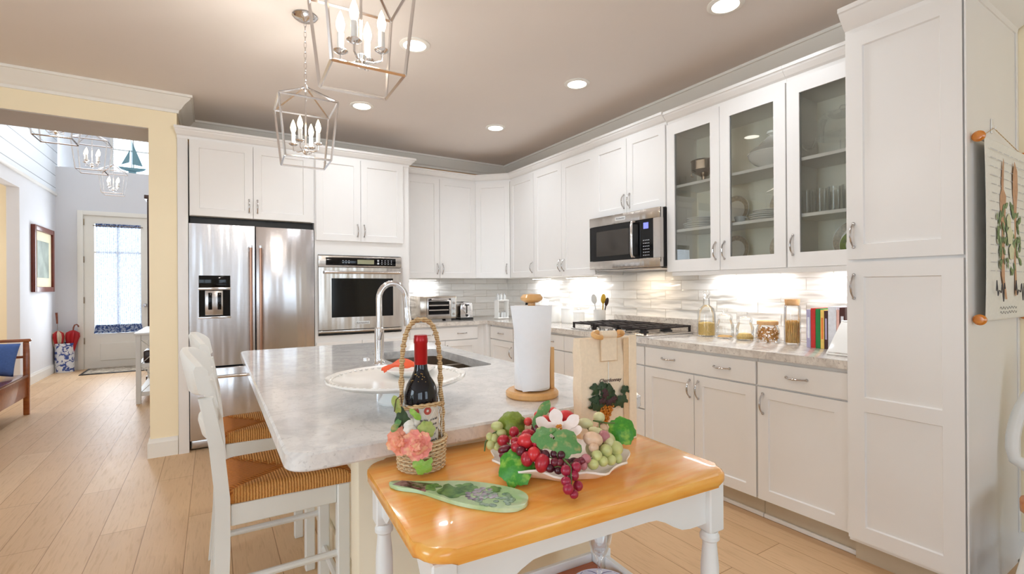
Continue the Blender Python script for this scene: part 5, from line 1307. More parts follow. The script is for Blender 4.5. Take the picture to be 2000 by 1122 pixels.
def wine_basket():
    r = thing('wine_basket', 'wicker wine bottle basket with a twisted rope handle and coral flowers', 'basket', (BX, BY, TT))
    b = MB(); weave(b, (BX, BY), 0.051, 0.054, TT + 0.004, TT + 0.062, 14, 22); b.lathe([(0, 0), (0.05, 0), (0.05, 0.004), (0, 0.004)], (BX, BY, TT), 24)
    b.obj('woven_base', 'wicker', r)
    b = MB(); n = 60; ring = [(BX + 0.055 * math.cos(2 * PI * k / n), BY + 0.053 * math.sin(2 * PI * k / n), TT + 0.065) for k in range(n + 1)]; twist(b, ring, 0.0025, 0.003, 14)
    b.obj('braided_rim', 'wicker', r)
    zh = TT + 0.135; b = MB(); ring = [(BX + 0.0475 * math.cos(2 * PI * k / n), BY + 0.0475 * math.sin(2 * PI * k / n), zh - 0.012 * math.sin(2 * PI * k / n)) for k in range(n + 1)]; twist(b, ring, 0.0026, 0.003, 10)
    b.obj('hoop', 'rope', r)
    path = []
    for z in (0.065, 0.09, 0.115, 0.14): path.append((BX - 0.050, BY - 0.002, TT + z))
    H = 0.33; hw = 0.046
    for k in range(41):
        a = PI - k / 40 * PI; e = 0.75
        path.append((BX + hw * math.copysign(abs(math.cos(a)) ** e, math.cos(a)), BY - 0.002, TT + 0.16 + (H - 0.16) * math.sin(a) ** 0.62 if math.sin(a) > 1e-6 else TT + 0.16))
    for z in (0.14, 0.115, 0.09, 0.065): path.append((BX + 0.050, BY - 0.002, TT + z))
    b = MB(); twist(b, path, 0.0034, 0.0037, 16); b.obj('rope_handle', 'rope', r)
    # wire netting between base and hoop
    b = MB()
    for k in range(10):
        for row in range(2):
            a0 = 2 * PI * (k + 0.5 * row) / 10; z = TT + 0.066 + row * 0.034; da = PI / 10
            P = lambda a, zz: (BX + 0.0465 * math.cos(a), BY + 0.0465 * math.sin(a), zz)
            b.tube([P(a0, z), P(a0, z + 0.012), P(a0 + da, z + 0.034)], 0.0009, 4); b.tube([P(a0, z + 0.012), P(a0 - da, z + 0.034)], 0.0009, 4)
    b.obj('wire_netting', 'label_paper', r)
    for k in range(4):
        a = (0.35, 0.5, 2.6, 2.8)[k]; MB().tube([(BX + 0.052 * math.cos(a), BY + 0.052 * math.sin(a), TT + 0.062), (BX + 0.048 * math.cos(a), BY + 0.048 * math.sin(a), zh)], 0.002, 6).obj('stake', 'wicker', r)
    # two peonies, leaves and trailing greenery tied to the front left
    view = Vector((-0.36, -0.93, 0.12))
    def peony(c, R, mat, seed):
        rnd = random.Random(seed); b = MB(); c = Vector(c)
        b.ball(c + view * 0.2 * R, 0.34 * R, 10)
        for layer, (cnt, rad, size, dome) in enumerate([(4, 0.20, 0.52, 0.9), (5, 0.36, 0.62, 0.7), (6, 0.52, 0.66, 0.35), (7, 0.66, 0.62, -0.15)]):
            for k in range(cnt):
                a = 2 * PI * (k + 0.5 * layer) / cnt + rnd.uniform(-0.2, 0.2)
                x = view.cross(Vector((0, 0, 1))).normalized(); y = x.cross(view).normalized()
                f = layer / 3.0; out = x * math.cos(a) + y * math.sin(a)
                nn = out * (1 - f * 0.85) + view * (0.15 + f) + x * rnd.uniform(-0.2, 0.2); tp = view * (1 - f * 0.9) + out * (0.1 + f)
                leaf_mesh(b, c + out * rad * R + view * (0.30 - 0.16 * layer) * R, nn, tp, size * R, 'round', dome, 0.0008, rnd.randint(0, 99))
        return b.obj('flower', mat, r, smooth=0.9)
    F1 = (BX - 0.060, BY - 0.036, TT + 0.076); F2 = (BX - 0.034, BY - 0.062, TT + 0.070)
    peony(F1, 0.026, 'peony', 1); peony(F2, 0.028, 'peony_pink', 2)
    for (c, t, s, m, lo, sd) in (((BX - 0.012, BY - 0.060, TT + 0.098), (0.5, 0, 0.9), 0.022, 'leaf_pale', 'round', 1), ((BX - 0.022, BY - 0.066, TT + 0.028), (-0.4, 0, -0.9), 0.023, 'leaf_lime', 'grape', 2), ((BX - 0.032, BY - 0.045, TT + 0.132), (0.7, 0, -0.7), 0.016, 'leaf_lime', 'oval', 3),
                               ((BX - 0.066, BY - 0.03, TT + 0.150), (-0.3, 0, 1), 0.020, 'leaf_pale', 'oval', 4), ((BX - 0.060, BY - 0.032, TT + 0.128), (-0.2, 0, -1), 0.022, 'leaf_dark', 'oval', 5), ((BX - 0.050, BY - 0.036, TT + 0.124), (0.5, 0, -1), 0.020, 'leaf_dark', 'oval', 6), ((BX - 0.068, BY - 0.034, TT + 0.112), (-0.6, 0, -0.8), 0.016, 'leaf_mid', 'oval', 7)):
        b = MB(); leaf_mesh(b, c, view, t, s, lo, 0.25, 0.0008, sd); b.obj('leaf', m, r, smooth=0.9)
    b = MB(); b.tube([(BX - 0.049, BY - 0.012, TT + 0.15), (BX - 0.057, BY - 0.03, TT + 0.172), (BX - 0.068, BY - 0.032, TT + 0.165), (BX - 0.072, BY - 0.032, TT + 0.14)], 0.0012, 5)
    b.tube([(BX - 0.050, BY - 0.012, TT + 0.14), (BX - 0.052, BY - 0.028, TT + 0.11), (BX - 0.050, BY - 0.034, TT + 0.085)], 0.0016, 5); b.obj('stem', 'stem_brown', r)
    b = MB(); rnd = random.Random(4)
    for k in range(5): leaf_mesh(b, (BX - 0.040 + rnd.uniform(-0.012, 0.012), BY - 0.044 + rnd.uniform(-0.004, 0.004), TT + 0.105 + rnd.uniform(-0.012, 0.012)), view, (rnd.uniform(-1, 1), 0, rnd.uniform(-1, 1)), 0.013, 'round', 0.6, 0.0006, k)
    b.obj('ribbon', 'linen_print', r, smooth=0.9)
    # bottle
    z = TT + 0.0045
    q = thing('wine_bottle', 'dark wine bottle with a red foil cap standing in the wicker basket', 'wine bottle', (BX, BY, z))
    MB().lathe([(0, 0.004), (0.02, 0.0), (0.034, 0.0), (0.0375, 0.004), (0.0375, 0.150), (0.0365, 0.165), (0.031, 0.182), (0.0215, 0.198), (0.0155, 0.212), (0.0140, 0.225), (0.0138, 0.2270), (0, 0.2270)], (BX, BY, z), 40).obj('glass', 'bottle_glass', q)
    MB().lathe([(0.0142, 0.2255), (0.0148, 0.2265), (0.0146, 0.272), (0.0158, 0.274), (0.0158, 0.283), (0.0150, 0.285), (0.0150, 0.289), (0.0138, 0.291), (0, 0.291)], (BX, BY, z), 32).obj('foil_cap', 'foil_red', q)
    MB().lathe([(0.0376, 0.048), (0.0379, 0.048), (0.0379, 0.140), (0.0376, 0.140)], (BX, BY, z), 40).obj('label', 'label_paper', q)
    b = MB(); rnd = random.Random(9)
    for k in range(26):
        a = rnd.uniform(3.4, 5.3); zz = rnd.uniform(0.172, 0.21); f = (zz - 0.165) / 0.05; R = 0.0368 - 0.021 * f ** 0.8 + 0.0008
        b.ball((BX + R * math.cos(a), BY + R * math.sin(a), z + zz), 0.0011, 6)
    b.obj('gold_flecks', 'gold', q)
    b = MB()
    for a in (4.02, 4.72):
        T = Matrix.Translation((BX + 0.0380 * math.cos(a), BY + 0.0380 * math.sin(a), z + 0.128)) @ Matrix.Rotation(a + PI / 2, 4, 'Z') @ Matrix.Rotation(PI / 2, 4, 'X')
        b.lathe([(0.003, 0), (0.0085, 0), (0.0085, 0.0006), (0.003, 0.0006)], (0, 0, 0), 18, T=T)
    b.obj('label_medallion', 'label_red', q)
    b = MB(); rnd = random.Random(2)
    for row in range(5):
        a = 4.15
        while a < 5.4:
            w = rnd.uniform(0.04, 0.16); pts = [(BX + 0.0381 * math.cos(a + w * t / 6), BY + 0.0381 * math.sin(a + w * t / 6), z + 0.062 + row * 0.0115 + 0.0025 * math.sin(t * 2.2 + row)) for t in range(7)]
            b.tube(pts, 0.0005, 4); a += w + 0.05
    b.obj('label_script', 'ink', q)
wine_basket()

# ------------------------------------------------------------------ glass cheese board shaped like a flattened bottle
def cheese_board():
    O = [(-2.811, -4.159), (-2.801, -4.150), (-2.758, -4.184), (-2.728, -4.203), (-2.679, -4.230), (-2.638, -4.272), (-2.610, -4.318), (-2.603, -4.342), (-2.606, -4.365), (-2.624, -4.386), (-2.642, -4.395), (-2.662, -4.390), (-2.685, -4.374), (-2.727, -4.322), (-2.752, -4.267), (-2.768, -4.226), (-2.806, -4.186)]
    # smooth the outline
    P = [Vector((x, y)) for x, y in O]
    for _ in range(2):
        Q = []
        for i in range(len(P)):
            a, c = P[i], P[(i + 1) % len(P)]; Q += [a * 0.75 + c * 0.25, a * 0.25 + c * 0.75]
        P = Q
    r = thing('cheese_board', 'pale green glass cheese board shaped like a flattened wine bottle with a grape motif', 'cheese board', (-2.69, -4.27, TT))
    MB().prism([tuple(p) for p in P][::-1], TT + 0.0005, TT + 0.008, bev=0.002, seg=2).obj('board', 'board_glass', r, smooth=0.9)
    zt = TT + 0.0083
    ax = Vector((0.617, -0.787)); nx = Vector((0.787, 0.617)); o = Vector((-2.80, -4.163))
    def pt(u, v, z=0.0): p = o + ax * u + nx * v; return (p.x, p.y, zt + z)
    # dark neck print
    b = MB(); pr = [(0.004, -0.012), (0.045, -0.0125), (0.085, -0.021), (0.080, -0.006), (0.088, 0.004), (0.078, 0.014), (0.084, 0.019), (0.045, 0.0135), (0.012, 0.012)]
    b.prism([pt(u, v)[:2] for u, v in pr], zt, zt + 0.0003); b.obj('neck_print', 'board_neck', r, smooth=0)
    b = MB()
    for (u, v, s, t, sd) in ((0.135, 0.006, 0.036, (0.3, -0.9), 1), (0.150, 0.020, 0.026, (1, 0.4), 2), (0.088, 0.004, 0.018, (-1, 0.2), 3), (0.205, 0.034, 0.016, (0.7, 0.7), 4)):
        leaf_mesh(b, pt(u, v, 0.0006), (0, 0, 1), tuple(ax * t[0] + nx * t[1]) + (0,), s, 'grape', 0.0, 0.0002, sd)
    for v in b.b.verts: v.co.z = zt + 0.0005 + (v.co.z - zt - 0.0006) * 0.02
    b.obj('leaf_print', 'leaf_print_green', r, smooth=0)
    t = NT('grape_print'); n = t.noise(t.coord(), 90, 3); t.bsdf(t.ramp(n, [(0.35, rgb(96, 78, 104)), (0.6, rgb(168, 160, 170))]), 0.25); M['grape_print'] = t.m
    t = NT('berry_print'); n = t.noise(t.coord(), 90, 3); t.bsdf(t.ramp(n, [(0.35, rgb(86, 116, 96)), (0.6, rgb(140, 168, 140))]), 0.25); M['berry_print'] = t.m
    rnd = random.Random(5)
    for name, mat, (u0, v0, ru, rv), cnt in (('grape_print', 'grape_print', (0.190, 0.006, 0.032, 0.026), 34), ('berry_print', 'berry_print', (0.222, -0.004, 0.036, 0.030), 40)):
        b = MB()
        for k in range(cnt):
            a = rnd.uniform(0, 2 * PI); q = math.sqrt(rnd.uniform(0, 1)); p = pt(u0 + ru * q * math.cos(a), v0 + rv * q * math.sin(a))
            b.lathe([(0, 0), (0.0055, 0), (0.005, 0.0005), (0, 0.0008)], (p[0], p[1], p[2] + 0.0001 * k / cnt), 10)
        b.obj(name, mat, r)
cheese_board()

# ------------------------------------------------------------------ platter of artificial grapes
PC = Vector((-2.463, -4.270)); PA = math.radians(-36)
def platter():
    r = thing('platter', 'scalloped white china platter under the grapes on the cart', 'platter', (PC.x, PC.y, TT))
    T = Matrix.Translation((PC.x, PC.y, TT)) @ Matrix.Rotation(PA, 4, 'Z')
    b = MB(); seg = 72; prof = [(0, 0.0), (0.55, 0.0), (0.62, 0.004), (0.82, 0.014), (1.0, 0.030), (0.995, 0.034), (0.81, 0.019), (0.6, 0.009), (0, 0.007)]
    rows = []
    for q, z in prof:
        if q == 0: rows.append([b.b.verts.new(T @ Vector((0, 0, z)))]); continue
        row = []
        for k in range(seg):
            a = 2 * PI * k / seg; w = 1 + 0.035 * q ** 3 * math.sin(11 * a) + 0.02 * q ** 3 * math.sin(5 * a + 1)
            row.append(b.b.verts.new(T @ Vector((0.151 * q * w * math.cos(a), 0.120 * q * w * math.sin(a), z + 0.004 * q ** 4 * math.sin(9 * a)))))
        rows.append(row)
    for A, B in zip(rows, rows[1:]):
        for k in range(seg):
            j = (k + 1) % seg
            if len(A) == 1: b.b.faces.new((A[0], B[j], B[k]))
            elif len(B) == 1: b.b.faces.new((A[k], A[j], B[0]))
            else: b.b.faces.new((A[k], A[j], B[j], B[k]))
    b.obj('plate', 'platter_china', r, smooth=0.9)
platter()
GR = {
'red': [(-2.547, -4.219, 0.942, .0106, .0115, 'r'), (-2.565, -4.204, 0.922, .0138, .0122, 'r'), (-2.542, -4.268, 0.950, .0139, .009, 'r'), (-2.566, -4.254, 0.934, .0096, .0089, 'r'), (-2.556, -4.281, 0.940, .0178, .0147, 'b'), (-2.573, -4.270, 0.927, .0115, .0115, 'r'), (-2.583, -4.240, 0.915, .0149, .0095, 'd'), (-2.585, -4.251, 0.904, .0165, .0084, 'd'), (-2.571, -4.306, 0.913, .0122, .0142, 'r'), (-2.559, -4.314, 0.923, .0132, .0142, 'b'), (-2.553, -4.334, 0.910, .014, .018, 'r'), (-2.545, -4.303, 0.941, .0088, .0113, 'r'), (-2.572, -4.286, 0.923, .0103, .0103, 'd'), (-2.535, -4.245, 0.930, .014, .014, 'd'), (-2.550, -4.240, 0.915, .016, .014, 'd'), (-2.540, -4.290, 0.915, .016, .015, 'd')],
'coral': [(-2.478, -4.212, 0.968, .0087, .008, 'c'), (-2.448, -4.230, 0.976, .0104, .0087, 'c'), (-2.463, -4.255, 0.966, .013, .0134, 'c'), (-2.427, -4.252, 0.962, .0206, .0171, 'b'), (-2.500, -4.204, 0.954, .0092, .0092, 'c'), (-2.426, -4.283, 0.964, .0089, .0112, 'c'), (-2.482, -4.246, 0.965, .0101, .0101, 'c'), (-2.460, -4.235, 0.945, .016, .016, 'd'), (-2.435, -4.235, 0.940, .016, .016, 'd'), (-2.485, -4.222, 0.940, .015, .015, 'd')],
'crimson': [(-2.534, -4.351, 0.913, .0086, .0086, 'k'), (-2.526, -4.358, 0.912, .0084, .0084, 'k'), (-2.517, -4.365, 0.910, .0078, .0079, 'k'), (-2.528, -4.341, 0.925, .0081, .0081, 'x'), (-2.520, -4.353, 0.925, .008, .008, 'x'), (-2.507, -4.372, 0.906, .0075, .0075, 'k'), (-2.497, -4.375, 0.913, .0076, .0076, 'k'), (-2.488, -4.377, 0.914, .0084, .0076, 'k'), (-2.544, -4.332, 0.923, .0091, .0101, 'x'), (-2.544, -4.348, 0.902, .0089, .0079, 'x'), (-2.532, -4.359, 0.899, .0079, .0075, 'x'), (-2.522, -4.366, 0.899, .0079, .0075, 'x'), (-2.512, -4.372, 0.895, .0079, .0075, 'x'), (-2.525, -4.345, 0.908, .012, .012, 'x'), (-2.510, -4.358, 0.905, .012, .012, 'x'), (-2.495, -4.362, 0.905, .012, .012, 'x'), (-2.536, -4.388, 0.909, .0095, .0100, 'h'), (-2.514, -4.392, 0.912, .0096, .0096, 'h'), (-2.522, -4.396, 0.899, .0086, .0096, 'h'), (-2.545, -4.400, 0.894, .0095, .0085, 'h'), (-2.548, -4.410, 0.884, .0095, .0100, 'h'), (-2.518, -4.402, 0.880, .0092, .0092, 'h'), (-2.536, -4.412, 0.872, .0080, .0080, 'h')],
'young_green': [(-2.563, -4.172, 0.946, .0137, .0102, 'g'), (-2.583, -4.173, 0.926, .0080, .0086, 'g'), (-2.585, -4.181, 0.910, .0094, .0101, 'g'), (-2.574, -4.179, 0.922, .009, .0101, 'g'), (-2.572, -4.188, 0.906, .009, .009, 'g'), (-2.558, -4.182, 0.932, .0113, .0091, 'g')],
'green': [(-2.370, -4.298, 0.966, .0125, .0118, 'p'), (-2.414, -4.302, 0.960, .0166, .0111, 'p'), (-2.370, -4.309, 0.944, .013, .0101, 'e'), (-2.417, -4.336, 0.952, .0129, .0086, 'p'), (-2.405, -4.351, 0.942, .0128, .0128, 'm'), (-2.440, -4.357, 0.944, .0198, .0146, 'e'), (-2.451, -4.372, 0.933, .0098, .0092, 'e'), (-2.452, -4.382, 0.920, .0105, .0105, 'g'), (-2.424, -4.378, 0.924, .0128, .0124, 'g'), (-2.390, -4.371, 0.920, .0148, .0148, 'g'), (-2.441, -4.388, 0.908, .0098, .0101, 'g'), (-2.419, -4.387, 0.906, .0105, .0103, 'g'), (-2.466, -4.386, 0.906, .011, .0100, 'g'), (-2.393, -4.380, 0.903, .0094, .0105, 'g'), (-2.485, -4.380, 0.906, .0074, .009, 'm'), (-2.477, -4.378, 0.917, .010, .009, 'm'), (-2.401, -4.362, 0.931, .0110, .0110, 'p'), (-2.400, -4.325, 0.935, .018, .018, 'p'), (-2.380, -4.335, 0.925, .017, .017, 'p'), (-2.430, -4.350, 0.920, .018, .017, 'p'), (-2.405, -4.350, 0.910, .017, .017, 'g')]}
GM = {'r': 'grape_red', 'b': 'grape_bright', 'd': 'grape_dark', 'c': 'grape_coral', 'k': 'grape_dark', 'x': 'grape_black', 'h': 'grape_crimson', 'g': 'grape_green', 'p': 'grape_pale', 'e': 'grape_peach', 'm': 'grape_mauve'}
VD = Vector((0.62, 0.74, -0.35)).normalized(); VS = VD.cross(Vector((0, 0, 1))).normalized(); VU = VS.cross(VD)
def bunch(key, label, leaves, extra_stem):
    g = GR[key]; c = Vector((sum(q[0] for q in g), sum(q[1] for q in g), 0)) / len(g)
    r = thing('grape_bunch', label, 'grapes', (c.x, c.y, TT + 0.03), 'artificial grape bunches on the platter')
    rnd = random.Random(len(key)); R3 = Matrix((VS, VD, VU)).transposed(); b2 = MB()
    core = Vector((c.x, c.y, 0.905))
    for (x, y, z, a, b_, m) in g:
        rot = R3 @ Matrix.Rotation(rnd.uniform(-0.25, 0.25), 3, 'Y')
        mb = MB(); mb.ball((x, y, z), 1.0, 16, sc=(a * 1.06, (a + b_) * 0.53, b_ * 1.06), rot=rot); mb.obj('grape', GM[m], r, smooth=1.5)
        b2.tube([core, (Vector((x, y, z)) + core) / 2 + Vector((0, 0, 0.004)), (x, y, z)], 0.0013, 5)
    for s in extra_stem: b2.tube(s, 0.0018, 6)
    b2.obj('stem', 'stem_green', r)
    for (cc, n, t, s, lo, m, dm, sd, wd) in leaves:
        b = MB(); leaf_mesh(b, cc, n, t, s, lo, dm, 0.0009, sd, wd); b.obj('leaf', m, r, smooth=0.9)
V = -VD
bunch('red', 'bunch of large red grapes at the left of the platter', [((-2.592, -4.296, 0.902), (-0.62, -0.62, 0.62), (-0.5, -0.5, -0.55), 0.046, 'round', 'leaf_bright', 0.35, 3, 0.95)], [])
bunch('coral', 'bunch of coral-red grapes at the back of the platter', [((-2.480, -4.225, 0.972), (-0.5, -0.6, 0.6), (0.55, 0.1, 0.6), 0.036, 'oval', 'leaf_mid', 0.1, 8, 0.8)], [])
bunch('crimson', 'bunch of small dark crimson grapes spilling over the front of the platter', [((-2.512, -4.345, 0.950), (-0.45, -0.65, 0.7), (0.75, -0.45, -0.5), 0.044, 'grape', 'leaf_mid', 0.25, 5, 0.75), ((-2.536, -4.318, 0.957), (-0.5, -0.5, 0.75), (-0.7, 0.3, 0.1), 0.030, 'grape', 'leaf_mid', 0.2, 6, 0.9)], [[(-2.52, -4.36, 0.92), (-2.527, -4.392, 0.915), (-2.534, -4.402, 0.89), (-2.538, -4.406, 0.875)]])
bunch('young_green', 'bunch of small green grapes under an olive leaf at the left back of the platter', [((-2.536, -4.190, 0.958), (-0.5, -0.65, 0.6), (0.1, 0.1, 1), 0.033, 'round', 'leaf_olive', 0.5, 9, 1.15), ((-2.556, -4.184, 0.934), (-0.5, -0.6, 0.6), (-1, 0.2, 0), 0.018, 'round', 'leaf_olive', 0.4, 10, 1.2)], [[(-2.56, -4.18, 0.94), (-2.575, -4.175, 0.932), (-2.592, -4.170, 0.915), (-2.596, -4.172, 0.895)]])
bunch('green', 'bunch of pale green and peach grapes at the right of the platter', [((-2.340, -4.342, 0.944), (-0.45, -0.75, 0.5), (0.55, -0.35, -0.6), 0.036, 'round', 'leaf_bright', 0.4, 12, 1.05)], [[(-2.39, -4.30, 0.962), (-2.365, -4.318, 0.957), (-2.352, -4.33, 0.958)]])
def poinsettia():
    c = Vector((-2.490, -4.306, 0.962)); r = thing('artificial_flower', 'white artificial blossom with ruffled petals amid the grapes', 'flower', tuple(c))
    n = (V + Vector((0, 0, 0.9))).normalized(); x = n.cross(Vector((0, 0, 1))).normalized(); y = x.cross(n)
    for k in range(6):
        a = 2 * PI * k / 6 + 0.35; d = x * math.cos(a) * 1.15 + y * math.sin(a) * 0.8
        b = MB(); leaf_mesh(b, c + d * 0.024 - n * 0.002, n + d * -0.25, d, 0.023, 'oval', -0.3, 0.0008, k, 1.5); b.obj('petal', 'petal_white', r, smooth=0.9)
    b = MB(); rnd = random.Random(1)
    for k in range(9): b.ball(c + x * rnd.uniform(-0.006, 0.006) + y * rnd.uniform(-0.004, 0.004) + n * 0.006, 0.0028, 8)
    b.obj('stamens', 'amber', r)
poinsettia()

# ------------------------------------------------------------------ canvas wine bag on the cart
def wine_bag():
    c = Vector((-2.236, -4.170, TT)); a = math.radians(-9)
    T = Matrix.Translation(c) @ Matrix.Rotation(a, 4, 'Z')
    r = thing('wine_bag', 'cream canvas wine bag printed with a grape cluster, standing behind the grapes', 'bag', tuple(c))
    w, d, h = 0.082, 0.020, 0.268; n = 14; pts = []; fs = []
    lv = []
    b = MB()
    for i in range(n + 1):
        z = h * i / n; k = 1 + 0.02 * math.sin(i * 1.1); dd = d * (1.0 if i < n - 1 else 0.8); ring = []
        for (ux, uy) in ((-1, -1), (-0.5, -1.08), (0, -1.1), (0.5, -1.08), (1, -1), (1.02, 0), (1, 1), (0, 1.05), (-1, 1), (-1.02, 0)):
            ring.append(b.b.verts.new((w * ux * k, dd * uy + 0.001 * math.sin(ux * 7 + z * 40), z)))
        lv.append(ring)
    for A, B in zip(lv, lv[1:]):
        for k in range(10): b.b.faces.new((A[k], A[(k + 1) % 10], B[(k + 1) % 10], B[k]))
    b.b.faces.new(lv[0][::-1]); b.b.faces.new(lv[-1])
    b._take(b.b.verts[:], T); b.obj('bag', 'canvas', r, smooth=0.5)
    yf = -d * 1.1
    F = T @ Matrix(((1, 0, 0, 0), (0, 0, -1, yf), (0, 1, 0, 0), (0, 0, 0, 1)))
    MB().box(0.044, 0.0605, 0.0, h - 0.002, 0.0010, 0.0024, 0.0007, 1, T=F).obj('side_fold', 'canvas_tan', r)
    MB().box(0.060, 0.084, 0.0, h + 0.006, 0.0012, 0.0046, 0.0015, 1, T=F).obj('side_band', 'canvas', r)
    MB().box(-0.028, 0.022, h - 0.058, h + 0.004, 0.0022, 0.0052, 0.0015, 1, T=F).obj('strap_patch', 'canvas', r)
    b = MB(); b.tube([F @ Vector((-0.026 + 0.005 * i, h + 0.010 + 0.0, 0.001)) for i in range(10)], 0.010, 12); b.obj('strap_loop', 'canvas', r)
    # bamboo ring handles either side of the loop
    for s in (-1, 1):
        b = MB(); b.tube([F @ Vector((-0.003 + s * (0.024 + 0.020 * math.sin(k / 10 * PI)), h + 0.010 + 0.006 * math.cos(k / 10 * PI) * s, 0.001 + 0.010 * math.cos(k / 10 * PI))) for k in range(11)], 0.0065, 8); b.obj('ring_handle', 'bamboo', r)
    b = MB()
    for (u0, u1, v0, v1) in ((-0.0285, -0.0275, h - 0.059, h), (0.0215, 0.0225, h - 0.059, h), (-0.0285, 0.0225, h - 0.0595, h - 0.0585)): b.box(u0, u1, v0, v1, 0.0050, 0.0056, T=F)
    b.obj('patch_stitching', 'canvas_tan', r, smooth=0)
    MB().box(-0.004, -0.002, h - 0.130, h - 0.060, 0.0015, 0.0024, T=F).obj('seam', 'linen_print', r, smooth=0)
    text(0.25, 'lettering', 'Chardonnay', 0.0135, 'leaf_purple', r, F @ Matrix.Translation((0.002, 0.1595, 0.0026)), 0.0004)
    NV = F.to_3x3() @ Vector((0, 0, 1)); UP = Vector((0, 0, 1)); RT = F.to_3x3() @ Vector((1, 0, 0))
    rnd = random.Random(11); b = MB()
    for k in range(22):
        u = rnd.uniform(-0.056, 0.050); v = 0.124 + rnd.uniform(-0.026, 0.018) - 0.1 * abs(u + 0.005) * 0.5
        leaf_mesh(b, F @ Vector((u * 0.9 - 0.004 + 0.006, v, 0.0034 + 0.0004 * k)), NV, RT * rnd.uniform(-1, 1) + UP * rnd.uniform(-1, 1), rnd.uniform(0.013, 0.020), 'grape', 0.15, 0.0006, k)
    b.obj('leaf_applique', 'leaf_dark', r, smooth=0.9)
    for k in range(6):
        b = MB(); leaf_mesh(b, F @ Vector((rnd.uniform(-0.034, 0.036), 0.120 + rnd.uniform(-0.018, 0.014), 0.012 + 0.0004 * k)), NV, RT * rnd.uniform(-1, 1) + UP * rnd.uniform(-1, 1), 0.010, 'grape', 0.15, 0.0006, 30 + k)
        b.obj('purple_leaf_applique', 'leaf_purple', r, smooth=0.9)
    b = MB()
    for i in range(8):
        m = max(1, int(7.5 - i * 0.85))
        for j in range(m): b.ball(F @ Vector((-0.010 - 0.0008 * i + (j - (m - 1) / 2) * 0.0078, 0.098 - i * 0.0072 + (0.002 if j % 2 else 0), 0.0042)), 0.0046, 8)
    b.obj('grape_applique', 'amber', r)
    b = MB(); b.tube([F @ Vector((-0.030, 0.095, 0.003)), F @ Vector((-0.030, 0.07, 0.003)), F @ Vector((-0.022, 0.045, 0.003)), F @ Vector((-0.020, 0.035, 0.003))], 0.0022, 6); b.obj('vine_applique', 'leaf_purple', r)
wine_bag()

# ------------------------------------------------------------------ things on the cart's lower shelf
def shelf_things():
    pc = Vector((-2.262, -4.185, 0.4703))
    r = thing('plate', 'white plate painted with blue scrolls on the lower shelf of the cart', 'plate', tuple(pc))
    MB().lathe([(0, 0), (0.05, 0), (0.055, 0.003), (0.081, 0.014), (0.083, 0.017), (0.052, 0.006), (0, 0.005)], pc, 48).obj('plate', 'blue_plate', r)
    t = NT('cobalt'); n = t.noise(t.coord(), 40); t.bsdf(t.ramp(n, [(0, rgb(44, 38, 120)), (1, rgb(60, 56, 140))]), 0.2); M['cobalt'] = t.m
    b = MB()
    def zz(q): return pc.z + 0.0062 + (0.011 * (q - 0.052) / 0.035 if q > 0.052 else 0)
    for s in range(6):
        a0 = 2 * PI * s / 6; P = []
        for k in range(22):
            q = 0.068 + 0.012 * math.sin(k / 21 * PI); a = a0 + k / 21 * 0.85; P.append((pc.x + q * math.cos(a), pc.y + q * math.sin(a), zz(q)))
        b.tube(P, 0.0011, 5)
        cx, cy = pc.x + 0.062 * math.cos(a0 + 0.5), pc.y + 0.062 * math.sin(a0 + 0.5); P = []
        for k in range(26):
            a = k * 0.6; q = 0.0008 + 0.0003 * k; x, y = cx + q * math.cos(a), cy + q * math.sin(a); P.append((x, y, zz(math.hypot(x - pc.x, y - pc.y)) + 0.0004))
        b.tube(P, 0.0008, 5)
    b.tube([(pc.x + 0.046 * math.cos(2 * PI * k / 48), pc.y + 0.046 * math.sin(2 * PI * k / 48), zz(0.046)) for k in range(48)], 0.001, 5, closed=True)
    b.obj('scroll_print', 'cobalt', r)
    g = Vector((pc.x - 0.012, pc.y - 0.004, pc.z + 0.0056))
    q = thing('goblet', 'clear cut-glass goblet standing on the blue and white plate', 'glass', tuple(g))
    MB().lathe([(0, 0), (0.030, 0), (0.031, 0.002), (0.012, 0.006), (0.005, 0.014), (0.0045, 0.05), (0.0075, 0.058), (0.0045, 0.066), (0.006, 0.085), (0.018, 0.105), (0.030, 0.135), (0.034, 0.165), (0.033, 0.20), (0.0315, 0.20), (0.032, 0.165), (0.028, 0.137), (0.016, 0.108), (0.0, 0.095)], g, 28).obj('glass', 'crystal', q)
    s = Vector((pc.x - 0.052, pc.y + 0.026, pc.z + 0.0065))
    b = MB(); b.lathe([(0, 0), (0.009, 0), (0.010, 0.01), (0.006, 0.02), (0.009, 0.028), (0.004, 0.036), (0, 0.037)], s, 16)
    item('bottle_stopper', 'small amber bottle stopper on the rim of the blue and white plate', 'stopper', b, 'amber', s)
shelf_things()

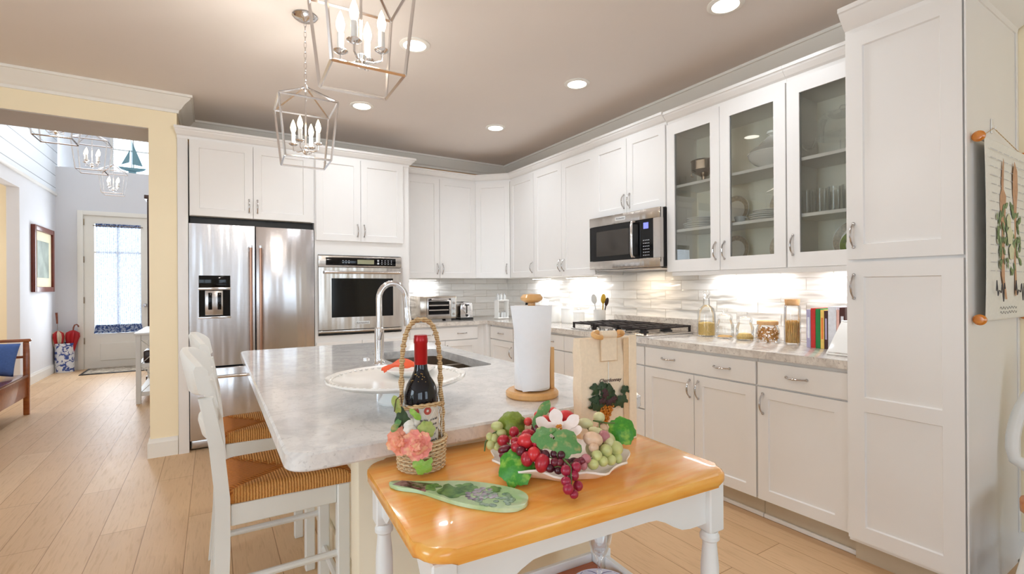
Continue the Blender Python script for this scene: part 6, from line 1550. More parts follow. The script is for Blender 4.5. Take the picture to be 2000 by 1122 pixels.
# ------------------------------------------------------------------ lantern pendants
def lantern(label, x, y, zb, ceil, s=1.0, power=16, group='polished nickel lantern pendants', rot=0.0):
    r = thing('lantern_pendant', label, 'pendant light', (x, y, ceil), group)
    ht, hb, Hs, Hr = 0.142 * s, 0.112 * s, 0.305 * s, 0.098 * s; t = 0.0052 * s
    T = Matrix.Translation((x, y, zb)) @ Matrix.Rotation(rot, 4, 'Z'); zt = Hs; za = Hs + Hr
    q = [(-1, -1), (1, -1), (1, 1), (-1, 1)]
    def bar(mb, p0, p1):
        p0, p1 = Vector(p0), Vector(p1); mb.tube([T @ p0, T @ p1], t * 1.1, 4)
    b = MB()
    for k in range(4):
        a, c = q[k], q[(k + 1) % 4]
        bar(b, (a[0] * ht, a[1] * ht, zt), (c[0] * ht, c[1] * ht, zt)); bar(b, (a[0] * hb, a[1] * hb, 0), (c[0] * hb, c[1] * hb, 0))
        bar(b, (a[0] * hb, a[1] * hb, 0), (a[0] * ht, a[1] * ht, zt)); bar(b, (a[0] * ht, a[1] * ht, zt), (a[0] * 0.01, a[1] * 0.01, za))
    b.obj('cage', 'polished_nickel', r, smooth=0)
    b = MB(); b.lathe([(0, za + 0.022 * s), (0.008 * s, za + 0.02 * s), (0.012 * s, za), (0.012 * s, za - 0.015 * s), (0.006 * s, za - 0.02 * s), (0.0045 * s, za - 0.03 * s), (0.0045 * s, 0.085 * s), (0, 0.085 * s)], (0, 0, 0), 14, T=T); b.obj('center_rod', 'polished_nickel', r)
    b = MB(); b.lathe([(0, 0.04 * s), (0.012 * s, 0.045 * s), (0.02 * s, 0.06 * s), (0.014 * s, 0.07 * s), (0.018 * s, 0.082 * s), (0.008 * s, 0.09 * s), (0, 0.09 * s)], (0, 0, 0), 18, T=T); b.obj('hub', 'polished_nickel', r)
    zc = 0.092 * s; R = 0.068 * s
    for k in range(4):
        a = PI / 4 + k * PI / 2 + 0.25; cx, cy = R * math.cos(a), R * math.sin(a)
        b = MB(); b.tube([T @ Vector((0.012 * s * math.cos(a), 0.012 * s * math.sin(a), 0.065 * s)), T @ Vector((cx * 0.6, cy * 0.6, 0.058 * s)), T @ Vector((cx, cy, 0.066 * s)), T @ Vector((cx, cy, zc))], 0.0035 * s, 8)
        arm = b.obj('arm', 'polished_nickel', r)
        MB().lathe([(0, zc), (0.012 * s, zc), (0.024 * s, zc + 0.008 * s), (0.023 * s, zc + 0.010 * s), (0.010 * s, zc + 0.004 * s), (0, zc + 0.004 * s)], (cx, cy, 0), 18, T=T).obj('drip_cup', 'polished_nickel', arm)
        MB().lathe([(0, zc + 0.0042 * s), (0.0105 * s, zc + 0.0042 * s), (0.0105 * s, zc + 0.068 * s), (0, zc + 0.068 * s)], (cx, cy, 0), 16, T=T).obj('candle_sleeve', 'porcelain', arm)
        MB().lathe([(0, zc + 0.0682 * s), (0.007 * s, zc + 0.0682 * s), (0.013 * s, zc + 0.085 * s), (0.0145 * s, zc + 0.098 * s), (0.010 * s, zc + 0.118 * s), (0.004 * s, zc + 0.134 * s), (0, zc + 0.142 * s)], (cx, cy, 0), 16, T=T).obj('candle_bulb', 'bulb_glow', arm)
    z0 = zb + za + 0.022 * s; n = max(2, int((ceil - 0.035 - z0) / 0.026))
    b = MB()
    for k in range(n):
        zc2 = z0 + (k + 0.5) * (ceil - 0.030 - z0) / n; hh = 0.62 * (ceil - 0.030 - z0) / n; P = []
        for j in range(12):
            a = 2 * PI * j / 12; u = 0.0065 * s * math.cos(a); v = hh * math.sin(a)
            P.append((x + (u if k % 2 else 0), y + (0 if k % 2 else u), zc2 + v))
        b.tube(P, 0.0019 * s, 5, closed=True)
    b.obj('chain', 'polished_nickel', r)
    MB().lathe([(0, -0.0005), (0.062, -0.0005), (0.064, -0.006), (0.05, -0.018), (0.02, -0.024), (0.008, -0.032), (0, -0.034)], (x, y, ceil), 28).obj('canopy', 'chrome', r)
    l = bpy.data.lights.new('lantern_lamp', 'POINT'); l.energy = power; l.color = (1.0, 0.95, 0.88); l.shadow_soft_size = 0.05 * s
    o = bpy.data.objects.new('lantern_lamp', l); COL.objects.link(o); o.parent = r; o.location = (0, 0, zb + 0.205 * s - ceil)
    return r
lantern('nearer lantern pendant with four candle bulbs, cut off by the top of the photo', -2.690, -3.510, 1.945, CEIL, 1.0, 13.5, rot=-0.03)
lantern('farther lantern pendant over the island, hanging in full view before the oven cabinets', -2.678, -2.315, 1.945, CEIL, 1.0, 13.5, rot=-0.03)
lantern('foyer lantern hanging nearest the opening, only its lower cage showing', -4.27, 0.55, 2.575, 4.2, 1.12, 4.5)
lantern('middle foyer lantern, seen beside the bright transom window', -4.19, 1.55, 2.515, 4.2, 1.02, 5.5)
lantern('farthest foyer lantern, hanging lowest in view above the front door', -4.22, 3.05, 2.525, 4.2, 0.95, 6.5)

# ------------------------------------------------------------------ crockery behind the cabinet glass
S0, S1, S2 = 1.3952, 1.6652, 1.9802
def dish(name, label, cat, prof, c, mat, seg=36, T=None, group=None, smooth=0.6, **kw):
    b = MB(); b.lathe(prof, (0, 0, 0), seg, T=(Matrix.Translation(c) if T is None else T), **kw); return item(name, label, cat, b, mat, c, group, smooth)
PLATE = lambda R: [(0, 0), (R * 0.6, 0), (R * 0.64, 0.002), (R, 0.013), (R, 0.016), (R * 0.62, 0.005), (0, 0.005)]
# silver footed bowl
c = (-0.17, -2.955, S2); r = thing('silver_bowl', 'silver footed bowl with a scroll handle on the top shelf of the glass cabinet', 'bowl', c)
MB().lathe([(0, 0), (0.05, 0), (0.045, 0.012), (0.018, 0.03), (0.018, 0.05), (0.06, 0.075), (0.085, 0.095), (0.085, 0.155), (0.09, 0.162), (0.08, 0.160), (0.078, 0.10), (0.0, 0.085)], c, 32).obj('bowl', 'silver', r)
for s in (-1, 1): MB().tube([(c[0], c[1] + s * 0.083, c[2] + 0.11), (c[0], c[1] + s * 0.105, c[2] + 0.10), (c[0], c[1] + s * 0.108, c[2] + 0.075), (c[0], c[1] + s * 0.09, c[2] + 0.065)], 0.004, 8).obj('handle', 'silver', r)
c = (-0.22, -2.815, S2); dish('glass_tumbler', 'small clear tumbler beside the silver bowl', 'glass', [(0, 0), (0.024, 0), (0.028, 0.075), (0.0265, 0.075), (0.022, 0.006), (0, 0.006)], c, 'crystal', 24)
# soup tureen
c = (-0.17, -3.44, S2); r = thing('soup_tureen', 'large white lidded soup tureen on the top shelf of the glass cabinet', 'tureen', c)
MB().lathe([(0, 0), (0.075, 0), (0.07, 0.012), (0.06, 0.02), (0.10, 0.04), (0.128, 0.07), (0.135, 0.095), (0, 0.095)], c, 40).obj('bowl', 'porcelain', r)
MB().lathe([(0, 0.0952), (0.138, 0.0952), (0.138, 0.103), (0.118, 0.125), (0.08, 0.150), (0.045, 0.185), (0.03, 0.20), (0, 0.20)], c, 40).obj('lid', 'porcelain', r)
MB().lathe([(0, 0.2002), (0.012, 0.2002), (0.016, 0.212), (0.03, 0.222), (0.028, 0.235), (0.012, 0.245), (0, 0.246)], c, 24).obj('lid_knob', 'porcelain', r)
c = (-0.17, -3.24, S2); dish('serving_plate', 'flat pale plate left of the soup tureen', 'plate', PLATE(0.058), c, 'porcelain_grey')
# stacks of plates: every plate is its own object
def stack(n, R, c, where, mat='porcelain'):
    for k in range(n):
        lab = '%s plate in the stack of white plates %s' % (('lowest', 'second', 'third', 'fourth', 'fifth', 'topmost')[k if k < n - 1 else 5], where)
        dish('dinner_plate', lab, 'plate', PLATE(R * (1 if k < n / 2 else 0.8)), (c[0], c[1], c[2] + 0.012 * k + (0.0002 * k)), mat, 32, group='white plates in the glass cabinets')
stack(6, 0.115, (-0.175, -2.925, S1), 'on the middle shelf at the left')
stack(4, 0.105, (-0.175, -2.925, S0), 'on the bottom shelf at the left')
stack(5, 0.100, (-0.19, -3.415, S1), 'on the middle shelf at the right')
stack(3, 0.095, (-0.19, -3.415, S0), 'on the bottom shelf at the right')
def standing(label, y, z, R, mat='china_pattern', name='display_plate', x=-0.075):
    T = Matrix.Translation((x, y, z + R * 0.985 + 0.004)) @ Matrix.Rotation(-PI / 2 + 0.14, 4, 'Y')
    r = thing(name, label, 'plate', (x, y, z), 'plates standing against the cabinet back')
    MB().lathe([(0, 0), (R * 0.62, 0), (R * 0.65, 0.002), (R, 0.012), (R, 0.015), (R * 0.64, 0.005), (0, 0.005)], (0, 0, 0), 40, T=T).obj('plate', 'porcelain', r)
    MB().lathe([(R * 0.66, 0.0052), (R * 0.97, 0.0148), (R * 0.97, 0.0155), (R * 0.66, 0.0059), (R * 0.66, 0.0052)], (0, 0, 0), 40, T=T).obj('rim_pattern', mat, r)
standing('patterned plate standing on the middle shelf behind the cabinet stile', -3.13, S1, 0.105)
standing('patterned plate standing on the middle shelf behind the right plate stack', -3.478, S1, 0.105)
standing('patterned plate standing on the bottom shelf behind the cabinet stile', -3.13, S0, 0.105)
standing('patterned plate standing on the bottom shelf behind the right plate stack', -3.475, S0, 0.105)
c = (-0.20, -3.245, S1); r = thing('tea_cup', 'white tea cup with a handle on the middle shelf of the two-door glass cabinet', 'cup', c)
MB().lathe([(0, 0), (0.022, 0), (0.026, 0.004), (0.038, 0.045), (0.036, 0.045), (0.024, 0.007), (0, 0.006)], c, 28).obj('bowl', 'porcelain_grey', r)
MB().tube([(c[0], c[1] - 0.034, c[2] + 0.036), (c[0], c[1] - 0.054, c[2] + 0.034), (c[0], c[1] - 0.052, c[2] + 0.016), (c[0], c[1] - 0.03, c[2] + 0.013)], 0.0035, 8).obj('handle', 'porcelain_grey', r)
# narrow cabinet: domed cake plate, glasses, platters
c = (-0.17, -3.835, S2); r = thing('cake_dome', 'clear glass cake dome on a footed glass plate, top shelf beside the pantry', 'cake dome', c)
MB().lathe([(0, 0), (0.055, 0), (0.05, 0.008), (0.015, 0.02), (0.015, 0.085), (0.06, 0.095), (0.13, 0.10), (0.13, 0.108), (0, 0.106)], c, 40).obj('footed_plate', 'crystal', r)
MB().lathe([(0.12, 0.1085), (0.125, 0.112), (0.122, 0.19), (0.10, 0.225), (0.02, 0.235), (0.008, 0.24), (0.02, 0.255), (0.012, 0.27), (0, 0.272)], c, 40).obj('dome', 'crystal', r)
WG = [(0, 0), (0.03, 0), (0.03, 0.002), (0.006, 0.008), (0.004, 0.05), (0.02, 0.062), (0.034, 0.08), (0.037, 0.10), (0.036, 0.10), (0.018, 0.064), (0, 0.058)]
dish('coupe_glass', 'shallow clear coupe glass left of the cake dome', 'glass', WG, (-0.20, -3.67, S2), 'crystal', 28)
TG = [(0, 0), (0.027, 0), (0.033, 0.135), (0.0315, 0.135), (0.025, 0.008), (0, 0.008)]
gl = [(-0.22, -3.672), (-0.22, -3.742), (-0.22, -3.812), (-0.22, -3.882), (-0.10, -3.712), (-0.10, -3.782), (-0.10, -3.852), (-0.10, -3.922)]
for k, (x, y) in enumerate(gl):
    lab = '%s of the clear tumblers in the %s row, middle shelf beside the pantry' % (('leftmost', 'second', 'third', 'rightmost')[k % 4], 'front' if k < 4 else 'rear')
    dish('glass_tumbler', lab, 'glass', TG, (x, y, S1), 'crystal', 24, group='tumblers beside the pantry')
standing('large patterned oval platter leaning in the bottom of the narrow glass cabinet', -3.855, S0, 0.115, x=-0.075)
standing('white patterned plate leaning in front of the large platter', -3.885, S0, 0.085, x=-0.13, mat='leaf_olive')
crumple('cream_pitcher', 'small white china piece at the front of the narrow glass cabinet', 'dish', (-0.20, -3.71, S0), 0.05, 0.045, 0.036, 'porcelain', 8)

# ------------------------------------------------------------------ hanging banner on the pantry side
def banner():
    y = -4.4735; xh = -0.372
    r = thing('hanging_banner', 'white cloth banner with a crossed wooden fork and spoon print hanging on the pantry side', 'banner', (-0.29, y, 1.5))
    x0, x1, z0, z1 = -0.588, -0.040, 1.125, 1.830; yc = y - 0.0215
    MB().tube([(x0 - 0.012, yc, z1), (x1 + 0.012, yc, z1)], 0.010, 12).obj('top_dowel', 'linen_print', r)
    MB().tube([(x0 - 0.012, yc, z0), (x1 + 0.012, yc, z0)], 0.010, 12).obj('bottom_dowel', 'linen_print', r)
    for z in (z0, z1):
        for x, s in ((x0 - 0.012, -1), (x1 + 0.012, 1)): MB().lathe([(0, 0), (0.014, 0), (0.020, 0.006), (0.021, 0.014), (0.014, 0.022), (0, 0.024)], (0, 0, 0), 18, T=Matrix.Translation((x, yc, z)) @ Matrix.Rotation(s * PI / 2, 4, 'Y')).obj('dowel_knob', 'honey_wood_edge', r)
    b = MB(); n = 16; pts = []; m = 12
    for i in range(n + 1):
        for j in range(m + 1):
            u = j / m; v = i / n; bow = -0.006 * math.sin(v * PI) + 0.002 * math.sin(u * 6 + v * 3) * math.sin(v * PI); pts.append((x0 + (x1 - x0) * u, yc - 0.0105 + bow, z0 + (z1 - z0) * v))
    N = len(pts); pts += [(x, yy + 0.0012, z) for x, yy, z in pts]; fs = []
    for i in range(n):
        for j in range(m):
            q = [i * (m + 1) + j, i * (m + 1) + j + 1, (i + 1) * (m + 1) + j + 1, (i + 1) * (m + 1) + j]; fs += [q, [N + k for k in q[::-1]]]
    for i in range(n):
        for j in (0, m): fs.append([i * (m + 1) + j, (i + 1) * (m + 1) + j, N + (i + 1) * (m + 1) + j, N + i * (m + 1) + j])
    b.poly(pts, fs).obj('cloth', 'linen_print', r, smooth=0.9)
    MB().tube([(x0 + 0.02, yc, z1 + 0.008), (xh, y - 0.008, 1.905), (x1 - 0.02, yc, z1 + 0.008)], 0.0016, 6).obj('hanging_cord', 'rope', r)
    b = MB(); b.box(xh - 0.008, xh + 0.008, y - 0.004, y + 0.0005, 1.885, 1.945, 0.002); b.tube([(xh, y - 0.004, 1.905), (xh, y - 0.012, 1.90), (xh, y - 0.014, 1.91)], 0.003, 6); b.obj('adhesive_hook', 'porcelain', r)
    yp = yc - 0.0185
    T = Matrix(((1, 0, 0, 0), (0, 0, -1, yp), (0, 1, 0, 0), (0, 0, 0, 1)))
    def blade(name, P, mat, d=0.0): b = MB(); b.prism(P, -0.0004 + d, 0.0004 + d, T=T); return b.obj(name, mat, r, smooth=0)
    cx = -0.405
    blade('fork_print', [(cx - 0.012, 1.47), (cx - 0.034, 1.58), (cx - 0.03, 1.62), (cx - 0.012, 1.645), (cx - 0.016, 1.67), (cx + 0.012, 1.77), (cx + 0.020, 1.755), (cx + 0.016, 1.70), (cx + 0.012, 1.645), (cx + 0.045, 1.62), (cx + 0.035, 1.55), (cx + 0.02, 1.47), (cx + 0.02, 1.28), (cx + 0.05, 1.20), (cx + 0.03, 1.20), (cx - 0.02, 1.30)], 'spoon_print')
    cx = -0.235
    blade('spoon_print', [(cx - 0.02, 1.36), (cx - 0.012, 1.50), (cx - 0.02, 1.58), (cx - 0.035, 1.64), (cx - 0.03, 1.72), (cx - 0.008, 1.775), (cx + 0.03, 1.74), (cx + 0.035, 1.66), (cx + 0.015, 1.58), (cx + 0.008, 1.50), (cx + 0.0, 1.36), (cx + 0.02, 1.22), (cx - 0.005, 1.21)], 'spoon_print')
    rnd = random.Random(6)
    for s in (-1, 1):
        b = MB()
        for k in range(36):
            u = -0.325 + s * rnd.uniform(0.02, 0.16); v = 1.44 + rnd.uniform(-0.13, 0.14) * (1.1 - 2.2 * abs(u + 0.325))
            a = rnd.uniform(-1.2, 1.2) + (PI / 2 if rnd.random() < 0.7 else -PI / 2); L = rnd.uniform(0.028, 0.055); w = L * 0.24; d = 0.0006 + 0.00006 * k
            P = [(u + L * (f - 0.5) * math.cos(a) - g * w * math.sin(a), v + L * (f - 0.5) * math.sin(a) + g * w * math.cos(a)) for f, g in ((0, 0), (0.35, -1), (0.7, -0.7), (1, 0), (0.7, 0.7), (0.35, 1))]
            b.prism(P, d, d + 0.0005, T=T)
        b.obj('leaf_print', 'sage_print', r, smooth=0)
    b = MB()
    for (u, v, R) in ((-0.325, 1.46, 0.038), (-0.305, 1.395, 0.034), (-0.34, 1.52, 0.028)): b.lathe([(0, 0.0036), (R, 0.0036), (R * 0.9, 0.0046), (0, 0.005)], (u, v, 0), 16, T=T, wob=0.12, wn=5)
    b.obj('rose_print', 'rose_print', r)
    b = MB(); rnd = random.Random(8)
    for row in range(15):
        v = 1.79 - row * 0.034; u = -0.56 + rnd.uniform(0, 0.03)
        while u < -0.10:
            w = rnd.uniform(0.03, 0.09); b.box(u, min(u + w, -0.08), v - 0.0012, v + 0.0012, -0.0002, 0.0002, T=T); u += w + 0.02
    b.obj('faded_script', 'faint_ink', r, smooth=0)
    b = MB()
    for (u0, w) in ((-0.52, 0.11), (-0.27, 0.13)):
        P = [T @ Vector((u0 + w * k / 16, 1.235 + 0.045 * math.sin(k * 1.35) * (0.5 + 0.5 * math.cos(k * 0.5)), 0.0065)) for k in range(17)]; b.tube(P, 0.0016, 5)
    for k in range(2):
        P = [T @ Vector((-0.45 + 0.22 * j / 20, 1.165 - 0.018 * k + 0.006 * math.sin(j * 1.9), 0.0008)) for j in range(21)]; b.tube(P, 0.0007, 4)
    b.obj('script_print', 'ink', r)
banner()

# ------------------------------------------------------------------ white windsor chair at the right edge, on a dark red rug
def windsor():
    cx, cy = -0.50, -4.80
    r = thing('windsor_chair', 'white hoop-back windsor chair with a honey wood seat at the right edge', 'chair', (cx, cy, 0))
    # seat facing -x
    P = [(cx + 0.20 * math.cos(a) * (1.0 if math.cos(a) > 0 else 1.1), cy + 0.225 * math.sin(a) * (1 + 0.02 * math.cos(2 * a))) for a in [2 * PI * k / 36 for k in range(36)]]
    MB().prism(P, 0.412, 0.447, bev=0.012, seg=3).obj('seat', 'chair_seat_wood', r, smooth=0.9)
    for sx in (-1, 1):
        for sy in (-1, 1):
            MB().tube([(cx + sx * 0.20, cy + sy * 0.22, 0), (cx + sx * 0.165, cy + sy * 0.18, 0.22), (cx + sx * 0.14, cy + sy * 0.15, 0.414)], [0.013, 0.02, 0.014], 12).obj('leg', 'chair_white', r)
    xb = cx + 0.165; pts = []
    for k in range(31):
        a = -0.18 + (PI + 0.36) * k / 30; yy = 0.285 * math.cos(a); zz = 0.60 + 0.37 * math.sin(a)
        pts.append((xb + 0.10 * (zz - 0.45) / 0.5, cy + yy * (1.0 if zz > 0.55 else 0.98), zz))
    pts = [(xb, cy + 0.170, 0.446), (xb + 0.01, cy + 0.215, 0.50)] + pts[0:] + [(xb + 0.01, cy - 0.215, 0.50), (xb, cy - 0.170, 0.446)]
    MB().tube(pts, 0.018, 10, flat=1.3).obj('hoop_back', 'chair_white', r)
    for k in range(7):
        s = (k - 3) / 3; a = PI / 2 - s * 0.88; top = (xb + 0.10 * (0.60 + 0.365 * math.sin(a) - 0.45) / 0.5, cy + 0.28 * math.cos(a), 0.60 + 0.365 * math.sin(a))
        MB().tube([(xb - 0.005, cy + s * 0.13, 0.446), tuple((Vector((xb - 0.005, cy + s * 0.13, 0.446)) + Vector(top)) / 2), top], [0.0055, 0.0085, 0.005], 8).obj('spindle', 'chair_white', r)
    for sy in (-1, 1): MB().tube([(cx - 0.170, cy + sy * 0.186, 0.20), (cx + 0.170, cy + sy * 0.186, 0.20)], 0.010, 10).obj('stretcher', 'chair_white', r)
windsor()
for o in bpy.data.objects:
    if o.name == 'windsor_chair': o.location.z = 0.0095
r = thing('rug', 'dark red rug with a grey border under the windsor chair', 'rug', (-0.95, -5.6, 0))
MB().box(-1.75, -0.06, -6.9, -4.50, 0.0005, 0.006, 0.002).obj('border', 'rug_grey', r)
MB().box(-1.66, -0.14, -6.8, -4.575, 0.0062, 0.009, 0.001).obj('field', 'rug_red', r)

# ------------------------------------------------------------------ foyer
def bench():
    r = thing('hall_bench', 'brown wooden hall bench with open arms against the foyer wall', 'bench', (-4.93, 1.0, 0))
    x0, x1, y0, y1 = -5.165, -4.70, 0.30, 1.665
    for x in (x0, x1 - 0.045):
        for y in (y0, y1 - 0.045):
            top = 0.74 if x > -5.0 else 0.90
            MB().box(x, x + 0.045, y, y + 0.045, 0, top, 0.006).obj('post', 'bench_wood', r)
    for y in (y0, y1 - 0.045):
        MB().box(x0 + 0.0455, x1 + 0.012, y - 0.004, y + 0.049, 0.7405, 0.770, 0.008).obj('armrest', 'bench_wood', r)
        MB().box(x0 + 0.0455, x1 - 0.0455, y + 0.012, y + 0.033, 0.575, 0.60, 0.003).obj('arm_slat', 'bench_wood', r)
    MB().box(x0 + 0.01, x1 - 0.002, y0 + 0.0455, y1 - 0.0455, 0.385, 0.412, 0.006).obj('seat', 'bench_seat_wood', r)
    MB().box(x1 - 0.034, x1 - 0.012, y0 + 0.0455, y1 - 0.0455, 0.19, 0.3845, 0.003).obj('front_apron', 'bench_wood', r)
    MB().box(x0 + 0.012, x0 + 0.034, y0 + 0.0455, y1 - 0.0455, 0.19, 0.3845, 0.003).obj('back_apron', 'bench_wood', r)
    MB().box(x0 + 0.0455, x1 - 0.0455, y1 - 0.034, y1 - 0.012, 0.19, 0.3845, 0.003).obj('side_apron', 'bench_wood', r)
    MB().box(x0 + 0.008, x0 + 0.036, y0 + 0.0455, y1 - 0.0455, 0.80, 0.88, 0.004).obj('back_rail', 'bench_wood', r)
bench()
def pillow(name, label, c, sx, sy, th, T, mat):
    b = MB(); n = 16; V = {}
    for s in (-1, 1):
        for i in range(n + 1):
            for j in range(n + 1):
                u = i / n * 2 - 1; v = j / n * 2 - 1; h = th * max(0, (1 - u ** 4) * (1 - v ** 4)) ** 0.6; k = 1 - 0.06 * (1 - abs(u) ** 2) * abs(v) ** 3 - 0.06 * (1 - abs(v) ** 2) * abs(u) ** 3
                V[s, i, j] = b.b.verts.new(T @ Vector((u * sx * k, v * sy * k, s * h)))
    for s in (-1, 1):
        for i in range(n):
            for j in range(n): b.b.faces.new((V[s, i, j], V[s, i + 1, j], V[s, i + 1, j + 1], V[s, i, j + 1]))
    bmesh.ops.remove_doubles(b.b, verts=b.b.verts[:], dist=1e-5)
    return item(name, label, 'cushion', b, mat, c, smooth=1.5)
pillow('cushion', 'blue square cushion propped against the bench arm', (-4.93, 1.52, 0.413), 0.17, 0.165, 0.06, Matrix.Translation((-4.925, 1.50, 0.592)) @ Matrix.Rotation(0.10, 4, 'Y') @ Matrix.Rotation(PI / 2 - 0.28, 4, 'X'), 'cushion_blue')
# framed picture on the foyer wall
r = thing('framed_picture', 'large red-brown framed picture on the left foyer wall', 'picture', (-5.19, 4.27, 1.7))
b = MB()
for a in ((3.80, 3.87, 1.24, 2.16), (4.67, 4.74, 1.24, 2.16), (3.87, 4.67, 1.24, 1.31), (3.87, 4.67, 2.09, 2.16)): b.box(-5.1895, -5.145, a[0], a[1], a[2], a[3], 0.004)
b.obj('frame', 'frame_wood', r)
MB().box(-5.1893, -5.172, 3.8705, 4.6695, 1.3105, 2.0895).obj('mat_board', 'mat_cream', r, smooth=0)
MB().box(-5.1718, -5.169, 4.00, 4.54, 1.44, 1.96).obj('landscape_print', 'mirror_art', r, smooth=0)
# umbrella stand with two umbrellas
c = (-5.065, 4.862, 0)
r = thing('umbrella_stand', 'blue and white china umbrella stand in the foyer corner', 'umbrella stand', c)
MB().lathe([(0, 0), (0.115, 0), (0.117, 0.01), (0.113, 0.03), (0.113, 0.41), (0.120, 0.43), (0.120, 0.445), (0.105, 0.445), (0.104, 0.02), (0, 0.02)], c, 32).obj('vase', 'blue_white_china', r)
def umbrella(label, x, y, tilt, h, mats, hk):
    r = thing('umbrella', label, 'umbrella', (x, y, 0.025), 'furled umbrellas in the stand')
    T = Matrix.Translation((x, y, 0.0215)) @ Matrix.Rotation(tilt[0], 4, 'X') @ Matrix.Rotation(tilt[1], 4, 'Y')
    b = MB(); seg = 32; prof = [(0.010, 0.02), (0.026, 0.2), (0.048, 0.40), (0.072, 0.52), (0.066, 0.58), (0.030, 0.61), (0.008, 0.62)]
    b.lathe(prof, (0, 0, 0), seg, T=T, wob=0.22, wn=8); o = b.obj('canopy', mats, r, smooth=0.9)
    for p in o.data.polygons:
        if (p.index % seg) // 4 % 2 == 0: p.material_index = 1
    MB().tube([T @ Vector((0, 0, 0.0)), T @ Vector((0, 0, h - 0.15))], 0.005, 8).obj('shaft', 'nickel', r)
    b = MB()
    if hk: b.tube([T @ Vector(p) for p in ((0, 0, h - 0.16), (0, 0, h - 0.04), (0.01, 0, h), (0.035, 0, h + 0.012), (0.055, 0, h - 0.01), (0.056, 0, h - 0.03))], 0.010, 10)
    else: b.tube([T @ Vector((0, 0, h - 0.17)), T @ Vector((0, 0, h))], [0.011, 0.015], 10)
    b.obj('grip', 'bench_seat_wood', r)
umbrella('red and cream umbrella with a straight wooden grip, standing in the china stand', -5.110, 4.855, (0.04, -0.04), 0.90, ['umbrella_red', 'umbrella_cream'], False)
umbrella('all-red umbrella with a low hooked grip, leaning right in the china stand', -5.018, 4.862, (0.0, 0.09), 0.70, ['umbrella_red', 'umbrella_red'], True)
# door mat
r = thing('door_mat', 'patterned grey-brown door mat lying at the front door', 'mat', (-4.3, 4.6, 0))
MB().box(-4.80, -3.80, 4.28, 4.95, 0.0005, 0.010, 0.003).obj('border', 'black_matte', r)
MB().box(-4.76, -3.84, 4.33, 4.90, 0.0102, 0.013).obj('field', 'mat_pattern', r, smooth=0)
# curtain on the door
def curtain():
    r = thing('door_curtain', 'sheer blue and white curtain hanging over the front door glass', 'curtain', (-4.43, 4.985, 1.45))
    def sheet(z0, z1, x0, x1, flare, mat, name, amp=0.010, k=46):
        b = MB(); n = 96; m = 8; pts = []; fs = []
        for i in range(m + 1):
            f = i / m; z = z1 + (z0 - z1) * f
            for j in range(n + 1):
                u = j / n; x = x0 + (x1 - x0) * u + flare * (u * 2 - 1) * f; pts.append((x, 4.982 + amp * math.sin(u * k) + 0.004 * math.sin(u * 17 + f * 3), z))
        N = len(pts); pts += [(x, y + 0.0015, z) for x, y, z in pts]
        for i in range(m):
            for j in range(n):
                q = [i * (n + 1) + j, i * (n + 1) + j + 1, (i + 1) * (n + 1) + j + 1, (i + 1) * (n + 1) + j]; fs += [q, [N + t for t in q[::-1]]]
        b.poly(pts, fs); return b.obj(name, mat, r, smooth=1.0)
    sheet(0.70, 2.28, -4.70, -4.14, 0.015, 'sheer_curtain', 'sheer_panel')
    sheet(2.281, 2.335, -4.71, -4.13, 0.0, 'curtain_border', 'ruffled_heading', 0.014, 80)
    sheet(0.565, 0.699, -4.715, -4.125, 0.02, 'curtain_border', 'border_hem', 0.012)
    MB().tube([(-4.74, 4.976, 2.30), (-4.10, 4.976, 2.30)], 0.006, 8).obj('rod', 'hinge', r)
curtain()
# console table with crossed ends
def console():
    x0, x1, y0, y1 = -3.835, -3.475, 1.56, 2.70
    r = thing('console_table', 'white console table with crossed side braces, partly hidden by the pier', 'console table', ((x0 + x1) / 2, (y0 + y1) / 2, 0))
    MB().box(x0 - 0.015, x1 + 0.010, y0 - 0.015, y1 + 0.015, 0.760, 0.785, 0.004).obj('tabletop', 'chair_white', r)
    for x in (x0, x1 - 0.045):
        for y in (y0, y1 - 0.045): MB().box(x, x + 0.045, y, y + 0.045, 0, 0.7595, 0.003, 1).obj('leg', 'chair_white', r)
    for z in (0.10, 0.42): MB().box(x0 + 0.005, x1 - 0.005, y0 + 0.0455, y1 - 0.0455, z, z + 0.022, 0.002, 1).obj('shelf', 'chair_white', r)
    for y in (y0 + 0.010, y1 - 0.035):
        for (za, zb) in ((0.70, 0.76), (0.40, 0.445), (0.085, 0.13)): MB().box(x0 + 0.0455, x1 - 0.0455, y, y + 0.025, za, zb - 0.0005, 0.002, 1).obj('end_rail', 'chair_white', r)
        for (za, zb) in ((0.445, 0.70), (0.13, 0.40)):
            b = MB()
            for s in (0, 1):
                p = Vector((x0 + 0.05, y + 0.008 + 0.009 * s, za if s else zb)); q = Vector((x1 - 0.05, y + 0.008 + 0.009 * s, zb if s else za)); b.tube([p, q], 0.014, 4, flat=0.3)
            b.obj('cross_brace', 'chair_white', r, smooth=0)
    item('storage_basket', 'dark brown basket on the middle shelf of the white console', 'basket', MB().box(x0 + 0.06, x1 - 0.03, y0 + 0.06, y0 + 0.34, 0.4425, 0.58, 0.02), 'dark_wood', (-3.65, 1.76, 0.4425))
    b = MB(); T = Matrix.Translation((-3.70, 1.78, 0.786)) @ Matrix.Rotation(0.30, 4, 'Y')
    b.box(-0.012, 0.012, -0.16, 0.16, 0.005, 0.30, 0.004, T=T); item('photo_frame', 'black photo frame leaning back on the white console', 'photo frame', b, 'black_matte', (-3.70, 1.78, 0.786))
console()
r = thing('tall_cabinet', 'tall narrow dark wood cabinet edge showing past the yellow pier in the foyer', 'cabinet', (-3.68, 3.3, 0))
MB().box(-3.885, -3.47, 3.25, 3.75, 0.06, 2.52, 0.006).obj('body', 'dark_wood', r)
MB().box(-3.915, -3.47, 3.22, 3.78, 2.521, 2.58, 0.008).obj('cornice', 'dark_wood', r)
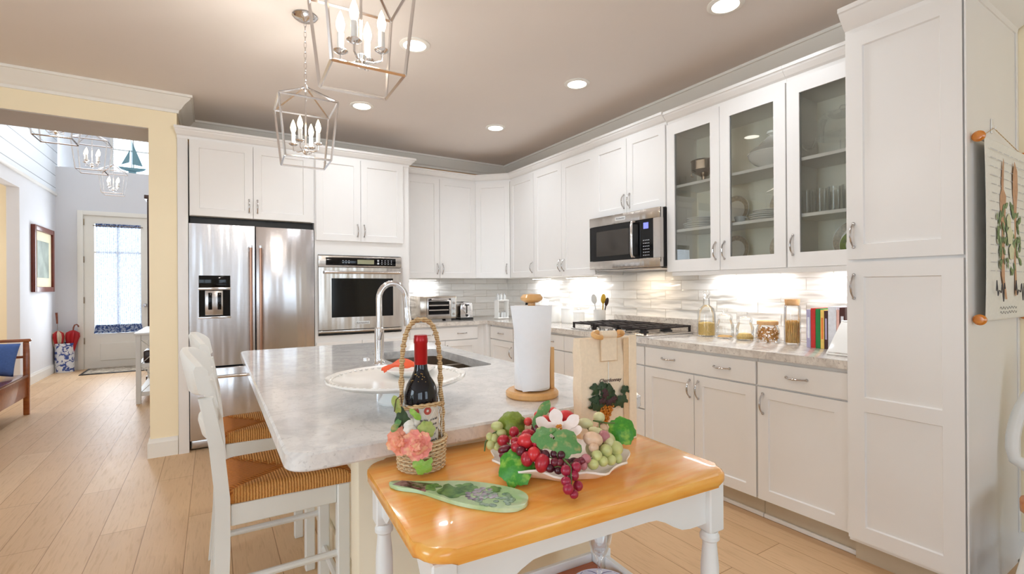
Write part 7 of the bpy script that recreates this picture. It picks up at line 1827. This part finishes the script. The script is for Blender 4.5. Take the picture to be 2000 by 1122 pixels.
MB().box(-3.905, -3.47, 3.23, 3.77, 0.0, 0.0595, 0.006).obj('plinth', 'dark_wood', r)
# model sailboat on the window ledge
c = (-4.25, 5.12, 3.2005)
r = thing('model_sailboat', 'grey-blue model sailboat standing on the ledge of the foyer window', 'model boat', c)
simple('boat_paint', rgb(120, 160, 170), 0.5)
b = MB(); pts = []; n = 14
for i in range(n + 1):
    u = i / n * 2 - 1; w = 0.045 * (1 - abs(u) ** 2.2) + 0.001; d = 0.06 * (1 - u * u) ** 0.6 + 0.002; x = c[0] + 0.19 * u; z = c[2] + 0.105 + 0.012 * u * u
    pts += [(x, c[1] - w, z), (x, c[1] - w * 0.7, z - d * 0.7), (x, c[1], z - d), (x, c[1] + w * 0.7, z - d * 0.7), (x, c[1] + w, z)]
fs = [[i * 5 + k, i * 5 + k + 1, (i + 1) * 5 + k + 1, (i + 1) * 5 + k] for i in range(n) for k in range(4)] + [[i * 5, (i + 1) * 5, (i + 1) * 5 + 4, i * 5 + 4] for i in range(n)] + [[0, 1, 2, 3, 4], [n * 5 + k for k in (4, 3, 2, 1, 0)]]
b.poly(pts, fs).obj('hull', 'boat_paint', r)
MB().tube([(c[0] - 0.01, c[1], c[2] + 0.10), (c[0] - 0.01, c[1], c[2] + 0.57)], 0.005, 8).obj('mast', 'boat_paint', r)
def sail(P, name):
    b = MB(); b.poly([(x, c[1] - 0.002, z) for x, z in P] + [(x, c[1] + 0.002, z) for x, z in P], [(0, 1, 2), (5, 4, 3), (0, 3, 4, 1), (1, 4, 5, 2), (2, 5, 3, 0)]); b.obj(name, 'boat_paint', r, smooth=0)
sail([(c[0] - 0.002, c[2] + 0.55), (c[0] + 0.14, c[2] + 0.15), (c[0] - 0.002, c[2] + 0.17)], 'mainsail')
sail([(c[0] - 0.03, c[2] + 0.42), (c[0] - 0.15, c[2] + 0.15), (c[0] - 0.04, c[2] + 0.20)], 'jib')
MB().box(c[0] - 0.05, c[0] + 0.05, c[1] - 0.03, c[1] + 0.03, c[2], c[2] + 0.05, 0.004).obj('stand', 'boat_paint', r)
# vase of leaves behind the console's photo frame, only a few twigs showing
bpy.context.view_layer.update()
